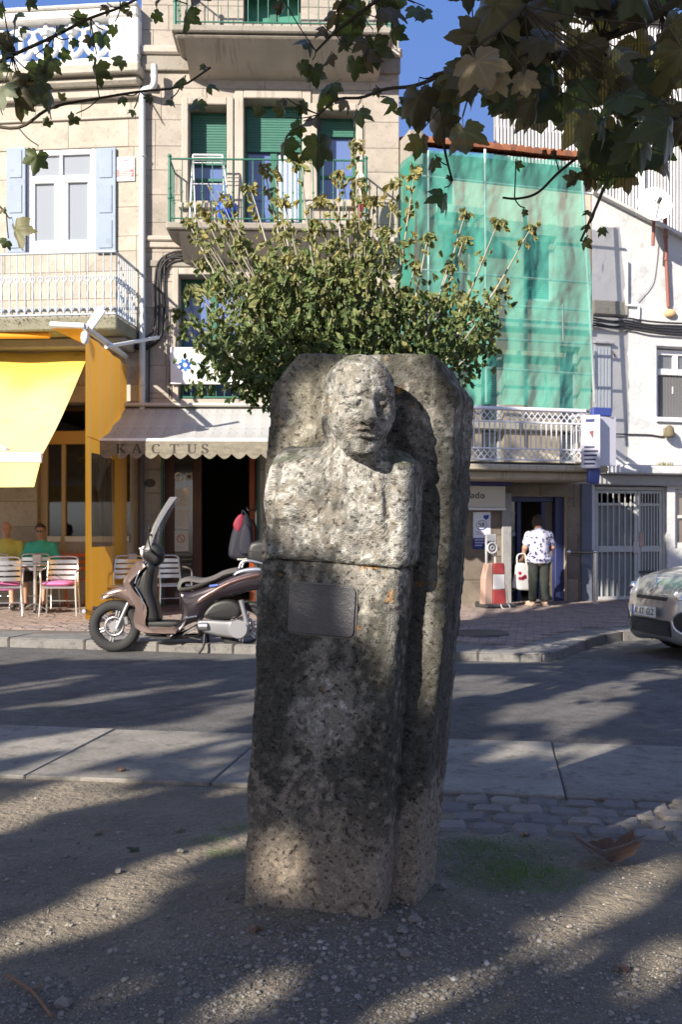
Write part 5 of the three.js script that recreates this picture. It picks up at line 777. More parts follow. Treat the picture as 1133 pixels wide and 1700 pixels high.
    new G().box(0.13, mid + 0.02, 0.04, 0.11, 0.2, 0.03, 0.006).build('lock', M([0.4, 0.38, 0.36], { roughness: 0.5 }), gate); new G().box(0.25, mid + 0.17, 0.034, 0.1, 0.26, 0.012, 0.004).build('rust_patch', M([0.33, 0.24, 0.20]), gate); new G().box(w - 0.35, mid - 0.42, 0.03, 0.36, 0.05, 0.012, 0.004).build('letter_slot', M([0.06, 0.06, 0.06]), gate);
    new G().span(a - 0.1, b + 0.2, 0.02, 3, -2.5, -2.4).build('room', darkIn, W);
  }
  { const [a, b, c, d] = hd2, z = -0.1; const w = part('shop_window', new G().span(a, a + 0.09, c, d, z - 0.04, z + 0.04, 0.01).span(b - 0.09, b, c, d, z - 0.04, z + 0.04, 0.01).span(a + 0.092, b - 0.092, d - 0.08, d, z - 0.04, z + 0.04, 0.01).span(a + 0.092, b - 0.092, c, c + 0.1, z - 0.04, z + 0.04, 0.01).span(a + 0.092, b - 0.092, (c + d) / 2, (c + d) / 2 + 0.06, z - 0.04, z + 0.04, 0.01).geo(), M([0.5, 0.5, 0.48]), W); new G().span(a + 0.09, b - 0.09, c + 0.1, d - 0.08, z - 0.02, z - 0.01).build('pane', M([0.15, 0.12, 0.11], { phys: 1, roughness: 0.1, clearcoat: 1 }), w); }
  const FNu = (x, y, w = 0.05) => { const q = FN.uv(x, y, w); return [q[0], q[1], w]; };
  { // cables across, red pipe, white conduit, lamp, dish
    const c = FN.thing('wall_cables', 'thick bundle of dark cables running across the white house front', 'cables', 0, 0, 0), cm = M([0.025, 0.026, 0.03], { roughness: 0.7 });
    for (let i = 0; i < 5; i++) new G().tube([FNu(986, 524 + i * 4, 0.08), FNu(1020, 526 + i * 4.4 + (i % 2) * 3, 0.1), FNu(1042, 528 + i * 4, 0.09), FNu(1075, 533 + i * 4 + ((i * 2) % 3), 0.09), FNu(1110, 536 + i * 4.5, 0.09), FNu(1180, 538 + i * 5, 0.09)], 0.017, 6).build('cable', cm, c);
    new G().tube([FNu(1008, 720), FNu(1043, 721), FNu(1080, 722), FNu(1104, 724), FNu(1108, 716)], 0.014, 6).build('cable', cm, c); new G().tube([FNu(1096, 372, 0.03), FNu(1090, 440, 0.03), FNu(1084, 470, 0.03), FNu(1060, 500, 0.03)], 0.007, 5).build('cable', M([0.3, 0.3, 0.3]), c);
    const p = FN.thing('red_pipe', 'rust red drain pipe on the white wall below the satellite dish', 'pipe', 0, 0, 0), rm = M([0.20, 0.07, 0.05], { roughness: 0.6 }); new G().tube([FNu(1106, 362, 0.08), FNu(1107, 420, 0.08), FNu(1111, 510, 0.08)], 0.032, 12, 8).build('pipe', rm, p); for (const y of [393, 430]) { const q = FNu(1106.5, y, 0.08); new G().cyl(q[0], q[1], 0.08, 0.043, 0.043, 0.05, 14).build('collar', rm, p); } { const q = FNu(1114, 520, 0.07); new G().ball(q[0], q[1], 0.06, 0.1, 1.2, 0.8, 0.6).build('mortar', M([0.55, 0.38, 0.2]), p); }
    const wq = FN.thing('white_conduit', 'thin white conduit pipe stepping down the white wall left of the red pipe', 'conduit', 0, 0, 0); for (const s of [[[1042, 430], [1042, 507]], [[1042, 507], [1062, 508]], [[1062, 508], [1061, 532]], [[1061, 532], [1041, 535]]]) new G().tube([FNu(...s[0], 0.06), FNu(...s[1], 0.06)], 0.021, 10).build('pipe', whitePaint, wq);
    const l = FNu(1110, 716, 0.12), la = FN.thing('wall_lamp', 'small dark weathered lamp fitting on the white wall under the cable', 'lamp', l[0], l[1], 0.03); new G().box(0, 0, 0.03, 0.1, 0.14, 0.05, 0.01).build('bracket', M([0.2, 0.18, 0.14]), la); new G().add(lathe([[0.03, 0.1], [0.07, 0.06], [0.1, -0.08], [0.06, -0.12], [0, -0.12]], 12), mx(0, 0, 0.14)).build('shade', M([0.12, 0.10, 0.06]), la);
    const gq = FNu(1107, 770, 0.2), gt = FN.thing('grass_tuft', 'small tuft of grass growing on the ledge above the barred gate', 'grass', gq[0], cr.v1, 0.15); gt.userData.kind = 'stuff'; const gg = new G(), gr = rng(3); for (let i = 0; i < 60; i++) gg.add(new THREE.ConeGeometry(0.006, 0.06 + gr() * 0.09, 3), mx((gr() - 0.5) * 0.3, 0.05, (gr() - 0.5) * 0.12, (gr() - 0.5) * 0.8, 0, (gr() - 0.5) * 0.8)); gg.build('blades', M([0.12, 0.12, 0.03]), gt);
    // dish
    const dq = FNu(1098, 335, 0.7), ds = FN.thing('satellite_dish', 'white satellite dish on a red pole above the white wall', 'satellite dish', dq[0] + 0.1, FN.uv(1107, 400, 0.3)[1], 0.3), dm = M([0.74, 0.74, 0.74], { roughness: 0.4, side: THREE.DoubleSide });
    const H = dq[1] - ds.position.y; new G().tube([[0, -0.1, 0], [0, H - 0.2, 0.02]], 0.03, 10).build('pole', rm, ds);
    const pr = []; for (let i = 0; i <= 10; i++) { const r = 0.31 * i / 10; pr.push([r, r * r * 0.55]); } for (let i = 10; i >= 0; i--) { const r = 0.315 * i / 10; pr.push([r, r * r * 0.55 - 0.012]); }
    const dish = part('dish', new G().add(lathe(pr, 40), mx(0, 0, 0, 1.25, 0, 0.3, [0.95, 1, 1.08])).geo(), dm, ds); dish.position.set(-0.1, H, 0.2);
    new G().tube([[-0.1, H - 0.27, 0.24], [-0.32, H - 0.12, 0.72]], 0.012, 8).build('feed_arm', M([0.35, 0.35, 0.36]), ds); new G().cyl(-0.33, H - 0.1, 0.73, 0.03, 0.035, 0.1, 12, 0.9).build('receiver', M([0.06, 0.06, 0.06]), ds); new G().box(0, H - 0.1, 0.1, 0.1, 0.2, 0.12, 0.01).build('mount', M([0.12, 0.12, 0.12]), ds); new G().ball(-0.1, H + 0.07, 0.24, 0.02, 1.4, 0.6, 0.3).build('mark', M([0.6, 0.05, 0.05]), ds);
  }
}
{ // tall house behind, clad in corrugated sheets
  const FB = new Facade(822, 20.4, 14.8), t = FB.thing('corrugated_house', 'taller house behind clad in weathered corrugated sheets', 'house', 0, 0, 0), cm = [[0.55, 0.55, 0.56], [0.50, 0.5, 0.51], [0.60, 0.6, 0.6]].map((c) => M(c, { map: rep(T.stain, 2.2), roughness: 0.7 }));
  const strip = (w, h) => { const pts = []; const n = 60; for (let i = 0; i <= n; i++) pts.push([w * i / n, 0.028 * Math.sin(i / n * Math.PI * 2 * w / 0.076)]); for (let i = n; i >= 0; i--) pts.push([w * i / n, 0.028 * Math.sin(i / n * Math.PI * 2 * w / 0.076) - 0.012]); const g = poly(pts, h, 0); g.rotateX(-Math.PI / 2); return g; };
  const r = rng(21); for (let i = 0; i < 12; i++) for (let j = 0; j < 3; j++) { const m = part('corrugated_sheet', strip(0.92, 2.7), cm[Math.floor(r() * 3)], t); m.position.set(i * 0.9, 4.2 + j * 2.62, 0.04 + (i % 2) * 0.006 - j * 0.014); }
  new G().add(poly([[0, 0.05], [10.8, 0.05], [10.8, 6], [2.6, 6]], 12, 0), mx(0, 0.02, 0, -Math.PI / 2, 0, 0)).build('wall', M([0.4, 0.4, 0.4]), t); new G().add(poly([[-0.06, -0.2], [11, -0.2], [11, 6.1], [2.6, 6.1]], 0.1, 0), mx(0, 12.03, 0, -Math.PI / 2, 0, 0)).build('eaves', M([0.3, 0.3, 0.3]), t);
  const f = FB.uv(1062, 280); new G().span(f[0] - 0.02, f[0] + 0.06, 4.2, 11, 0.07, 0.12).build('batten', whitePaint, t);
}
// ================================================================ scooter
{
  const k = 1 / 141.4, sc = thing('motor_scooter', 'bronze and dark plum motor scooter parked along the kerb with tall windscreen', 'scooter', [at(191, 1083, 12.02).x, 0.004, -12.02], -0.02);
  const P = (x, y) => [(140 + x / 3.655 - 191) * k, (1083 - 820 - y / 3.655) * k];      // from the enlarged photo to metres
  const bronze = M([0.21, 0.15, 0.128], { phys: 1, metalness: 0.55, roughness: 0.32, clearcoat: 1, clearcoatRoughness: 0.06 }), plum = M([0.028, 0.021, 0.026], { phys: 1, metalness: 0.4, roughness: 0.3, clearcoat: 1, clearcoatRoughness: 0.05 }), blk = M([0.010, 0.010, 0.011], { roughness: 0.5 }), rub = M([0.022, 0.022, 0.023], { roughness: 0.85 }), alu = M([0.62, 0.62, 0.63], { metalness: 0.9, roughness: 0.32 }), eng = M([0.28, 0.28, 0.29], { metalness: 0.7, roughness: 0.45 }), chrome = M([0.8, 0.8, 0.8], { metalness: 1, roughness: 0.12 });
  const blob = (n, pts, w, m, bev = 0.05, par = sc, z = 0) => { const g = poly(smooth(pts.map(([x, y]) => P(x, y)), 5), w, Math.min(bev, w * 0.45), -w / 2 + z); return part(n, toCreasedNormals(g, 0.9), m, par); };
  const wheel = (cx, n) => {
    const w = part('wheel', new G().add(new THREE.TorusGeometry(0.243, 0.062, 14, 44), mx(0, 0, 0, 0, 0, 0, [1, 1, 0.95])).geo(), rub, sc); w.position.set(cx, 0.306, 0); w.userData.label = n;
    new G().add(new THREE.TorusGeometry(0.205, 0.020, 10, 44)).add(new THREE.CylinderGeometry(0.215, 0.215, 0.075, 40, 1, true), mx(0, 0, 0, Math.PI / 2)).build('rim', alu, w);
    for (let i = 0; i < 6; i++) { const a = i * Math.PI / 3 + 0.3, g = new G(); for (const s of [-1, 1]) g.tube([[Math.cos(a + s * 0.25) * 0.055, Math.sin(a + s * 0.25) * 0.055, 0.01], [Math.cos(a + s * 0.09) * 0.205, Math.sin(a + s * 0.09) * 0.205, 0.012]], 0.011, 8); g.build('spoke', alu, w); }
    new G().cyl(0, 0, 0, 0.06, 0.06, 0.11, 20, Math.PI / 2).build('hub', alu, w); new G().add(new THREE.TorusGeometry(0.105, 0.018, 4, 36), mx(0, 0, 0.05, 0, 0, 0, [1, 1, 0.2])).build('brake_disc', M([0.5, 0.5, 0.5], { metalness: 1, roughness: 0.4 }), w);
    const tr = new G(); for (let i = 0; i < 56; i++) { const a = i / 56 * Math.PI * 2; tr.box(Math.cos(a) * 0.3045, Math.sin(a) * 0.3045, 0, 0.004, 0.018, 0.07, 0, 0, 0, a); } tr.build('tread', rub, w); return w;
  };
  const fw = wheel(0, null), rw = wheel(1.525, null);
  new G().tube([[...P(205, 815), 0.07], [...P(275, 660), 0.07]], 0.022, 10).tube([[...P(205, 815), -0.07], [...P(275, 660), -0.07]], 0.022, 10).tube([[...P(275, 660), 0], [...P(440, 330), 0]], 0.03, 10).build('fork', alu, sc); new G().box(...P(262, 770), 0.06, 0.05, 0.10, 0.04, 0.012, 0, 0, 0.2).build('brake_caliper', eng, sc);
  blob('front_fender', [[95, 634], [130, 600], [185, 575], [240, 566], [290, 590], [312, 640], [306, 690], [285, 668], [245, 645], [190, 634], [120, 640]], 0.15, bronze, 0.05);
  blob('leg_shield', [[372, 398], [345, 420], [292, 470], [254, 515], [250, 545], [278, 600], [310, 640], [352, 690], [345, 760], [352, 810], [400, 850], [470, 852], [600, 830], [600, 800], [470, 790], [372, 775], [378, 670], [318, 560], [345, 480], [395, 408]], 0.40, bronze, 0.09);
  blob('inner_shield', [[400, 405], [440, 440], [432, 520], [428, 590], [452, 680], [462, 770], [365, 775], [372, 670], [322, 560], [352, 480]], 0.34, blk, 0.06);
  blob('floorboard', [[355, 782], [460, 770], [610, 782], [600, 806], [470, 800], [372, 800]], 0.33, blk, 0.01);
  new G().tube([[...P(330, 540), 0.205], [...P(352, 480), 0.2], [...P(395, 410), 0.16]], 0.008).tube([[...P(330, 560), 0.2], [...P(380, 660), 0.2], [...P(365, 770), 0.18]], 0.008).build('shield_edge', chrome, sc);
  blob('headlamp_cowl', [[352, 340], [400, 300], [460, 310], [486, 350], [480, 410], [440, 440], [400, 415], [362, 390]], 0.20, blk, 0.07);
  new G().ball(...P(364, 352), 0, 0.07, 0.7, 1, 1.2).build('headlamp', M([0.7, 0.7, 0.7], { phys: 1, roughness: 0.08, clearcoat: 1 }), sc);
  new G().tube([[...P(430, 350), -0.34], [...P(410, 340), 0], [...P(430, 350), 0.34]], 0.016, 8).build('handlebar', blk, sc); for (const z of [-1, 1]) new G().tube([[...P(426, 348), z * 0.24], [...P(434, 352), z * 0.37]], 0.021, 10).build('grip', rub, sc);
  for (const z of [-1, 1]) { new G().tube([[...P(425, 340), z * 0.2], [...P(420, 280), z * 0.27], [...P(428, 225), z * 0.30]], 0.008).build('mirror_stem', blk, sc); new G().ball(...P(432, 215), z * 0.31, 0.055, 0.3, 0.75, 1.1).build('mirror', blk, sc); new G().tube([[...P(405, 345), z * 0.22], [...P(378, 330), z * 0.36]], 0.007).build('brake_lever', alu, sc); }
  const ws = sheet(1, 1, 12, 12, (x, y) => { const a = P(365, 350), b = P(520, 22), w = lerp(0.22, 0.15, y) * (1 - 0.3 * y * y * y); return [lerp(a[0], b[0], y) - 0.10 * Math.sin(Math.PI * y) * 0.4 + 0.13 * (x - 0.5) ** 2 * 4 * 0.8, lerp(a[1], b[1], y), (x - 0.5) * 2 * w]; });
  part('windscreen', ws, M([0.88, 0.89, 0.9], { phys: 1, transmission: 0.88, thickness: 0, roughness: 0.1, side: THREE.DoubleSide }), sc);
  new G().tube([[...P(412, 300), 0.1], [...P(418, 250), 0.1]], 0.011).tube([[...P(412, 300), -0.1], [...P(418, 250), -0.1]], 0.011).tube([[...P(418, 250), -0.2], [...P(418, 250), 0.2]], 0.012).build('screen_bracket', blk, sc);
  const seatM = M([0.075, 0.07, 0.066], { roughness: 0.7 });
  blob('seat', [[574, 560], [590, 520], [640, 502], [720, 512], [790, 495], [860, 462], [950, 450], [962, 468], [900, 490], [780, 540], [700, 572], [640, 588], [585, 588]], 0.30, seatM, 0.05);
  blob('side_panel', [[590, 592], [650, 590], [712, 575], [790, 545], [900, 495], [965, 470], [1040, 448], [1100, 452], [1120, 490], [1085, 570], [1000, 590], [900, 618], [820, 640], [750, 700], [722, 760], [660, 780], [560, 830], [500, 850], [590, 770], [604, 700]], 0.34, plum, 0.07);
  blob('side_trim', [[700, 635], [790, 575], [900, 520], [1010, 486], [1080, 478], [1080, 500], [960, 530], [850, 580], [760, 640], [690, 668]], 0.37, M([0.10, 0.055, 0.05], { phys: 1, metalness: 0.4, roughness: 0.3, clearcoat: 1 }), 0.03);
  blob('tail_trim', [[915, 490], [945, 464], [1075, 448], [1090, 462], [980, 478]], 0.355, M([0.45, 0.47, 0.55], { metalness: 0.7, roughness: 0.3 }), 0.02);
  new G().box(...P(800, 552), 0.186, 0.10, 0.022, 0.004, 0.001, 0, 0, 0.12).build('side_badge', M([0.10, 0.16, 0.5], { roughness: 0.4 }), sc);
  new G().tube([[...P(625, 748), 0.172], [...P(700, 736), 0.178]], 0.012).build('side_chrome', chrome, sc);
  blob('belly', [[365, 835], [480, 855], [600, 835], [700, 790], [720, 860], [620, 876], [470, 876]], 0.24, blk, 0.04);
  blob('engine_case', [[700, 770], [760, 760], [880, 765], [960, 760], [1010, 790], [1000, 850], [930, 868], [860, 862], [740, 835], [705, 812]], 0.12, eng, 0.03, sc, 0.09);
  new G().cyl(...P(945, 812), 0.16, 0.115, 0.105, 0.05, 28, Math.PI / 2).cyl(...P(735, 797), 0.15, 0.045, 0.045, 0.10, 16, 0, 0, Math.PI / 2).build('engine_cover', alu, sc);
  blob('airbox', [[730, 740], [790, 660], [900, 640], [960, 680], [950, 740], [820, 760]], 0.16, blk, 0.04, sc, 0.06); blob('rear_mudguard', [[880, 700], [960, 660], [1060, 660], [1130, 720], [1110, 730], [1030, 690], [950, 700]], 0.14, blk, 0.03);
  new G().tube([[...P(960, 640), 0.14], [...P(1000, 790), 0.14]], 0.028, 10).build('shock_absorber', eng, sc); new G().tube([[...P(740, 850), 0.1], [...P(735, 920), 0.16], [...P(700, 968), 0.18]], 0.016).tube([[...P(740, 850), -0.1], [...P(748, 920), -0.14], [...P(770, 968), -0.16]], 0.016).tube([[...P(640, 865), 0.1], [...P(720, 880), 0.12]], 0.012).build('centre_stand', blk, sc);
  new G().tube([[...P(950, 450), 0.14], [...P(965, 415), 0.14], [...P(1015, 405), 0.14], [...P(1120, 430), 0.1], [...P(1120, 430), -0.1], [...P(1015, 405), -0.14], [...P(965, 415), -0.14], [...P(950, 450), -0.14]], 0.014, 8, 50).build('grab_rail', alu, sc);
  const bx = thing('scooter_top_box', 'black box sitting on the rear rack of the scooter', 'top box', [sc.position.x + P(1095, 375)[0], P(1095, 410)[1], -12.02]); part('box', toCreasedNormals(poly(smooth([[-0.17, 0.0], [0.2, 0.0], [0.22, 0.2], [-0.15, 0.22]], 4), 0.36, 0.05, -0.18), 0.8), blk, bx); new G().box(0.02, 0.13, 0, 0.38, 0.012, 0.37).build('lid_seam', M([0.05, 0.05, 0.05]), bx);
  blob('tail_lamp', [[1090, 470], [1120, 470], [1116, 520], [1090, 520]], 0.2, M([0.4, 0.02, 0.02], { roughness: 0.2 }), 0.03);
}
// ================================================================ cafe chairs and tables
const aluM = M([0.70, 0.70, 0.70], { metalness: 0.85, roughness: 0.28 });
function makeChair(label) {
  const c = thing('cafe_chair', label, 'chair', [0, 0, 0], 0, 'aluminium chairs on the cafe terrace');
  for (const s of [-1, 1]) {
    new G().tube([[s * 0.27, 0, 0.25], [s * 0.25, 0.42, 0.22], [s * 0.26, 0.64, 0.2], [s * 0.275, 0.68, 0.05], [s * 0.26, 0.70, -0.2]], 0.0135, 8, 26).build('leg', aluM, c);
    new G().tube([[s * 0.25, 0, -0.30], [s * 0.23, 0.42, -0.22], [s * 0.22, 0.84, -0.29]], 0.0135, 8, 14).build('leg', aluM, c);
  }
  new G().tube([[-0.22, 0.82, -0.285], [-0.2, 0.86, -0.295], [0, 0.875, -0.33], [0.2, 0.86, -0.295], [0.22, 0.82, -0.285]], 0.0135, 8, 20).build('back_rail', aluM, c);
  for (let i = 0; i < 4; i++) { const y = 0.55 + i * 0.082, sg = sheet(1, 1, 12, 1, (x, v) => { const a = (x - 0.5) * 0.44; return [a, y + (v - 0.5) * 0.056, -0.245 - (y - 0.42) * 0.10 - 0.045 * (1 - (a / 0.22) ** 2)]; }); const b = sg.clone(); b.translate(0, 0, -0.008); part('back_slat', mergeGeometries([sg, b]), M([0.72, 0.72, 0.72], { metalness: 0.85, roughness: 0.3, side: THREE.DoubleSide }), c, false); }
  for (let i = 0; i < 6; i++) new G().box(0, 0.435, -0.20 + i * 0.076, 0.46, 0.012, 0.062, 0.004).build('seat_slat', aluM, c);
  new G().tube([[-0.24, 0.42, -0.22], [0.24, 0.42, -0.22]], 0.011).tube([[-0.25, 0.42, 0.22], [0.25, 0.42, 0.22]], 0.011).tube([[-0.24, 0.42, -0.22], [-0.25, 0.42, 0.22]], 0.011).tube([[0.24, 0.42, -0.22], [0.25, 0.42, 0.22]], 0.011).tube([[-0.245, 0.2, -0.26], [0.245, 0.2, -0.26]], 0.009).build('seat_frame', aluM, c);
  return c;
}
const gy = (x, z) => pavY(x, z);
{
  const lab = ['aluminium chair cut off by the left edge, before the bald person in yellow green', 'aluminium chair with pink cushion standing left of the yellow side sheet', 'aluminium chair with white napkin box behind, just left of the scooter headlamp', 'aluminium chair seen through the gap between scooter shield and seat', 'aluminium chair carrying the bald person in the yellow green shirt', 'aluminium chair carrying the person in the teal shirt'];
  const spots = [[8, 1021, 0.30], [100, 1021, -0.12], [206, 1019, 0.05], [284, 1017, -0.5], [6, 1010, Math.PI + 0.15], [66, 1010, Math.PI - 0.05]];
  const first = makeChair(lab[0]);
  spots.forEach(([px, py, turn], i) => { const o = i ? first.clone() : first; if (i) { o.name = numbered('cafe_chair'); scene.add(o); o.userData = { ...first.userData, label: lab[i] }; } const p = ground(px, py, 0.17); o.position.set(p.x, gy(p.x, p.z), p.z); o.rotation.y = Math.PI + turn; if (i > 3) o.rotation.y = turn + Math.PI; });
  const cush = (i, label, ry) => { const [px, py] = spots[i], p = ground(px, py, 0.17), t = thing('seat_cushion', label, 'cushion', [p.x, gy(p.x, p.z) + 0.445, p.z], ry + Math.PI, 'pink seat cushions'); const g = new THREE.SphereGeometry(0.22, 24, 14), q = g.attributes.position; for (let k = 0; k < q.count; k++) { const x = q.getX(k) / 0.22, y = q.getY(k) / 0.22, z = q.getZ(k) / 0.22, m = Math.max(Math.abs(x), Math.abs(z), 1e-3), r = Math.hypot(x, z) || 1e-3, s = lerp(1, r / m, 0.7); q.setXYZ(k, x * 0.22 * s, y * 0.045 + 0.035 - (i === 0 ? 0.09 * sstep(0.6, 1, -z * s) : 0), z * 0.22 * s); } g.computeVertexNormals(); part('pad', g, M([0.55, 0.16, 0.36], { map: rep(T.cloth, 0.4), roughness: 0.9 }), t); };
  cush(0, 'pink cushion drooping over the back of the chair at the left edge', 0.3); cush(1, 'flat pink cushion on the chair beside the yellow side sheet', -0.12);
  const table = (label, px, py) => { const p = ground(px, py, 0.17), t = thing('cafe_table', label, 'table', [p.x, gy(p.x, p.z), p.z], 0, 'small cafe tables'); new G().cyl(0, 0.725, 0, 0.34, 0.34, 0.022, 32).build('table_top', aluM, t); new G().cyl(0, 0.36, 0, 0.028, 0.028, 0.7, 14).build('column', aluM, t); for (let i = 0; i < 4; i++) new G().tube([[0, 0.12, 0], [Math.cos(i * 1.571 + 0.5) * 0.29, 0.015, Math.sin(i * 1.571 + 0.5) * 0.29]], 0.016).build('foot', aluM, t);
    const n = thing('napkin_box', label.replace('round metal cafe table', 'white napkin box standing on the table'), 'napkin box', [p.x + 0.06, gy(p.x, p.z) + 0.738, p.z + 0.1], 0.2, 'white napkin boxes'); new G().box(0, 0.075, 0, 0.13, 0.15, 0.10, 0.012).build('box', M([0.78, 0.78, 0.78], { roughness: 0.5 }), n); new G().box(0, 0.152, 0, 0.09, 0.01, 0.05, 0.003).build('slot', M([0.3, 0.3, 0.3]), n); };
  table('round metal cafe table between the two seated people and the pink cushions', 58, 1015); table('round metal cafe table behind the scooter headlamp', 216, 1013);
  const p = ground(128, 1009, 0.17), o = thing('orange_chair', 'orange folding chair partly hidden behind the yellow side sheet', 'chair', [p.x, gy(p.x, p.z), p.z], 0.5), om = M([0.55, 0.12, 0.03], { roughness: 0.5 });
  for (const s of [-1, 1]) { new G().tube([[s * 0.19, 0, 0.16], [s * 0.19, 0.92, -0.2]], 0.014).build('leg', om, o); new G().tube([[s * 0.17, 0, -0.22], [s * 0.17, 0.46, 0.1]], 0.014).build('leg', om, o); } for (let i = 0; i < 3; i++) new G().box(0, 0.62 + i * 0.11, -0.085 - i * 0.042, 0.38, 0.06, 0.014, 0.004, -0.35).build('back_slat', om, o); for (let i = 0; i < 4; i++) new G().box(0, 0.45, -0.02 + i * 0.08, 0.36, 0.014, 0.06, 0.004).build('seat_slat', om, o);
}
// ================================================================ backpack by the doorway, two-wheeled sign
{
  const c = FK.uv(400, 925, 0.9), t = FK.thing('backpack', 'dark blue backpack with red top hanging in front of the dark doorway', 'backpack', c[0], c[1], 0.9), nv = M([0.010, 0.012, 0.024], { roughness: 0.75, map: rep(T.cloth, 0.3) });
  const g = poly(smooth([[-0.19, 0.06], [-0.17, 0.0], [0.02, -0.06], [0.17, 0.0], [0.19, 0.2], [0.18, 0.5], [0.11, 0.66], [0.0, 0.66], [-0.1, 0.5], [-0.17, 0.25]], 5), 0.24, 0.08, -0.12); part('bag_body', toCreasedNormals(g, 0.9), nv, t);
  part('red_top', toCreasedNormals(poly(smooth([[-0.115, 0.5], [-0.03, 0.38], [0.06, 0.6], [0.02, 0.68], [-0.05, 0.64]], 4), 0.16, 0.04, -0.03), 0.9), M([0.20, 0.012, 0.035], { roughness: 0.7 }), t);
  part('front_pocket', toCreasedNormals(poly(smooth([[0.0, 0.06], [0.14, 0.06], [0.15, 0.45], [0.08, 0.52], [0.02, 0.42]], 4), 0.08, 0.03, 0.08), 0.9), nv, t); new G().tube([[0.17, 0.6, 0], [0.26, 0.4, -0.04], [0.2, 0.05, 0]], 0.014).build('strap', nv, t); new G().tube([[0.02, 0.66, 0], [0.03, 0.74, 0], [0.1, 0.66, 0]], 0.01).build('handle', nv, t); new G().box(0.03, -0.03, 0.06, 0.16, 0.035, 0.1, 0.01).build('base_trim', M([0.4, 0.42, 0.36]), t);
  // backpack hangs on a hook rail at a pole
  const pl = FK.thing('coat_stand', 'thin dark stand holding the backpack at the doorway edge', 'stand', c[0] + 0.24, pavY(c[0], -16.2), 0.86); new G().cyl(0, 0.85, 0, 0.018, 0.018, 1.7, 10).build('pole', darkIn, pl); new G().cyl(0, 0.015, 0, 0.2, 0.18, 0.03, 20).build('base', darkIn, pl); new G().tube([[0, 1.6, 0], [-0.12, 1.58, 0], [-0.16, 1.64, 0]], 0.012).build('hook', darkIn, pl);
}
{
  const p = ground(825, 1008, 0.19), t = thing('sandwich_sign', 'red and white board sign on wheels with a round emblem beside the shop door', 'sign', [p.x, pavY(p.x, p.z), p.z], FN.a + 0.1), k = 1 / 97;
  const Pq = (x, y) => [(x - 826) * k, (1006 - y) * k], gr = M([0.33, 0.33, 0.34], { roughness: 0.5 }), red = M([0.27, 0.035, 0.035], { roughness: 0.55 }), wt = M([0.46, 0.46, 0.47], { roughness: 0.55 });
  new G().box(0, 0.03, 0, 0.56, 0.06, 0.34, 0.02).build('base', M([0.04, 0.04, 0.042], { roughness: 0.7 }), t);
  for (const s of [-1, 1]) new G().cyl(s * 0.22 - 0.05, 0.05, -0.16, 0.05, 0.05, 0.03, 16, 0, 0, Math.PI / 2).build('wheel', rubM(), t);
  new G().tube([[-0.02, 0.06, 0.18], [-0.02, 0.0, 0.24], [0.12, 0.0, 0.24], [0.12, 0.06, 0.18]], 0.01).build('foot_hoop', gr, t);
  const fr = (n, y0, y1, m, x0a = 817, x1a = 834) => { const f = (y) => (y - 935) / 68; part(n, poly([Pq(818 - 1 * f(y1), y1), Pq(836 + 3 * f(y1), y1), Pq(836 + 3 * f(y0), y0), Pq(818 - 1 * f(y0), y0)], 0.05, 0.008, 0.02), m, t); };
  fr('red_panel', 936, 953, red); fr('white_panel', 954, 977, wt); fr('red_panel', 978, 1001, red);
  part('side_panel', poly([Pq(801, 1001), Pq(817, 1001), Pq(817, 936), Pq(808, 936), Pq(802, 960)], 0.16, 0.02, -0.1), M([0.36, 0.24, 0.19], { roughness: 0.6 }), t); part('side_panel', poly([Pq(839.5, 1001), Pq(846, 1001), Pq(838, 945), Pq(837, 938)], 0.16, 0.02, -0.1), M([0.36, 0.3, 0.27], { roughness: 0.6 }), t);
  for (const x of [809, 825]) new G().tube([[...Pq(x, 940), -0.02], [...Pq(x, 896), -0.02]], 0.022, 10).build('post', M([0.5, 0.5, 0.5], { metalness: 0.6, roughness: 0.4 }), t);
  new G().box(...Pq(817, 896), -0.02, 0.19, 0.12, 0.05, 0.01).build('head_plate', gr, t); const e = Pq(817, 912); new G().add(new THREE.TorusGeometry(0.085, 0.016, 8, 28), mx(e[0], e[1], 0.03)).build('emblem_ring', wt, t); new G().cyl(e[0], e[1], 0.02, 0.075, 0.075, 0.02, 28, Math.PI / 2).build('emblem', M([0.10, 0.10, 0.11]), t); new G().add(new THREE.TorusGeometry(0.032, 0.01, 6, 20), mx(e[0], e[1], 0.034, 0, 0, 0.6)).build('emblem_mark', wt, t);
}
function rubM() { return M([0.03, 0.03, 0.03], { roughness: 0.85 }); }
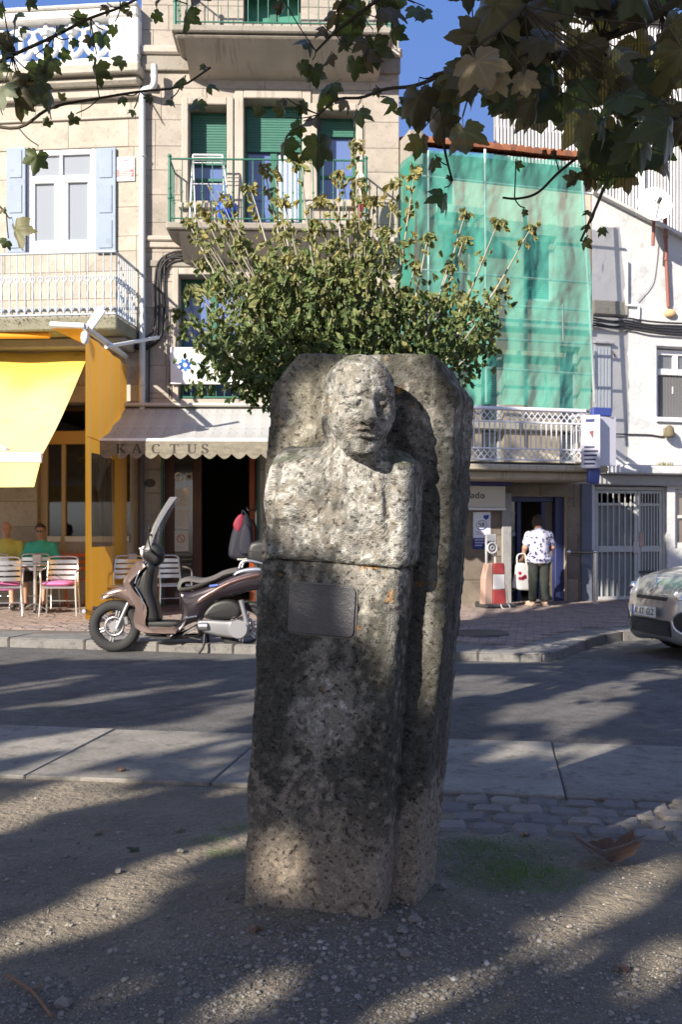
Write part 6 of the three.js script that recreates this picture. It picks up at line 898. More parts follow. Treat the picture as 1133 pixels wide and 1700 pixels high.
// ================================================================ people
function hand(w, dir, palmN, s) {             // five bent fingers in their own fine grid; w wrist, dir towards the fingers, palmN out of the palm, s = +1/-1 thumb side
  const d = dir.clone().normalize(), n = palmN.clone().addScaledVector(d, -palmN.dot(d)).normalize(), t = d.clone().cross(n).multiplyScalar(s), at_ = (a, b, c) => w.clone().addScaledVector(d, a).addScaledVector(t, b).addScaledVector(n, c).toArray();
  const B = [[at_(0, 0, 0), at_(0.05, 0.012, 0), 0.026, 0.026], [at_(0.03, -0.018, 0), at_(0.075, -0.022, 0), 0.018, 0.015], [at_(0.03, 0.02, 0), at_(0.078, 0.022, 0), 0.018, 0.015]];
  [[0.030, 0.066], [0.010, 0.075], [-0.010, 0.070], [-0.029, 0.054]].forEach(([o, l]) => { B.push([at_(0.075, o, 0), at_(0.075 + l * 0.5, o * 1.1, 0.010), 0.0095, 0.009], [at_(0.075 + l * 0.5, o * 1.1, 0.010), at_(0.075 + l * 0.85, o * 1.05, 0.032), 0.009, 0.0075]); });
  B.push([at_(0.02, 0.025, 0), at_(0.052, 0.055, 0.012), 0.013, 0.011], [at_(0.052, 0.055, 0.012), at_(0.08, 0.058, 0.03), 0.011, 0.009]);
  const f = (x, y, z) => { let m = 9; B.forEach((b, i) => { m = smin(m, cap(x, y, z, b[0], b[1], b[2], b[3]), i < 3 ? 0.014 : 0.004); }); return m; };
  const c = at_(0.06, 0, 0.01); return isoMesh(f, c.map((v) => v - 0.13), c.map((v) => v + 0.13), 0.005);
}
function person(label, pos, yaw, J, o) {
  const t = thing('person', label, 'person', pos, yaw), g = [];
  const bone = (l) => (x, y, z) => { let m = 9; for (const [a, b, ra, rb] of l) m = smin(m, cap(x, y, z, J[a] || a, J[b] || b, ra, rb), 0.03); return m; };
  const w = o.w || 1, torso = [['hip', 'waist', 0.13 * w, 0.125 * w], ['waist', 'chest', 0.125 * w, 0.135 * w], ['hipL', 'hipR', 0.10 * w, 0.10 * w], ['shL', 'shR', 0.062, 0.062], ['chest', 'neck', 0.10 * w, 0.055]];
  const tor2 = [...torso, [[J.chest[0] - 0.09, J.chest[1] - 0.02, J.chest[2] + 0.02], [J.chest[0] + 0.09, J.chest[1] - 0.02, J.chest[2] + 0.02], 0.10 * w, 0.10 * w]];
  const arms = (s) => [['sh' + s, 'el' + s, 0.05, 0.041], ['el' + s, 'wr' + s, 0.041, 0.028]], legs = (s) => [['hip' + s, 'kn' + s, 0.085, 0.058], ['kn' + s, 'an' + s, 0.056, 0.038], ['an' + s, 'to' + s, 0.036, 0.03]];
  const all = [...tor2, ['neck', 'head', 0.055, 0.052], ...arms('L'), ...arms('R'), ...legs('L'), ...legs('R')], pts = Object.values(J), lo = [0, 1, 2].map((k) => Math.min(...pts.map((p) => p[k])) - 0.2), hi = [0, 1, 2].map((k) => Math.max(...pts.map((p) => p[k])) + 0.2);
  g.push(isoMesh(bone(all), lo, hi, 0.013));
  const H = J.head, hy = o.headYaw || 0, hp = o.headPitch || 0, hm = mx(H[0], H[1], H[2], hp, hy, 0), hf = (x, y, z) => {
    let d = ellN(x, y, z, 0, 0.028, -0.012, 0.076, 0.098, 0.094); d = smin(d, ellN(x, y, z, 0, -0.04, 0.022, 0.056, 0.075, 0.062), 0.04); d = smin(d, ellN(x, y, z, 0, -0.098, 0.058, 0.024, 0.018, 0.02), 0.02);
    const ax = Math.abs(x); d = smin(d, cap(ax, y, z, [0, 0.024, 0.08], [0.045, 0.022, 0.064], 0.009, 0.007), 0.012); d = smax(d, -ellN(ax, y, z, 0.03, 0.004, 0.088, 0.019, 0.012, 0.014), 0.008); d = smin(d, ellN(ax, y, z, 0.03, 0.004, 0.070, 0.014, 0.010, 0.010), 0.003);
    d = smin(d, cap(x, y, z, [0, 0.012, 0.082], [0, -0.03, 0.103], 0.008, 0.012), 0.01); d = smin(d, ellN(x, y, z, 0, -0.052, 0.083, 0.024, 0.006, 0.010), 0.005); d = smin(d, ellN(x, y, z, 0, -0.064, 0.081, 0.021, 0.007, 0.010), 0.005); d = smin(d, ellN(ax, y, z, 0.077, 0.0, -0.006, 0.010, 0.03, 0.019), 0.006); return d;
  };
  const head = isoMesh(hf, [-0.12, -0.16, -0.14], [0.12, 0.16, 0.14], 0.0042); head.applyMatrix4(hm); g.push(head);
  for (const s of ['L', 'R']) { const wv = V(...J['wr' + s]), d = o['hd' + s] || wv.clone().sub(V(...J['el' + s])); g.push(hand(wv, d, o['pn' + s] || V(0, -1, 0.2), s === 'L' ? -1 : 1)); }
  const body = part('body', mergeGeometries(g.map((q) => { q = q.toNonIndexed ? q.toNonIndexed() : q; for (const k of Object.keys(q.attributes)) if (k !== 'position' && k !== 'normal') q.deleteAttribute(k); return q; })), M(o.skin || [0.46, 0.25, 0.17], { roughness: 0.6 }), t);
  const cloth = (n, bones, off, m, cut, h = 0.011) => { const f0 = bone(bones), f = (x, y, z) => { let d = f0(x, y, z) - off - 0.006 * (fbm3(x * 11, y * 11, z * 11, 2) - 0.5) * 2; if (cut) d = smax(d, cut(x, y, z), 0.01); return d; }; return part(n, isoMesh(f, lo, hi, h), m, t); };
  const mid = (a, b, k) => J[a].map((v, i) => lerp(v, J[b][i], k)), sl = o.sleeve || 0.75;
  J.slL = mid('shL', 'elL', sl); J.slR = mid('shR', 'elR', sl);
  const slv = (s) => ['sh' + s, 'sl' + s, 0.054, 0.056];
  cloth('shirt', [...tor2.slice(0, 4), tor2[5], ['chest', mid('chest', 'neck', 0.72), 0.10 * w, 0.062], slv('L'), slv('R')], 0.016, o.shirt, o.shirtCut);
  cloth('trousers', [['hipL', 'hipR', 0.10 * w, 0.10 * w], ...['L', 'R'].flatMap((s) => [['hip' + s, 'kn' + s, 0.088, 0.062], ['kn' + s, mid('kn' + s, 'an' + s, o.leg || 0.86), 0.062, 0.055]])], 0.015, o.trousers, o.trouserCut);
  const shoe = new G(); for (const s of ['L', 'R']) { const a = V(...J['an' + s]), b = V(...J['to' + s]), m = a.clone().lerp(b, 0.55), q = Math.atan2(b.x - a.x, b.z - a.z); const sg = new THREE.SphereGeometry(1, 18, 12); sg.applyMatrix4(mx(m.x, Math.max(0.035, m.y - 0.01), m.z, 0, q, 0, [0.05, 0.045, 0.14])); const f = new G().add(sg).box(m.x, 0.012, m.z, 0.085, 0.02, 0.25, 0.008, 0, q, 0); part('shoe', f.geo(), o.shoe || M([0.05, 0.04, 0.035], { roughness: 0.6 }), t); }
  if (o.hair) { const f = (x, y, z) => { let d = smax(hf(x, y, z) - 0.014 - 0.012 * (fbm3(x * 40, y * 40, z * 40, 3) - 0.4), o.hair(x, y, z), 0.008); return d; }; const hg = isoMesh(f, [-0.13, -0.16, -0.15], [0.13, 0.17, 0.15], 0.005); hg.applyMatrix4(hm); part('hair', hg, o.hairM, t); }
  const e = new G(); for (const s of [-1, 1]) e.ball(s * 0.03, 0.004, 0.079, 0.006); e.l.forEach((q) => q.applyMatrix4(hm)); if (!o.noFace) part('eyes', e.geo(), M([0.03, 0.02, 0.015], { roughness: 0.2 }), t);
  if (o.glasses) { const q = new G(); for (const s of [-1, 1]) q.add(new THREE.SphereGeometry(1, 14, 10), mx(s * 0.034, 0.006, 0.09, 0, s * 0.2, 0, [0.027, 0.02, 0.006])).tube([[s * 0.06, 0.012, 0.085], [s * 0.088, 0.012, 0.0]], 0.003); q.tube([[-0.012, 0.012, 0.1], [0.012, 0.012, 0.1]], 0.003); q.l.forEach((r) => r.applyMatrix4(hm)); part('sunglasses', q.geo(), M([0.02, 0.015, 0.012], { phys: 1, roughness: 0.1, clearcoat: 1 }), t); }
  return t;
}
const seated = () => ({ hip: [0, 0.53, 0], waist: [0, 0.70, -0.02], chest: [0, 0.93, -0.03], neck: [0, 1.09, -0.01], head: [0, 1.235, 0.02], hipL: [-0.10, 0.52, 0.02], hipR: [0.10, 0.52, 0.02], knL: [-0.15, 0.53, 0.43], knR: [0.14, 0.54, 0.43], anL: [-0.15, 0.09, 0.42], anR: [0.16, 0.09, 0.47], toL: [-0.17, 0.04, 0.56], toR: [0.19, 0.04, 0.61], shL: [-0.185, 0.99, -0.03], shR: [0.185, 0.99, -0.03], elL: [-0.27, 0.76, 0.06], elR: [0.27, 0.76, 0.06], wrL: [-0.20, 0.66, 0.28], wrR: [0.18, 0.66, 0.28] });
{
  const p1 = ground(10, 1010, 0.17), J = seated(); for (const k in J) J[k] = J[k].map((v) => v * 1.03);
  person('bald person in yellow green shirt sitting at the left edge of the picture', [p1.x, pavY(p1.x, p1.z), p1.z], 0.16, J, { w: 1.12, shirt: M([0.56, 0.55, 0.13], { roughness: 0.85 }), trousers: M([0.05, 0.05, 0.055], { roughness: 0.9 }), skin: [0.42, 0.25, 0.18], leg: 0.1, headYaw: 0.1 });
  const p2 = ground(67, 1010, 0.17);
  person('person in teal shirt and sunglasses sitting at the cafe table', [p2.x, pavY(p2.x, p2.z), p2.z], 0.08, seated(), { w: 1.12, sleeve: 0.95, shirt: M([0.06, 0.47, 0.37], { roughness: 0.85 }), trousers: M([0.03, 0.03, 0.035], { roughness: 0.9 }), skin: [0.38, 0.225, 0.16], leg: 0.1, glasses: true, hairM: M([0.05, 0.035, 0.025], { roughness: 0.8 }), hair: (x, y, z) => Math.max(-(y - 0.055) + Math.max(0, -z) * 1.4 - (z < 0 ? 0.03 : 0), z - 0.075 + (y < 0.07 ? 0.05 : 0)) });
  const p3 = ground(896, 1006, 0.19), S3 = 0.99, K = { hip: [0, 0.80, 0], waist: [0, 0.94, 0.0], chest: [0, 1.13, 0.015], neck: [0, 1.275, 0.045], head: [-0.01, 1.395, 0.10], hipL: [-0.09, 0.78, 0], hipR: [0.09, 0.78, 0], knL: [-0.095, 0.43, 0.01], knR: [0.10, 0.43, 0.02], anL: [-0.10, 0.075, -0.03], anR: [0.12, 0.075, -0.02], toL: [-0.11, 0.03, 0.11], toR: [0.15, 0.03, 0.11], shL: [-0.165, 1.175, 0.02], shR: [0.165, 1.175, 0.02], elL: [-0.235, 0.98, 0.03], elR: [0.235, 0.98, 0.03], wrL: [-0.16, 0.87, 0.22], wrR: [0.24, 0.80, 0.14] };
  for (const k in K) K[k] = K[k].map((v) => v * S3);
  const dotT = canvasTex(512, 512, (c) => { c.fillStyle = '#e9e8f2'; c.fillRect(0, 0, 512, 512); const r = rng(12); for (let i = 0; i < 70; i++) { c.fillStyle = ['#5b5a86', '#76769c', '#3f4160'][i % 3]; c.beginPath(); const x = r() * 512, y = r() * 512; for (let k = 0; k < 9; k++) { const a = k / 9 * 6.283, q = 12 + 12 * r(); c.lineTo(x + Math.cos(a) * q, y + Math.sin(a) * q); } c.fill(); } }); dotT.wrapS = dotT.wrapT = THREE.RepeatWrapping; dotT.repeat.set(1.6, 1.6);
  person('person seen from behind in a white spotted blouse standing in the shop doorway', [p3.x, pavY(p3.x, p3.z), p3.z], Math.PI + 0.12, K, { w: 1.12, sleeve: 0.6, shirt: M([0.55, 0.55, 0.60], { map: dotT, roughness: 0.85 }), shirtCut: (x, y, z) => 0.70 - y, trousers: M([0.02, 0.024, 0.02], { roughness: 0.9 }), skin: [0.42, 0.23, 0.16], shoe: M([0.48, 0.36, 0.28], { roughness: 0.6 }), headPitch: 0.25, noFace: true, hairM: M([0.028, 0.016, 0.010], { roughness: 0.7 }), hair: (x, y, z) => Math.max(z - 0.065, -y - 0.10) });
  // her bag
  const b = thing('tote_bag', 'white tote bag with red print hanging at the left side of the standing person', 'bag', [p3.x - 0.30, pavY(p3.x, p3.z) + 0.28, p3.z - 0.04], 0.1), bm = M([0.66, 0.66, 0.64], { map: rep(T.cloth, 0.3), roughness: 0.85 });
  part('bag_body', toCreasedNormals(poly(smooth([[-0.13, 0.02], [0.22, 0.0], [0.19, 0.2], [0.12, 0.40], [-0.07, 0.42], [-0.10, 0.25]], 3), 0.09, 0.03, -0.045), 0.8), bm, b); for (const z of [-0.02, 0.02]) new G().tube([[-0.06, 0.40, z], [-0.05, 0.56, z], [0.06, 0.58, z], [0.10, 0.39, z]], 0.009).build('strap', bm, b);
  const pr = new G(), rr = rng(6); for (let i = 0; i < 7; i++) pr.cyl(0.02 + (rr() - 0.5) * 0.09, 0.22 + (rr() - 0.5) * 0.1, 0.047, 0.03, 0.03, 0.004, 10, Math.PI / 2); pr.build('red_print', M([0.38, 0.02, 0.05]), b);
}
// ================================================================ silver car
{
  const th = 11 * Math.PI / 180, car = thing('silver_car', 'silver car nosing in from the right edge beside the kerb', 'car', [3.44, 0.004, -11.55], Math.PI - th * -1 * -1);
  car.rotation.y = th; car.scale.setScalar(1.04);   // local -x is the heading
  const paint = M([0.40, 0.405, 0.39], { phys: 1, metalness: 0.6, roughness: 0.34, clearcoat: 1, clearcoatRoughness: 0.05 }), blk = M([0.015, 0.015, 0.016], { roughness: 0.6 }), dg = M([0.02, 0.025, 0.03], { phys: 1, roughness: 0.05, clearcoat: 1 });
  const top = smooth([[0.10, 0.20], [0.03, 0.30], [0.0, 0.47], [0.02, 0.60], [0.09, 0.72], [0.24, 0.85], [0.52, 0.95], [0.95, 1.03], [1.25, 1.09], [1.8, 1.36], [2.3, 1.52], [3.2, 1.52], [3.85, 1.36], [4.12, 0.9], [4.15, 0.5], [4.05, 0.22], [3.5, 0.18], [0.5, 0.17]], 3);
  const plan = smooth([[0.0, 0.0], [0.015, 0.30], [0.07, 0.54], [0.22, 0.73], [0.55, 0.835], [1.2, 0.86], [3.4, 0.86], [3.95, 0.76], [4.12, 0.5], [4.15, 0.0]], 3, false); const planP = [...plan, ...plan.slice(1, -1).reverse().map(([a, b]) => [a, -b])];
  const sd2 = (P) => (x, y) => { let d = 1e9, s = 1; for (let i = 0, j = P.length - 1; i < P.length; j = i++) { const ex = P[j][0] - P[i][0], ey = P[j][1] - P[i][1], wx = x - P[i][0], wy = y - P[i][1], t = clamp((wx * ex + wy * ey) / (ex * ex + ey * ey)); d = Math.min(d, (wx - ex * t) ** 2 + (wy - ey * t) ** 2); const c1 = y >= P[i][1], c2 = y < P[j][1], c3 = ex * wy > ey * wx; if ((c1 && c2 && c3) || (!c1 && !c2 && !c3)) s = -s; } return s * Math.sqrt(d); };
  const fs = sd2(top), fp = sd2(planP), f = (x, y, z) => { const tz = z * (1 + Math.max(0, y - 0.93) * 0.42 + 0.06 * Math.max(0, 0.4 - y)); let d = smax(fs(x + 0.10 * z * z * Math.max(0, 1 - x), y + 0.10 * z * z), fp(x, tz), 0.16); for (const wx of [0.80, 3.38]) d = smax(d, -Math.max(Math.hypot(x - wx, y - 0.305) - 0.36, 0.55 - Math.abs(z)), 0.02); return d; };
  part('body', isoMesh(f, [-0.1, 0.1, -0.95], [4.25, 1.6, 0.95], 0.026), paint, car);
  const shell = (n, region, m, out = 0.006, lo, hi, h = 0.011, inn = 0.03) => part(n, isoMesh((x, y, z) => { const b = f(x, y, z); return Math.max(b - out, -(b + inn), region(x, y, z)); }, lo, hi, h), m, car);
  const lampM = M([0.62, 0.66, 0.72], { phys: 1, metalness: 0.7, roughness: 0.12, clearcoat: 1, clearcoatRoughness: 0.02 });
  for (const s of [1, -1]) {
    const lo = (x, y, z) => [x, y, Math.min(s * z[0], s * z[1])], hi = (x, y, z) => [x, y, Math.max(s * z[0], s * z[1])];
    const h = shell('headlight', (x, y, z) => { const a = x - 0.32, b = y - 0.745 - 0.16 * (x - 0.3) - 0.05 * (s * z - 0.6), c = s * z - 0.61; return ellN(a, b, c, 0, 0, 0, 0.40, 0.088, 0.24); }, lampM, 0.007, lo(-0.05, 0.55, [0.3, 0.95]), hi(0.8, 0.95, [0.3, 0.95]));
    for (const [x, y, z, r] of [[0.16, 0.755, 0.56, 0.05], [0.29, 0.79, 0.66, 0.055], [0.46, 0.82, 0.76, 0.04]]) { const b = new G().ball(x - 0.01, y - 0.01, s * (z + 0.015), r, 0.8, 1, 1, 18).build('lamp_reflector', M([0.75, 0.78, 0.82], { metalness: 1, roughness: 0.08 }), h); }
    shell('fog_intake', (x, y, z) => ellN(x, y, s * z, 0.14, 0.40 + 0.02, 0.66, 0.30, 0.115, 0.19), blk, 0.004, lo(-0.05, 0.2, [0.4, 0.95]), hi(0.6, 0.6, [0.4, 0.95]));
    shell('intake_frame', (x, y, z) => Math.max(ellN(x, y, s * z, 0.14, 0.41, 0.66, 0.33, 0.14, 0.215), -ellN(x, y, s * z, 0.14, 0.42, 0.66, 0.30, 0.115, 0.19)), M([0.62, 0.63, 0.64], { metalness: 0.7, roughness: 0.3 }), 0.009, lo(-0.05, 0.2, [0.4, 0.95]), hi(0.6, 0.62, [0.4, 0.95]));
    for (const wx of [0.80, 3.38]) { const w = part('wheel', new G().add(new THREE.TorusGeometry(0.235, 0.075, 12, 36), mx(0, 0, 0, 0, 0, 0, [1, 1, 1.2])).geo(), M([0.02, 0.02, 0.02], { roughness: 0.9 }), car); w.position.set(wx, 0.306, s * 0.76); new G().cyl(0, 0, s * 0.06, 0.2, 0.19, 0.04, 28, Math.PI / 2).build('hub_cap', M([0.5, 0.5, 0.5], { metalness: 0.7, roughness: 0.35 }), w); }
    shell('side_window', (x, y, z) => rbox(x, y, s * z, 2.55, 1.22, 0.7, 0.95 - Math.max(0, y - 1.1) * 0.6, 0.17, 0.4, 0.05), dg, 0.004, lo(1.3, 1.0, [0.4, 0.95]), hi(3.7, 1.45, [0.4, 0.95]), 0.02);
    new G().ball(1.45, 1.08, s * 0.96, 0.09, 0.7, 0.8, 1.1).build('door_mirror', paint, car);
  }
  shell('windscreen', (x, y, z) => rbox(x, y, z, 1.75, 1.27, 0, 0.42, 0.16, 0.62, 0.05), dg, 0.004, [1.1, 1.0, -0.8], [2.4, 1.55, 0.8], 0.022);
  const lg = shell('lower_grille', (x, y, z) => rbox(x, y, z, 0.05, 0.335, 0, 0.2, 0.088, 0.44, 0.04), blk, 0.004, [-0.06, 0.2, -0.55], [0.3, 0.5, 0.55]);
  const mesh_ = new G(); for (let i = -14; i <= 14; i++) for (const s of [-1, 1]) mesh_.tube([[-0.003 + 0.12 * (i * 0.028) ** 2 * 2 + 0.012, 0.26, i * 0.028 - s * 0.04], [-0.008 + 0.12 * (i * 0.028) ** 2 * 2, 0.41, i * 0.028 + s * 0.04]], 0.003, 4); mesh_.build('grille_mesh', M([0.10, 0.10, 0.10], { roughness: 0.5 }), lg);
  shell('grille_slot', (x, y, z) => rbox(x, y, z, 0.05, 0.645, 0, 0.2, 0.020, 0.34, 0.012), blk, 0.006, [-0.06, 0.58, -0.45], [0.3, 0.72, 0.45], 0.008);
  const pt = canvasTex(512, 110, (c) => { c.fillStyle = '#d9dbd8'; c.fillRect(0, 0, 512, 110); c.fillStyle = '#24489c'; c.fillRect(0, 0, 44, 110); c.fillStyle = '#1b1c1e'; c.font = 'bold 92px sans-serif'; c.fillText('4187', 62, 88); c.fillText('GLZ', 318, 88); });
  const pg = cbox(0.52, 0.11, 0.012, 0.003); uvFit(pg, -0.26, 0.26, -0.055, 0.055); const pl = part('number_plate', pg, M([0.85, 0.85, 0.85], { map: pt, roughness: 0.4 }), car); pl.position.set(-0.022, 0.50, 0); pl.rotation.set(0, -Math.PI / 2, 0); pl.rotation.order = 'YXZ';
  const em = part('emblem', poly([[-0.05, 0], [0, -0.085], [0.05, 0], [0, 0.085]], 0.014, 0.003, 0, [[[-0.022, 0], [0, 0.04], [0.022, 0], [0, -0.04]]]), M([0.8, 0.8, 0.8], { metalness: 1, roughness: 0.15 }), car); em.position.set(0.10, 0.775, 0); em.rotation.set(0, -Math.PI / 2, 0); em.rotation.order = 'YXZ'; em.rotation.x = -0.55;
  shell('bonnet_seam', (x, y, z) => Math.max(Math.abs(x - 0.40 - 0.35 * z * z) - 0.006, Math.abs(z) - 0.62, 0.7 - y), blk, 0.002, [0.3, 0.75, -0.7], [0.7, 1.05, 0.7], 0.007, 0.008);
}
// ================================================================ plane trees: leaves in the picture, crowns and trunks beside and behind the camera
const leafR = (a) => {                         // outline of a plane leaf: five toothed lobes; a = 0 at the tip
  const l = [[0, 1.0, 0.62], [0.98, 0.92, 0.60], [-0.98, 0.92, 0.60], [1.95, 0.72, 0.62], [-1.95, 0.72, 0.62]]; let r = 0.50;
  for (const [c, m, w] of l) { let d = Math.abs(a - c); d = Math.min(d, Math.PI * 2 - d); r = Math.max(r, 0.44 + (m - 0.44) * Math.max(0, 1 - d / w) ** 0.85); }
  return (r + 0.075 * Math.abs(((a * 3.1) % 1 + 1) % 1 - 0.5) * 2 - 0.03) * (1 - 0.75 * sstep(2.75, Math.PI, Math.abs(a)));
};
function leafGeo(seed, curl, rings = 4, segs = 56) {
  const r = rng(seed), P = [], I = [], uv = [], ph = r() * 6, cx = curl * (0.6 + 0.8 * r()), cy = curl * (r() - 0.3);
  for (let i = 0; i <= rings; i++) for (let j = 0; j < segs; j++) { const a = (j / segs - 0.5) * 2 * Math.PI, q = leafR(a) * i / rings, x = Math.sin(a) * q, y = Math.cos(a) * q, z = -cx * x * x * 1.1 - cy * y * y * 0.8 + 0.10 * curl * Math.sin(a * 5 + ph) * q + 0.07 * Math.sin(a * 9) * q * q * curl; P.push(x * (1 - 0.18 * curl * x * x), y + 0.35, z); uv.push(x * 0.5 + 0.5, y * 0.5 + 0.5); }
  for (let i = 0; i < rings; i++) for (let j = 0; j < segs; j++) { const a = i * segs + j, b = i * segs + (j + 1) % segs, c = a + segs, d = b + segs; if (i) I.push(a, c, b); I.push(b, c, d); }
  const g = new THREE.BufferGeometry(); g.setAttribute('position', new THREE.Float32BufferAttribute(P, 3)); g.setAttribute('uv', new THREE.Float32BufferAttribute(uv, 2)); g.setIndex(I); g.computeVertexNormals();
  const st = tubeGeo([[0, 0.35, 0], [0.01, 0.1, 0.015], [0, -0.28, 0]], 0.012, 4, 4); const gi = g.toNonIndexed(); const m = mergeGeometries([gi, st]); m.userData.keepUV = true; return m;
}
const leafT = tex(256, (u, v) => { const x = u - 0.5, y = v - 0.5, a = Math.atan2(x, y), q = Math.hypot(x, y); let k = 0.72 + 0.28 * pf(u, v, 8, 4, 7); for (const c of [0, 0.95, -0.95, 1.95, -1.95]) k += 0.4 * Math.max(0, 1 - Math.abs(a - c) * q * 60) * (1 - q); return k * 0.8 + 0.1 * Math.sin(a * 40) * 0.3; });
const leafM = [[0.10, 0.15, 0.028], [0.08, 0.115, 0.025], [0.17, 0.16, 0.04], [0.125, 0.105, 0.036], [0.17, 0.20, 0.045], [0.45, 0.35, 0.17]].map((c, i) => M(c, { phys: 1, map: leafT, roughness: 0.6, side: THREE.DoubleSide, transmission: 0.45, thickness: 0 }));
const barkM = M([0.20, 0.17, 0.13], { map: rep(T.plaster, 0.6), bumpMap: rep(T.rough, 0.3), bumpScale: 0.012, roughness: 0.95 }), twigM = M([0.055, 0.045, 0.03], { roughness: 0.9 });
const leafG = [0, 1, 2, 3, 4, 5].map((i) => leafGeo(100 + i, 0.5 + 0.25 * (i % 3)));
const farLeaf = (() => { const P = [], I = [], n = 12; P.push(0, 0.3, 0); for (let j = 0; j < n; j++) { const a = (j / n) * 2 * Math.PI, q = j % 2 ? 0.72 : 1; P.push(Math.sin(a) * q, Math.cos(a) * q + 0.3, -0.2 * Math.sin(a) ** 2); I.push(0, j + 1, (j + 1) % n + 1); } const g = new THREE.BufferGeometry(); g.setAttribute('position', new THREE.Float32BufferAttribute(P, 3)); g.setIndex(I); g.computeVertexNormals(); return g; })();
// where sunlight must come through the crowns: [point, radius] along the sun's direction
const LIT = [];
const lit = (x, y, z, r) => LIT.push([V(x, y, z), r]);
const litG = (px, py, r, y = 0) => { const p = ground(px, py, y); lit(p.x, p.y, p.z, r); };
const litS = (px, py, d, r) => { const p = at(px, py, d); lit(p.x, p.y, p.z, r); };
// the stone bust
litS(560, 640, 3.6, 0.17); litS(500, 660, 3.8, 0.14); litS(500, 800, 3.6, 0.10); litS(640, 800, 3.6, 0.13); litS(560, 880, 3.6, 0.12); litS(735, 680, 3.9, 0.10); litS(700, 620, 3.9, 0.10); litS(600, 720, 3.5, 0.15); litS(605, 655, 3.48, 0.15); litS(625, 700, 3.46, 0.12); litS(480, 880, 3.65, 0.08); litS(660, 870, 3.6, 0.07);
litS(535, 1150, 3.65, 0.09); litS(515, 1465, 3.66, 0.10); litS(425, 1460, 3.75, 0.09);
litS(790, 150, 3.42, 0.13); litS(825, 150, 3.46, 0.10); litS(765, 235, 3.5, 0.09); litS(870, 150, 3.5, 0.07); litS(1035, 265, 4.0, 0.08); litS(885, 150, 3.8, 0.06);
// the young maple stands in the sun
for (let x = 330; x <= 830; x += 100) for (let y = 320; y <= 640; y += 90) litS(x, y, 7.35, 0.42);
// streaks on the ground
for (const [a, b, r] of [[[150, 1465], [420, 1385], 0.14], [[0, 1580], [280, 1470], 0.15], [[930, 1545], [1095, 1440], 0.17], [[640, 1700], [900, 1585], 0.16], [[0, 1340], [120, 1300], 0.10], [[100, 1275], [250, 1215], 0.2], [[0, 1250], [200, 1220], 0.28], [[250, 1245], [410, 1175], 0.22], [[800, 1232], [1080, 1325], 0.09], [[780, 1150], [900, 1140], 0.24], [[900, 1180], [1133, 1110], 0.34], [[940, 1210], [1040, 1170], 0.2], [[800, 1120], [900, 1112], 0.18], [[0, 1150], [110, 1128], 0.22], [[0, 1180], [230, 1150], 0.16], [[240, 1700], [420, 1640], 0.14], [[1040, 1640], [1133, 1580], 0.14], [[20, 1700], [140, 1660], 0.12], [[930, 1390], [1100, 1340], 0.10]]) for (let i = 0; i <= 8; i++) litG(lerp(a[0], b[0], i / 8), lerp(a[1], b[1], i / 8), r * (0.5 + 0.5 * Math.abs(Math.sin(i * 2.3 + a[0]))));
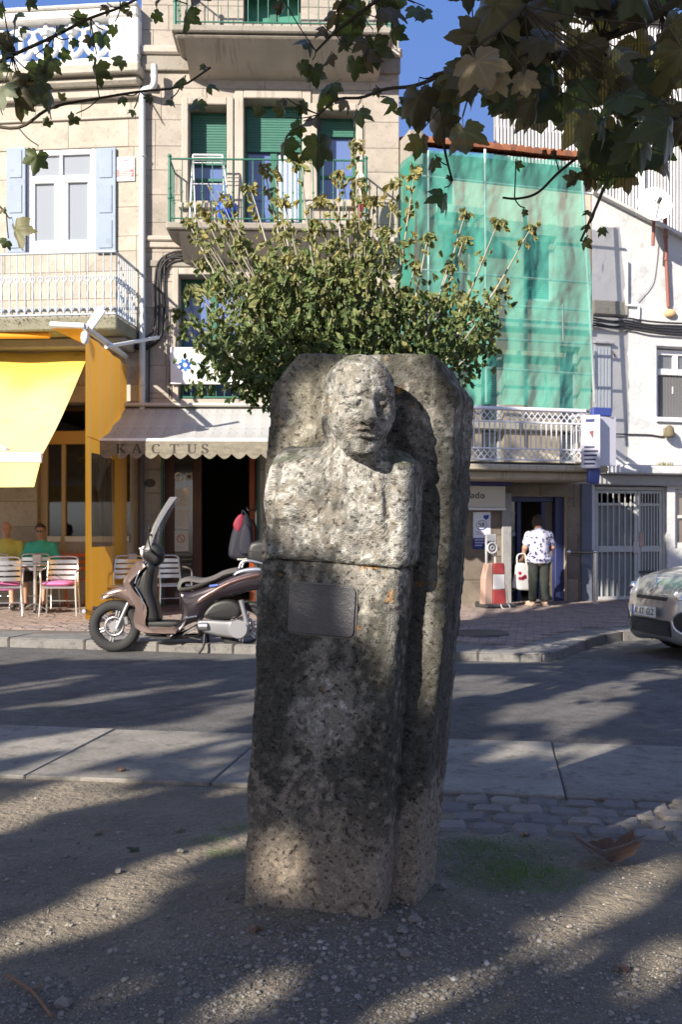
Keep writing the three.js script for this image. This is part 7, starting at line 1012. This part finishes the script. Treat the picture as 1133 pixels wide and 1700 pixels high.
// scooter, kerb and cafe stay in the sun
for (let x = -9; x <= -0.9; x += 0.5) for (const z of [-12.0, -12.8, -14, -15.5, -17]) for (const y of [0.1, 1.0, 2.2, 3.2, 4.3]) if (z > -13.5 || x < -1.9) lit(x, y, z, 0.55);
const isLit = (p) => { for (const [c, r] of LIT) { const t = p.clone().sub(c), k = t.dot(S); if (k < 0) continue; if (t.addScaledVector(S, -k).lengthSq() < r * r) return true; } return false; };
function crownTree(name, label, base, trunkH, lean, crowns, n, seed, sunny = true, leaf = 0.13) {
  const r = rng(seed), t = thing(name, label, 'tree', base, 0, undefined), top = V(lean[0], trunkH, lean[1]);
  new G().add(tubeGeo([V(0, -0.1, 0), V(lean[0] * 0.2, trunkH * 0.35, lean[1] * 0.3), V(lean[0] * 0.6, trunkH * 0.7, lean[1] * 0.6), top], (k) => 0.30 - 0.12 * k + 0.12 * (1 - k) ** 8, 12, 14)).build('trunk', barkM, t);
  const P = [], B = V(...base);
  for (const [cx, cy, cz, R, Ry] of crowns) {
    const c = V(cx, cy, cz).sub(B);
    for (let i = 0; i < 5; i++) { const e = V(c.x + (r() - 0.5) * R * 1.3, c.y + (r() - 0.4) * Ry, c.z + (r() - 0.5) * R * 1.3), m = top.clone().lerp(e, 0.5).add(V(0, 0.5 * r(), 0)); new G().tube([top.clone(), m, e], (k) => 0.11 * (1 - k) + 0.015, 7, 12).build('limb', barkM, t); }
    const cl = []; for (let i = 0; i < 34; i++) { const d = V(r() - 0.5, r() - 0.5, r() - 0.5).normalize().multiplyScalar(0.45 + 0.55 * Math.cbrt(r())); cl.push([c.x + d.x * R, c.y + d.y * Ry, c.z + d.z * R, R * (0.16 + 0.16 * r())]); }
    for (let i = 0; i < n; i++) { const q = cl[Math.floor(r() * cl.length)], d = V(r() - 0.5, r() - 0.5, r() - 0.5).normalize().multiplyScalar(q[3] * Math.cbrt(r())); const p = V(q[0] + d.x * 1.25, q[1] + d.y, q[2] + d.z * 1.25); const w = p.clone().add(B); if (w.z < -1.2 && Math.abs(w.x) < -w.z * 0.36 + 0.25 && w.y < EYE - w.z * 0.55 + 0.3) continue; if (isLit(w)) continue; P.push(p); }
  }
  const im = new THREE.InstancedMesh(farLeaf, M([0.065, 0.085, 0.025], { phys: 1, roughness: 0.7, side: THREE.DoubleSide, transmission: 0.25, thickness: 0 }), P.length), c = new THREE.Color();
  P.forEach((p, i) => { im.setMatrixAt(i, mx(p.x, p.y, p.z, (r() - 0.5) * 2.2, r() * 6.3, (r() - 0.5) * 2.2, leaf * (0.7 + 0.6 * r()))); const k = r(); c.setRGB(0.7 + 0.8 * k, 0.8 + 0.4 * r(), 0.7 + 0.4 * r()); im.setColorAt(i, c); });
  im.name = 'crown'; im.castShadow = im.receiveShadow = true; im.userData.kind = 'stuff'; t.add(im); return t;
}
const TL = crownTree('plane_tree', 'plane tree left of the camera whose twigs hang in at the upper left', [-5.3, 0, -4.5], 4.2, [0.3, 0.2], [[-7.0, 8.3, -4.6, 2.7, 2.3], [-7.3, 9.3, -4.6, 2.0, 1.1], [-5.4, 6.4, -4.4, 1.9, 1.5], [-4.3, 5.4, -6.6, 1.5, 1.2], [-3.1, 4.95, -2.1, 1.25, 0.85]], 2600, 31);
const TR = crownTree('plane_tree', 'plane tree right of the camera whose big leaves fill the upper right', [4.4, 0, -1.4], 3.6, [-0.5, -0.2], [[3.6, 5.6, -2.0, 2.6, 1.9], [-1.0, 5.3, -0.7, 1.6, 1.0], [-2.7, 5.8, -1.3, 1.4, 1.0]], 2200, 32);
crownTree('plane_tree', 'plane tree behind the camera shading the ground around the pillar', [-8.6, 0, 7.2], 4.5, [0.2, -0.2], [[-9.0, 7.0, 6.6, 3.8, 3.0], [-6.4, 5.8, 4.8, 2.6, 2.0]], 5200, 33);
crownTree('plane_tree', 'plane tree far left behind the camera shading the road', [-11.2, 0, 1.2], 4.2, [0.1, 0], [[-11.2, 6.5, 1.0, 1.9, 1.7]], 2400, 34);
// leafy branches that reach into the picture
function branch(tree, label, pts, r0, leaves, seed, size, mats, near = 1) {
  pts = pts.map(([x, y, d]) => [x, y, d * near]); leaves = leaves.map(([x, y, d, s, ...q]) => [x, y, d * near, (s || size) * near, ...q]); r0 *= near;   // pts: [px, py, depth]
  const r = rng(seed), o = tree.position, W = pts.map(([x, y, d]) => at(x, y, d).sub(o)), b = new G().tube(W, (k) => r0 * (1 - 0.75 * k) + 0.003, 6, 30).build('branch', twigM, tree);
  if (label) b.userData.label = label;
  leaves.forEach(([x, y, d, s, spin, m, tiltX, tiltY], i) => {
    const p = at(x, y, d).sub(o), curve = W.reduce((a, q) => (q.distanceTo(p) < a.distanceTo(p) ? q : a)); const sz = (s || size) * (0.85 + 0.3 * r());
    const l = mesh('leaf', leafG[Math.floor(r() * 6)], leafM[m === undefined ? mats[Math.floor(r() * mats.length)] : m], b); l.position.copy(p);
    l.rotation.set((tiltX === undefined ? (r() - 0.5) * 1.5 : tiltX), (tiltY === undefined ? (r() - 0.5) * 1.7 : tiltY), spin === undefined ? Math.PI + (r() - 0.5) * 2.2 : spin); l.scale.setScalar(sz);
    const base = p.clone().add(V(0, 0.35, 0).applyEuler(l.rotation).multiplyScalar(-0.8 * sz)); if (r() < 0.8 && curve.distanceTo(base) < 0.8) new G().tube([base, base.clone().lerp(curve, 0.5).add(V(0, -0.01, 0)), curve], 0.0028, 4, 6).build('leaf_stalk', twigM, b);
  });
  return b;
}
const scatter = (seed, n, fx, fy, d0, d1) => { const r = rng(seed), l = []; for (let i = 0; i < n; i++) l.push([fx(r), fy(r), lerp(d0, d1, r())]); return l; };
// upper left twigs (photo pixels, depth)
branch(TL, 'long twig rising from the left edge to the upper middle', [[-60, 195, 6.6], [30, 212, 6.5], [82, 180, 6.45], [165, 163, 6.4], [232, 152, 6.35], [300, 143, 6.3], [350, 112, 6.3]], 0.007, [[62, 250, 6.4, 0.10, 2.9, 1, 0.4, 0.3], [82, 200, 6.4, 0.05], [124, 192, 6.4, 0.055], [206, 160, 6.35, 0.045], [222, 182, 6.35, 0.05, 3.2], [250, 160, 6.3, 0.05], [283, 166, 6.3, 0.045], [304, 128, 6.3, 0.06], [330, 165, 6.3, 0.10, 2.8, 0], [346, 140, 6.3, 0.06], [104, 168, 6.4, 0.04, 0.4, 4], [338, 108, 6.3, 0.04], [155, 100, 6.3, 0.05, 0.3, 4], [38, 172, 6.4, 0.055]], 41, 0.05, [0, 1, 1], 0.72);
branch(TL, 'leafy twig across the upper left corner', [[-60, 130, 6.1], [20, 92, 6.1], [90, 60, 6.05], [150, 30, 6.0], [200, 12, 6.0], [260, -20, 5.9]], 0.008, [[20, 120, 6.0, 0.13, 3.0], [45, 128, 6.05, 0.12, 2.6], [60, 100, 6.0, 0.10], [75, 75, 6.0, 0.08], [5, 90, 6.1, 0.09], [25, 25, 6.0, 0.07, 3.3], [35, 45, 6.0, 0.05], [95, 45, 6.0, 0.06], [120, 28, 6.0, 0.07], [118, 66, 6.0, 0.05], [160, 100, 6.0, 0.10, 3.0], [150, 60, 6.0, 0.05], [170, 55, 6.0, 0.09, 3.1, 0], [190, 42, 6.0, 0.06], [205, 98, 6.0, 0.07, 2.4], [178, 8, 6.0, 0.06, 3.4], [200, 5, 6.0, 0.05], [215, 17, 6.0, 0.045], [255, 20, 6.0, 0.05], [260, 0, 6.0, 0.06], [310, 15, 5.9, 0.12, 3.0, 0], [325, -10, 5.9, 0.09], [50, -5, 6.0, 0.06], [15, 70, 6.1, 0.07], [-10, 110, 6.1, 0.12], [60, 130, 6.0, 0.10, 3.4], [70, 112, 6.0, 0.06], [30, 145, 6.0, 0.13, 2.9], [75, 140, 6.0, 0.11, 3.3], [5, 140, 6.0, 0.12, 3.0], [50, 160, 6.0, 0.07, 3.1], [85, 95, 6.0, 0.08, 3.0], [-5, 60, 6.1, 0.10], [100, 85, 6.0, 0.06], [0, 5, 6.0, 0.07]], 42, 0.06, [0, 1, 1, 3], 0.72);
branch(TL, 'small pale leaves drooping in from the left edge', [[-50, 330, 5.2], [-5, 340, 5.2], [10, 355, 5.2]], 0.006, [[22, 370, 5.2, 0.10, 3.6, 2], [12, 398, 5.2, 0.05, 3.0, 1], [6, 345, 5.2, 0.03]], 43, 0.05, [2], 0.85);
// top middle
branch(TR, 'twig hanging down in the top middle before the balconies', [[700, -90, 5.0], [650, -20, 5.0], [600, 20, 5.0], [555, 55, 5.0], [525, 85, 5.0]], 0.010, [[590, 30, 5.0, 0.10, 2.8], [620, 60, 5.0, 0.11, 3.2], [640, 10, 5.0, 0.10], [655, 40, 5.0, 0.08, 3.0], [560, 20, 5.0, 0.06], [512, 68, 5.0, 0.075, 2.9], [498, 102, 5.0, 0.06], [520, 108, 5.0, 0.07, 3.3], [552, 88, 5.0, 0.06, 2.3], [590, 95, 5.0, 0.09, 3.1], [605, 60, 5.0, 0.09], [540, 45, 5.0, 0.06], [575, 60, 5.0, 0.07], [610, 10, 5.0, 0.11], [630, -15, 5.0, 0.12], [690, 10, 5.0, 0.08, 3.3], [705, 15, 5.0, 0.07, 3.0], [470, 5, 5.0, 0.05], [565, 0, 5.0, 0.08], [590, -20, 5.0, 0.11], [660, -15, 5.0, 0.12], [605, 85, 5.0, 0.08]], 44, 0.08, [0, 1, 1, 3]);
branch(TR, 'twig with large leaves crossing to the middle before the green shutters', [[820, 60, 4.6], [740, 120, 4.7], [690, 142, 4.75], [640, 148, 4.8], [600, 162, 4.8], [560, 165, 4.8], [530, 190, 4.8]], 0.009, [[530, 225, 4.8, 0.135, 3.15, 1, 0.2, 0.2], [480, 225, 4.8, 0.10, 2.3, 0], [472, 190, 4.8, 0.05, 0.5, 4], [437, 182, 4.8, 0.05, 2.0, 4], [500, 172, 4.8, 0.06], [545, 145, 4.8, 0.09, 2.4], [560, 135, 4.8, 0.07], [595, 180, 4.8, 0.075, 3.2], [575, 165, 4.8, 0.06], [520, 195, 4.8, 0.09, 2.8], [500, 205, 4.8, 0.06], [625, 145, 4.8, 0.035], [660, 170, 4.7, 0.07, 2.0], [690, 165, 4.7, 0.10, 3.0], [475, 165, 4.8, 0.03]], 45, 0.08, [0, 1, 3]);
// the big leaves at the upper right
const BR = [];
{
  const r = rng(606);
  for (let i = 0; i < 120; i++) { const x = 690 + r() * 520, y = -70 + r() * (x > 960 ? 300 : 235); const edge = y > (x < 760 ? 205 : x < 860 ? 225 : x < 960 ? 165 : 260); if (edge) continue; if (x < 770 && y < 92) continue; if (x > 865 && x < 985 && y > 40 && y < 150 && r() < 0.55) continue; BR.push([x, y, 3.6 + r() * 0.9, 0.095 + 0.055 * r(), Math.PI + (r() - 0.5) * 1.6, [1, 1, 0, 3, 2, 3][Math.floor(r() * 6)]]); }
}
branch(TR, 'large leafy branch filling the upper right corner', [[1250, -120, 3.9], [1100, 20, 4.0], [1000, 65, 4.05], [920, 95, 4.1], [860, 115, 4.1], [790, 110, 4.15], [720, 125, 4.2]], 0.02, BR, 46, 0.1, [0, 1, 2, 3]);
branch(TR, 'pale lit leaf among the dark leaves at the upper right', [[870, 10, 3.6], [830, 50, 3.5], [800, 70, 3.45]], 0.006, [[785, 88, 3.42, 0.125, 3.45, 5, -0.35, -0.35], [828, 120, 3.46, 0.075, 2.7, 5, -0.3, -0.3], [770, 205, 3.5, 0.095, 3.2, 2, -0.3, -0.4], [870, 120, 3.5, 0.07, 3.2, 5, -0.2, -0.3], [840, 70, 3.8, 0.12, 2.4, 2], [885, 150, 3.8, 0.12, 3.1, 3], [700, 225, 4.0, 0.07, 3.0, 2], [735, 190, 4.0, 0.12, 3.0, 3], [1035, 150, 3.7, 0.13, 3.0, 0], [1060, 210, 3.7, 0.14, 3.3, 1], [1000, 190, 3.75, 0.12, 2.9, 1], [1110, 190, 3.6, 0.14, 3.0, 1], [1120, 60, 3.6, 0.15], [1010, 90, 3.7, 0.10], [960, 130, 3.8, 0.12, 3.1, 0]], 47, 0.1, [2, 3]);
branch(TR, 'drooping shoots with dry leaves before the corrugated wall', [[1133, 190, 3.9], [1060, 230, 4.0], [1010, 300, 4.0], [990, 345, 4.0], [965, 400, 4.0]], 0.007, [[1010, 265, 4.0, 0.10, 3.1, 0], [985, 280, 4.0, 0.07, 2.8, 3], [1040, 280, 4.0, 0.08, 3.3, 3], [1060, 262, 4.0, 0.06, 3.0, 2], [980, 350, 4.0, 0.032, 3.0, 1], [978, 372, 4.0, 0.03, 2.0, 1], [1000, 377, 4.0, 0.03, 3.4, 1], [975, 395, 4.0, 0.035, 2.6, 2], [1020, 240, 4.0, 0.09, 2.7, 0], [960, 290, 4.0, 0.05, 2.5, 3], [990, 250, 4.0, 0.05, 2.5, 4], [968, 208, 4.0, 0.045, 2.5, 4], [1080, 240, 3.9, 0.10, 3.1, 1], [1100, 260, 3.9, 0.08, 3.0, 3]], 48, 0.05, [1, 3]);
branch(TR, 'long bare twig in front of the green netting', [[1060, 205, 4.2], [990, 240, 4.2], [930, 285, 4.2], [890, 322, 4.2], [855, 330, 4.2], [835, 328, 4.2]], 0.006, [[872, 348, 4.2, 0.024, 3.0, 3], [858, 268, 4.2, 0.035, 3.4, 2], [920, 250, 4.2, 0.02, 3.0, 3], [905, 248, 4.2, 0.016, 3, 3]], 49, 0.03, [3]);
branch(TR, 'short shoot hanging below the pale leaves before the netting', [[738, 190, 4.3], [738, 240, 4.3], [745, 275, 4.3], [752, 300, 4.3]], 0.005, [[722, 262, 4.3, 0.05, 2.9, 3], [738, 318, 4.3, 0.075, 3.0, 1], [748, 293, 4.3, 0.03, 3.0, 1]], 50, 0.05, [1, 3]);
// ================================================================ the bushy young maple behind the pillar
{
  const base = V(0.16, 0, -7.35), t = thing('maple_bush', 'bushy pollarded young maple with yellowing leaves rising behind the stone pillar', 'tree', base.toArray()), r = rng(71);
  new G().tube([[0, -0.05, 0], [0.03, 0.9, 0.02], [-0.02, 1.7, 0], [0.0, 2.35, 0]], (k) => 0.105 - 0.02 * k + (k > 0.9 ? 0.03 : 0), 12, 16).build('trunk', barkM, t);
  const stemM = M([0.30, 0.28, 0.22], { roughness: 0.8 }), stems = [];
  const D = 7.35, w2 = (px, py, dz) => at(px, py, D + dz).sub(base);
  const tips = [[310, 365], [335, 345], [375, 330], [415, 310], [437, 275], [455, 285], [497, 265], [470, 330], [535, 330], [560, 290], [590, 240], [600, 300], [520, 370], [620, 330], [655, 300], [640, 380], [690, 280], [680, 350], [712, 390], [775, 350], [770, 400], [745, 440], [830, 365], [885, 375], [835, 480], [805, 520], [790, 580], [340, 430], [320, 480], [300, 520], [345, 560], [375, 600], [330, 640], [430, 640], [400, 400], [450, 420], [560, 400], [610, 430], [690, 440], [730, 500], [360, 470], [400, 560], [470, 560], [580, 520], [640, 540], [700, 560], [760, 560], [430, 500], [520, 480], [670, 480], [445, 620], [420, 660]];
  tips.forEach(([x, y], i) => { const dz = (r() - 0.5) * 1.5, st = V((r() - 0.5) * 0.14, 2.28 + r() * 0.1, (r() - 0.5) * 0.14), e = w2(x, y, dz), low = e.y < 2.5, m = st.clone().lerp(e, 0.5).add(V(low ? (e.x > st.x ? 0.1 : -0.1) : (e.x - st.x) * 0.16, low ? 0.35 : -0.05, 0)); stems.push([st, m, e, i]); new G().tube([st, m, e], (k) => 0.015 * (1 - k) + 0.0035, 5, 14).build('stem', i % 3 ? stemM : M([0.36, 0.35, 0.30], { roughness: 0.8 }), t); });
  // a spray: three to five drooping leaflets
  const leaflet = (() => { const g = new THREE.PlaneGeometry(1, 1, 2, 4), p = g.attributes.position; for (let i = 0; i < p.count; i++) { const v = p.getY(i) + 0.5, u = p.getX(i), w = Math.sin(Math.PI * Math.min(0.98, v * 0.9 + 0.06)) * 0.24 * (1 + 0.18 * Math.sin(v * 19)); p.setXYZ(i, u * 2 * w, -v, -0.25 * v * v - Math.abs(u) * 0.10); } g.computeVertexNormals(); return g; })();
  const spray = (s) => { const q = rng(s), g = new G(), n = 3 + Math.floor(q() * 3); for (let i = 0; i < n; i++) { const a = (i / n) * 6.28 + q(); g.add(leaflet, mx(Math.sin(a) * 0.12, -0.1 * q(), Math.cos(a) * 0.12, 0.5 + 0.6 * q(), a, (q() - 0.5) * 0.6, 0.75 + 0.4 * q())); } g.tube([[0, 0, 0], [0, 0.25, -0.15]], 0.015, 3); return g.geo(); };
  const sg = [0, 1, 2, 3].map((i) => spray(i + 5)), cols = [[0.075, 0.13, 0.028], [0.115, 0.175, 0.04], [0.17, 0.21, 0.055], [0.24, 0.25, 0.08], [0.27, 0.265, 0.085], [0.33, 0.28, 0.075]], sm = cols.map((c) => M(c, { phys: 1, roughness: 0.8, side: THREE.DoubleSide, transmission: 0.42, thickness: 0 }));
  const L = []; 
  for (const [st, m, e] of stems) { const c = new THREE.CatmullRomCurve3([st, m, e]); const bare = e.y > 3.35; const n = bare ? (e.x > 0.3 ? 26 : 46) : 110; for (let i = 0; i < n; i++) { const k = bare ? Math.pow(r(), 0.8) : 0.22 + 0.78 * r(); if (bare && k > 0.5 && k < 0.86 && r() < 0.65) continue; const p = c.getPoint(k), s = bare && k > 0.6 ? 0.05 : 0.17; L.push(p.add(V((r() - 0.5) * s * 2, (r() - 0.5) * s * 1.6, (r() - 0.5) * s * 2.2))); } for (let i = 0; i < 12; i++) L.push(e.clone().add(V((r() - 0.5) * 0.08, (r() - 0.5) * 0.07, (r() - 0.5) * 0.08))); }
  for (let i = 0; i < 3600; i++) { const p = w2(440 + (r() + r() + r() - 1.5) * 170 + 85, 510 + (r() - 0.5) * 230, (r() - 0.5) * 1.3); const top = p.x > 0.25 ? 3.05 : p.x < -0.75 ? 3.0 : 3.35; if (p.y > 2.15 && p.y < top + 0.3 * (fbm3(p.x * 4, 2, p.z * 4, 2) - 0.5)) L.push(p); }
  for (let i = 0; i < 420; i++) { const x = 640 + r() * 185, y = 480 + r() * 110; L.push(w2(x, y, (r() - 0.5) * 1.1)); }
  for (let i = 0; i < 46; i++) { const x = 300 + r() * 330, st = V((r() - 0.5) * 0.14, 2.35, (r() - 0.5) * 0.14), e = w2(x, 300 + r() * 190, (r() - 0.5) * 1.3), m = st.clone().lerp(e, 0.5).add(V((e.x - st.x) * 0.15, 0, 0)); new G().tube([st, m, e], (k) => 0.009 * (1 - k) + 0.0025, 4, 10).build('stem', stemM, t); for (let k = 0; k < 9; k++) L.push(e.clone().lerp(m, r() * 0.5).add(V((r() - 0.5) * 0.12, (r() - 0.5) * 0.1, (r() - 0.5) * 0.12))); }
  L.sort((a, b) => b.z - a.z);
  const by = [...sm.keys()].map(() => []);
  L.forEach((p, i) => { const hgt = clamp((p.y - 2.3) / 1.5), k = clamp(hgt * 0.92 - 0.03 + (r() - 0.5) * 0.6), ci = Math.min(5, Math.floor(k * 5.4 + (r() < 0.05 ? 2 : 0))), s = (i < 280 ? 0.052 : 0.036) + 0.028 * r(), rx = (r() - 0.5) * 0.7, ry = r() * 6.3, rz = (r() - 0.5) * 0.7;
    if (i < 280) { const l = mesh('leaf_spray', sg[i % 4], sm[ci], t); l.position.copy(p); l.rotation.set(rx, ry, rz); l.scale.setScalar(s); } else by[ci].push(mx(p.x, p.y, p.z, rx, ry, rz, s)); });
  const rest = new THREE.InstancedMesh(sg[1], M([1, 1, 1], { phys: 1, roughness: 0.8, side: THREE.DoubleSide, transmission: 0.42, thickness: 0 }), by.reduce((a, b) => a + b.length, 0)); let n = 0; const cc = new THREE.Color(); by.forEach((l, ci) => l.forEach((m) => { rest.setMatrixAt(n, m); cc.setRGB(...cols[ci]); rest.setColorAt(n++, cc); })); rest.name = 'crown'; rest.castShadow = rest.receiveShadow = true; rest.userData.kind = 'stuff'; t.add(rest);
}
// ================================================================ small things on the ground
{
  const r = rng(88);
  // gravel
  const stone = (s) => { const g = mergeVertices(new THREE.IcosahedronGeometry(1, 1).deleteAttribute('uv').deleteAttribute('normal')), p = g.attributes.position, q = rng(s); for (let i = 0; i < p.count; i++) { const k = 0.7 + 0.5 * q(); p.setXYZ(i, p.getX(i) * k, p.getY(i) * k * 0.62, p.getZ(i) * k); } const f = g.toNonIndexed(); f.computeVertexNormals(); return f; };
  [0, 1, 2].forEach((v) => {
    const N = 9000, im = new THREE.InstancedMesh(stone(v + 1), M([1, 1, 1], { roughness: 0.95 }), N), c = new THREE.Color(); let n = 0;
    while (n < N) {
      const py = 1310 + (1750 - 1310) * Math.pow(r(), 0.75), px = -40 + r() * 1220, p = ground(px, py); if (w2t(p.x, p.z) < 2.0 && r() < 0.85) continue; if (w2t(p.x, p.z) < 1.45) continue;
      const dens = sstep(0.35, 0.7, fbm3(p.x * 1.6 + 3, 1, p.z * 1.6, 3)), near = Math.exp(-(((p.x - 0.1) / 0.55) ** 2 + ((p.z + 3.45) / 0.30) ** 2)); if (r() > 0.25 + 0.6 * dens + near * 0.8) continue;
      const big = r() < 0.02 + 0.10 * near, s = big ? 0.005 + 0.007 * r() : 0.0016 + 0.0042 * r() * r();
      im.setMatrixAt(n, mx(p.x, bumpY(p.x, p.z) - 0.008 + s * 0.25, p.z, (r() - 0.5) * 0.8, r() * 6.3, (r() - 0.5) * 0.8, s)); const k = 0.12 + 0.16 * r(); c.setRGB(k * (1.04 + 0.1 * r()), k, k * (0.82 + 0.1 * r())); if (r() < 0.015) c.setRGB(0.45, 0.43, 0.4); im.setColorAt(n++, c);
    }
    im.name = numbered('gravel'); im.castShadow = im.receiveShadow = true; tag(im, ['fine grey gravel scattered over the bare ground', 'loose pale grit on the bare ground around the pillar', 'small brownish stones strewn over the bare ground'][v], 'gravel', null, 'stuff'); scene.add(im);
  });
  // the stones one can pick out
  const sts = [[675, 1595, 0.022, 'rounded pale stone lying below the right corner of the pillar'], [618, 1643, 0.014, 'small grey stone below the foot of the pillar'], [520, 1560, 0.016, 'grey stone against the foot of the pillar front'], [105, 1668, 0.026, 'flat pale stone at the bottom left beside the dry twig'], [197, 1448, 0.018, 'pale pink stone in the sunny streak at the left'], [690, 1545, 0.024, 'broken grey stone at the right foot of the pillar'], [735, 1480, 0.022, 'grey stone beside the back slab of the pillar'], [300, 1415, 0.018, 'brown stone left of the pillar near the grass'], [668, 1562, 0.020, 'cracked stone right below the pillar corner']];
  const sg = [stone(21), stone(22), stone(23)];
  sts.forEach(([px, py, s, l], i) => { const p = ground(px, py), t = thing('loose_stone', l, 'stone', [p.x, bumpY(p.x, p.z) - 0.004, p.z], r() * 6); const m = part('rock', sg[i % 3].clone(), M([0.25, 0.23, 0.205], { map: rep(T.stone, 0.2), roughness: 0.95 }), t); m.scale.setScalar(s); m.position.y = s * 0.3; });
  // grass
  const tuft = (label, list, seed) => { const q = rng(seed), P = []; for (const [px, py, R, n, h] of list) { const c = ground(px, py); for (let i = 0; i < n; i++) { const a = q() * 6.3, d = R * Math.sqrt(q()), x = c.x + Math.cos(a) * d * 1.5, z = c.z + Math.sin(a) * d; P.push([x, z, h * (0.4 + 0.8 * q()) * (1 - 0.5 * d / R)]); } }
    const b = new THREE.ConeGeometry(0.012, 1, 3, 3), p = b.attributes.position; for (let i = 0; i < p.count; i++) { const y = p.getY(i) + 0.5; p.setXYZ(i, p.getX(i) + 0.35 * y * y, y, p.getZ(i) * 0.4); } b.computeVertexNormals();
    const im = new THREE.InstancedMesh(b, M([1, 1, 1], { roughness: 0.8 }), P.length), c = new THREE.Color(); P.forEach(([x, z, h], i) => { im.setMatrixAt(i, mx(x, bumpY(x, z) - 0.008, z, (q() - 0.5) * 0.5, q() * 6.3, (q() - 0.5) * 0.5, [h * 2.2, h, h * 2.2])); const k = q(); c.setRGB(0.09 + 0.10 * k * k, 0.20 + 0.08 * k, 0.03 + 0.015 * k); im.setColorAt(i, c); }); im.name = numbered('grass'); im.castShadow = im.receiveShadow = true; tag(im, label, 'grass', null, 'stuff'); scene.add(im); };
  tuft('dark green grass patch growing right behind the pillar foot', [[830, 1410, 0.22, 1200, 0.045], [860, 1455, 0.20, 1600, 0.06], [800, 1420, 0.18, 500, 0.05], [770, 1480, 0.16, 350, 0.03], [900, 1420, 0.25, 250, 0.025], [730, 1520, 0.12, 200, 0.025], [790, 1400, 0.1, 200, 0.05]], 5);
  tuft('short grass tufts left of the pillar foot', [[345, 1395, 0.07, 160, 0.045], [385, 1420, 0.09, 240, 0.05], [400, 1375, 0.08, 150, 0.05], [215, 1250, 0.05, 60, 0.03], [190, 1290, 0.03, 30, 0.025], [465, 1540, 0.14, 160, 0.022]], 6);
  // the big dry leaf and the small ones
  const dry = [[0.155, 0.082, 0.042], [0.30, 0.15, 0.06], [0.20, 0.10, 0.05]].map((c) => M(c, { phys: 1, map: leafT, roughness: 0.7, side: THREE.DoubleSide, transmission: 0.1, thickness: 0 }));
  { const p = ground(1010, 1432), t = thing('dry_leaf', 'big curled brown plane leaf lying on the bare ground at the right', 'leaf', [p.x, bumpY(p.x, p.z) + 0.0, p.z]);
    const g = leafGeo(7, 0.4, 8, 80), q = g.attributes.position; for (let i = 0; i < q.count; i++) { const x = q.getX(i), y = q.getY(i) - 0.35, z = q.getZ(i), ax = Math.abs(x), a = 1.15 * ax, k = ax > 1e-4 ? Math.sin(a * 1.1) / (1.1 * a / ax) / ax : 1; q.setXYZ(i, x * 0.98 * Math.cos(ax * 0.55), y * 0.85 - 0.1, 0.85 * ax ** 1.15 + 0.1 * Math.max(0, y) ** 2 + z * 0.4 + 0.06 * Math.sin(y * 9 + x * 5)); } g.computeVertexNormals();
    const m = part('blade', g, dry[0], t); { const q = m.geometry.attributes.position; for (let i = 0; i < q.count; i++) { const x = q.getX(i), y = q.getY(i), z = q.getZ(i), e = Math.hypot(x, y), k = 1 - 0.28 * sstep(0.5, 1, e) * fbm3(x * 7, y * 7, 3, 2); q.setXYZ(i, x * k, y * k, z * k + 0.10 * (fbm3(x * 3.5, y * 3.5, 8, 3) - 0.5)); } m.geometry.computeVertexNormals(); } m.rotation.set(-Math.PI / 2 + 0.16, 0, 0.1); m.scale.set(0.215, 0.178, 0.15); m.position.set(0, 0.03, -0.02); }
  [[165, 1380, 'small orange brown leaf lying left on the ground'], [1000, 1328, 'small dry leaf on the setts at the far right'], [205, 1285, 'tiny orange leaf on the concrete slab at the left'], [1040, 1605, 'tiny brown leaf at the lower right'], [870, 1383, 'small red brown leaf at the edge of the setts'], [430, 1560, 'small brown leaf near the left foot of the pillar'], [300, 1380, 'small dark leaf left of the grass tuft'], [230, 1412, 'small dark leaf on the shaded ground at the left']].forEach(([px, py, l], i) => { const p = ground(px, py), t = thing('dry_leaf', l, 'leaf', [p.x, Math.max(0.028 * (w2t(p.x, p.z) < 1.42 ? 1 : 0), bumpY(p.x, p.z)) + 0.006, p.z], r() * 6); const m = part('blade', leafG[i % 6].clone(), i === 6 || i === 7 ? leafM[1] : dry[i % 3], t); m.geometry.userData.keepUV = true; m.rotation.x = -Math.PI / 2 + 0.15; m.scale.setScalar(0.028 + 0.012 * r()); });
  { const a = ground(10, 1622), b = ground(52, 1650), c = ground(85, 1690), t = thing('dry_twig', 'thin reddish dry twig lying at the bottom left', 'twig', [a.x, 0, a.z]), f = (q) => [q.x - a.x, bumpY(q.x, q.z) + 0.006, q.z - a.z]; new G().tube([f(a), f(b), f(c)], 0.005, 6, 14).build('stick', M([0.22, 0.12, 0.07]), t); new G().tube([f(b), f(ground(75, 1640))], 0.0025).build('side_shoot', M([0.22, 0.12, 0.07]), t); }
  { const a = ground(1030, 1400), b = ground(1110, 1372), t = thing('dry_twig', 'thin grey twig lying right of the big brown leaf', 'twig', [a.x, 0, a.z]), f = (q) => [q.x - a.x, bumpY(q.x, q.z) + 0.006, q.z - a.z]; new G().tube([f(a), f(ground(1070, 1390)), f(b)], 0.0035, 6, 12).build('stick', M([0.12, 0.10, 0.08]), t); }
}
scene.updateMatrixWorld(true);
renderer.render(scene, camera);
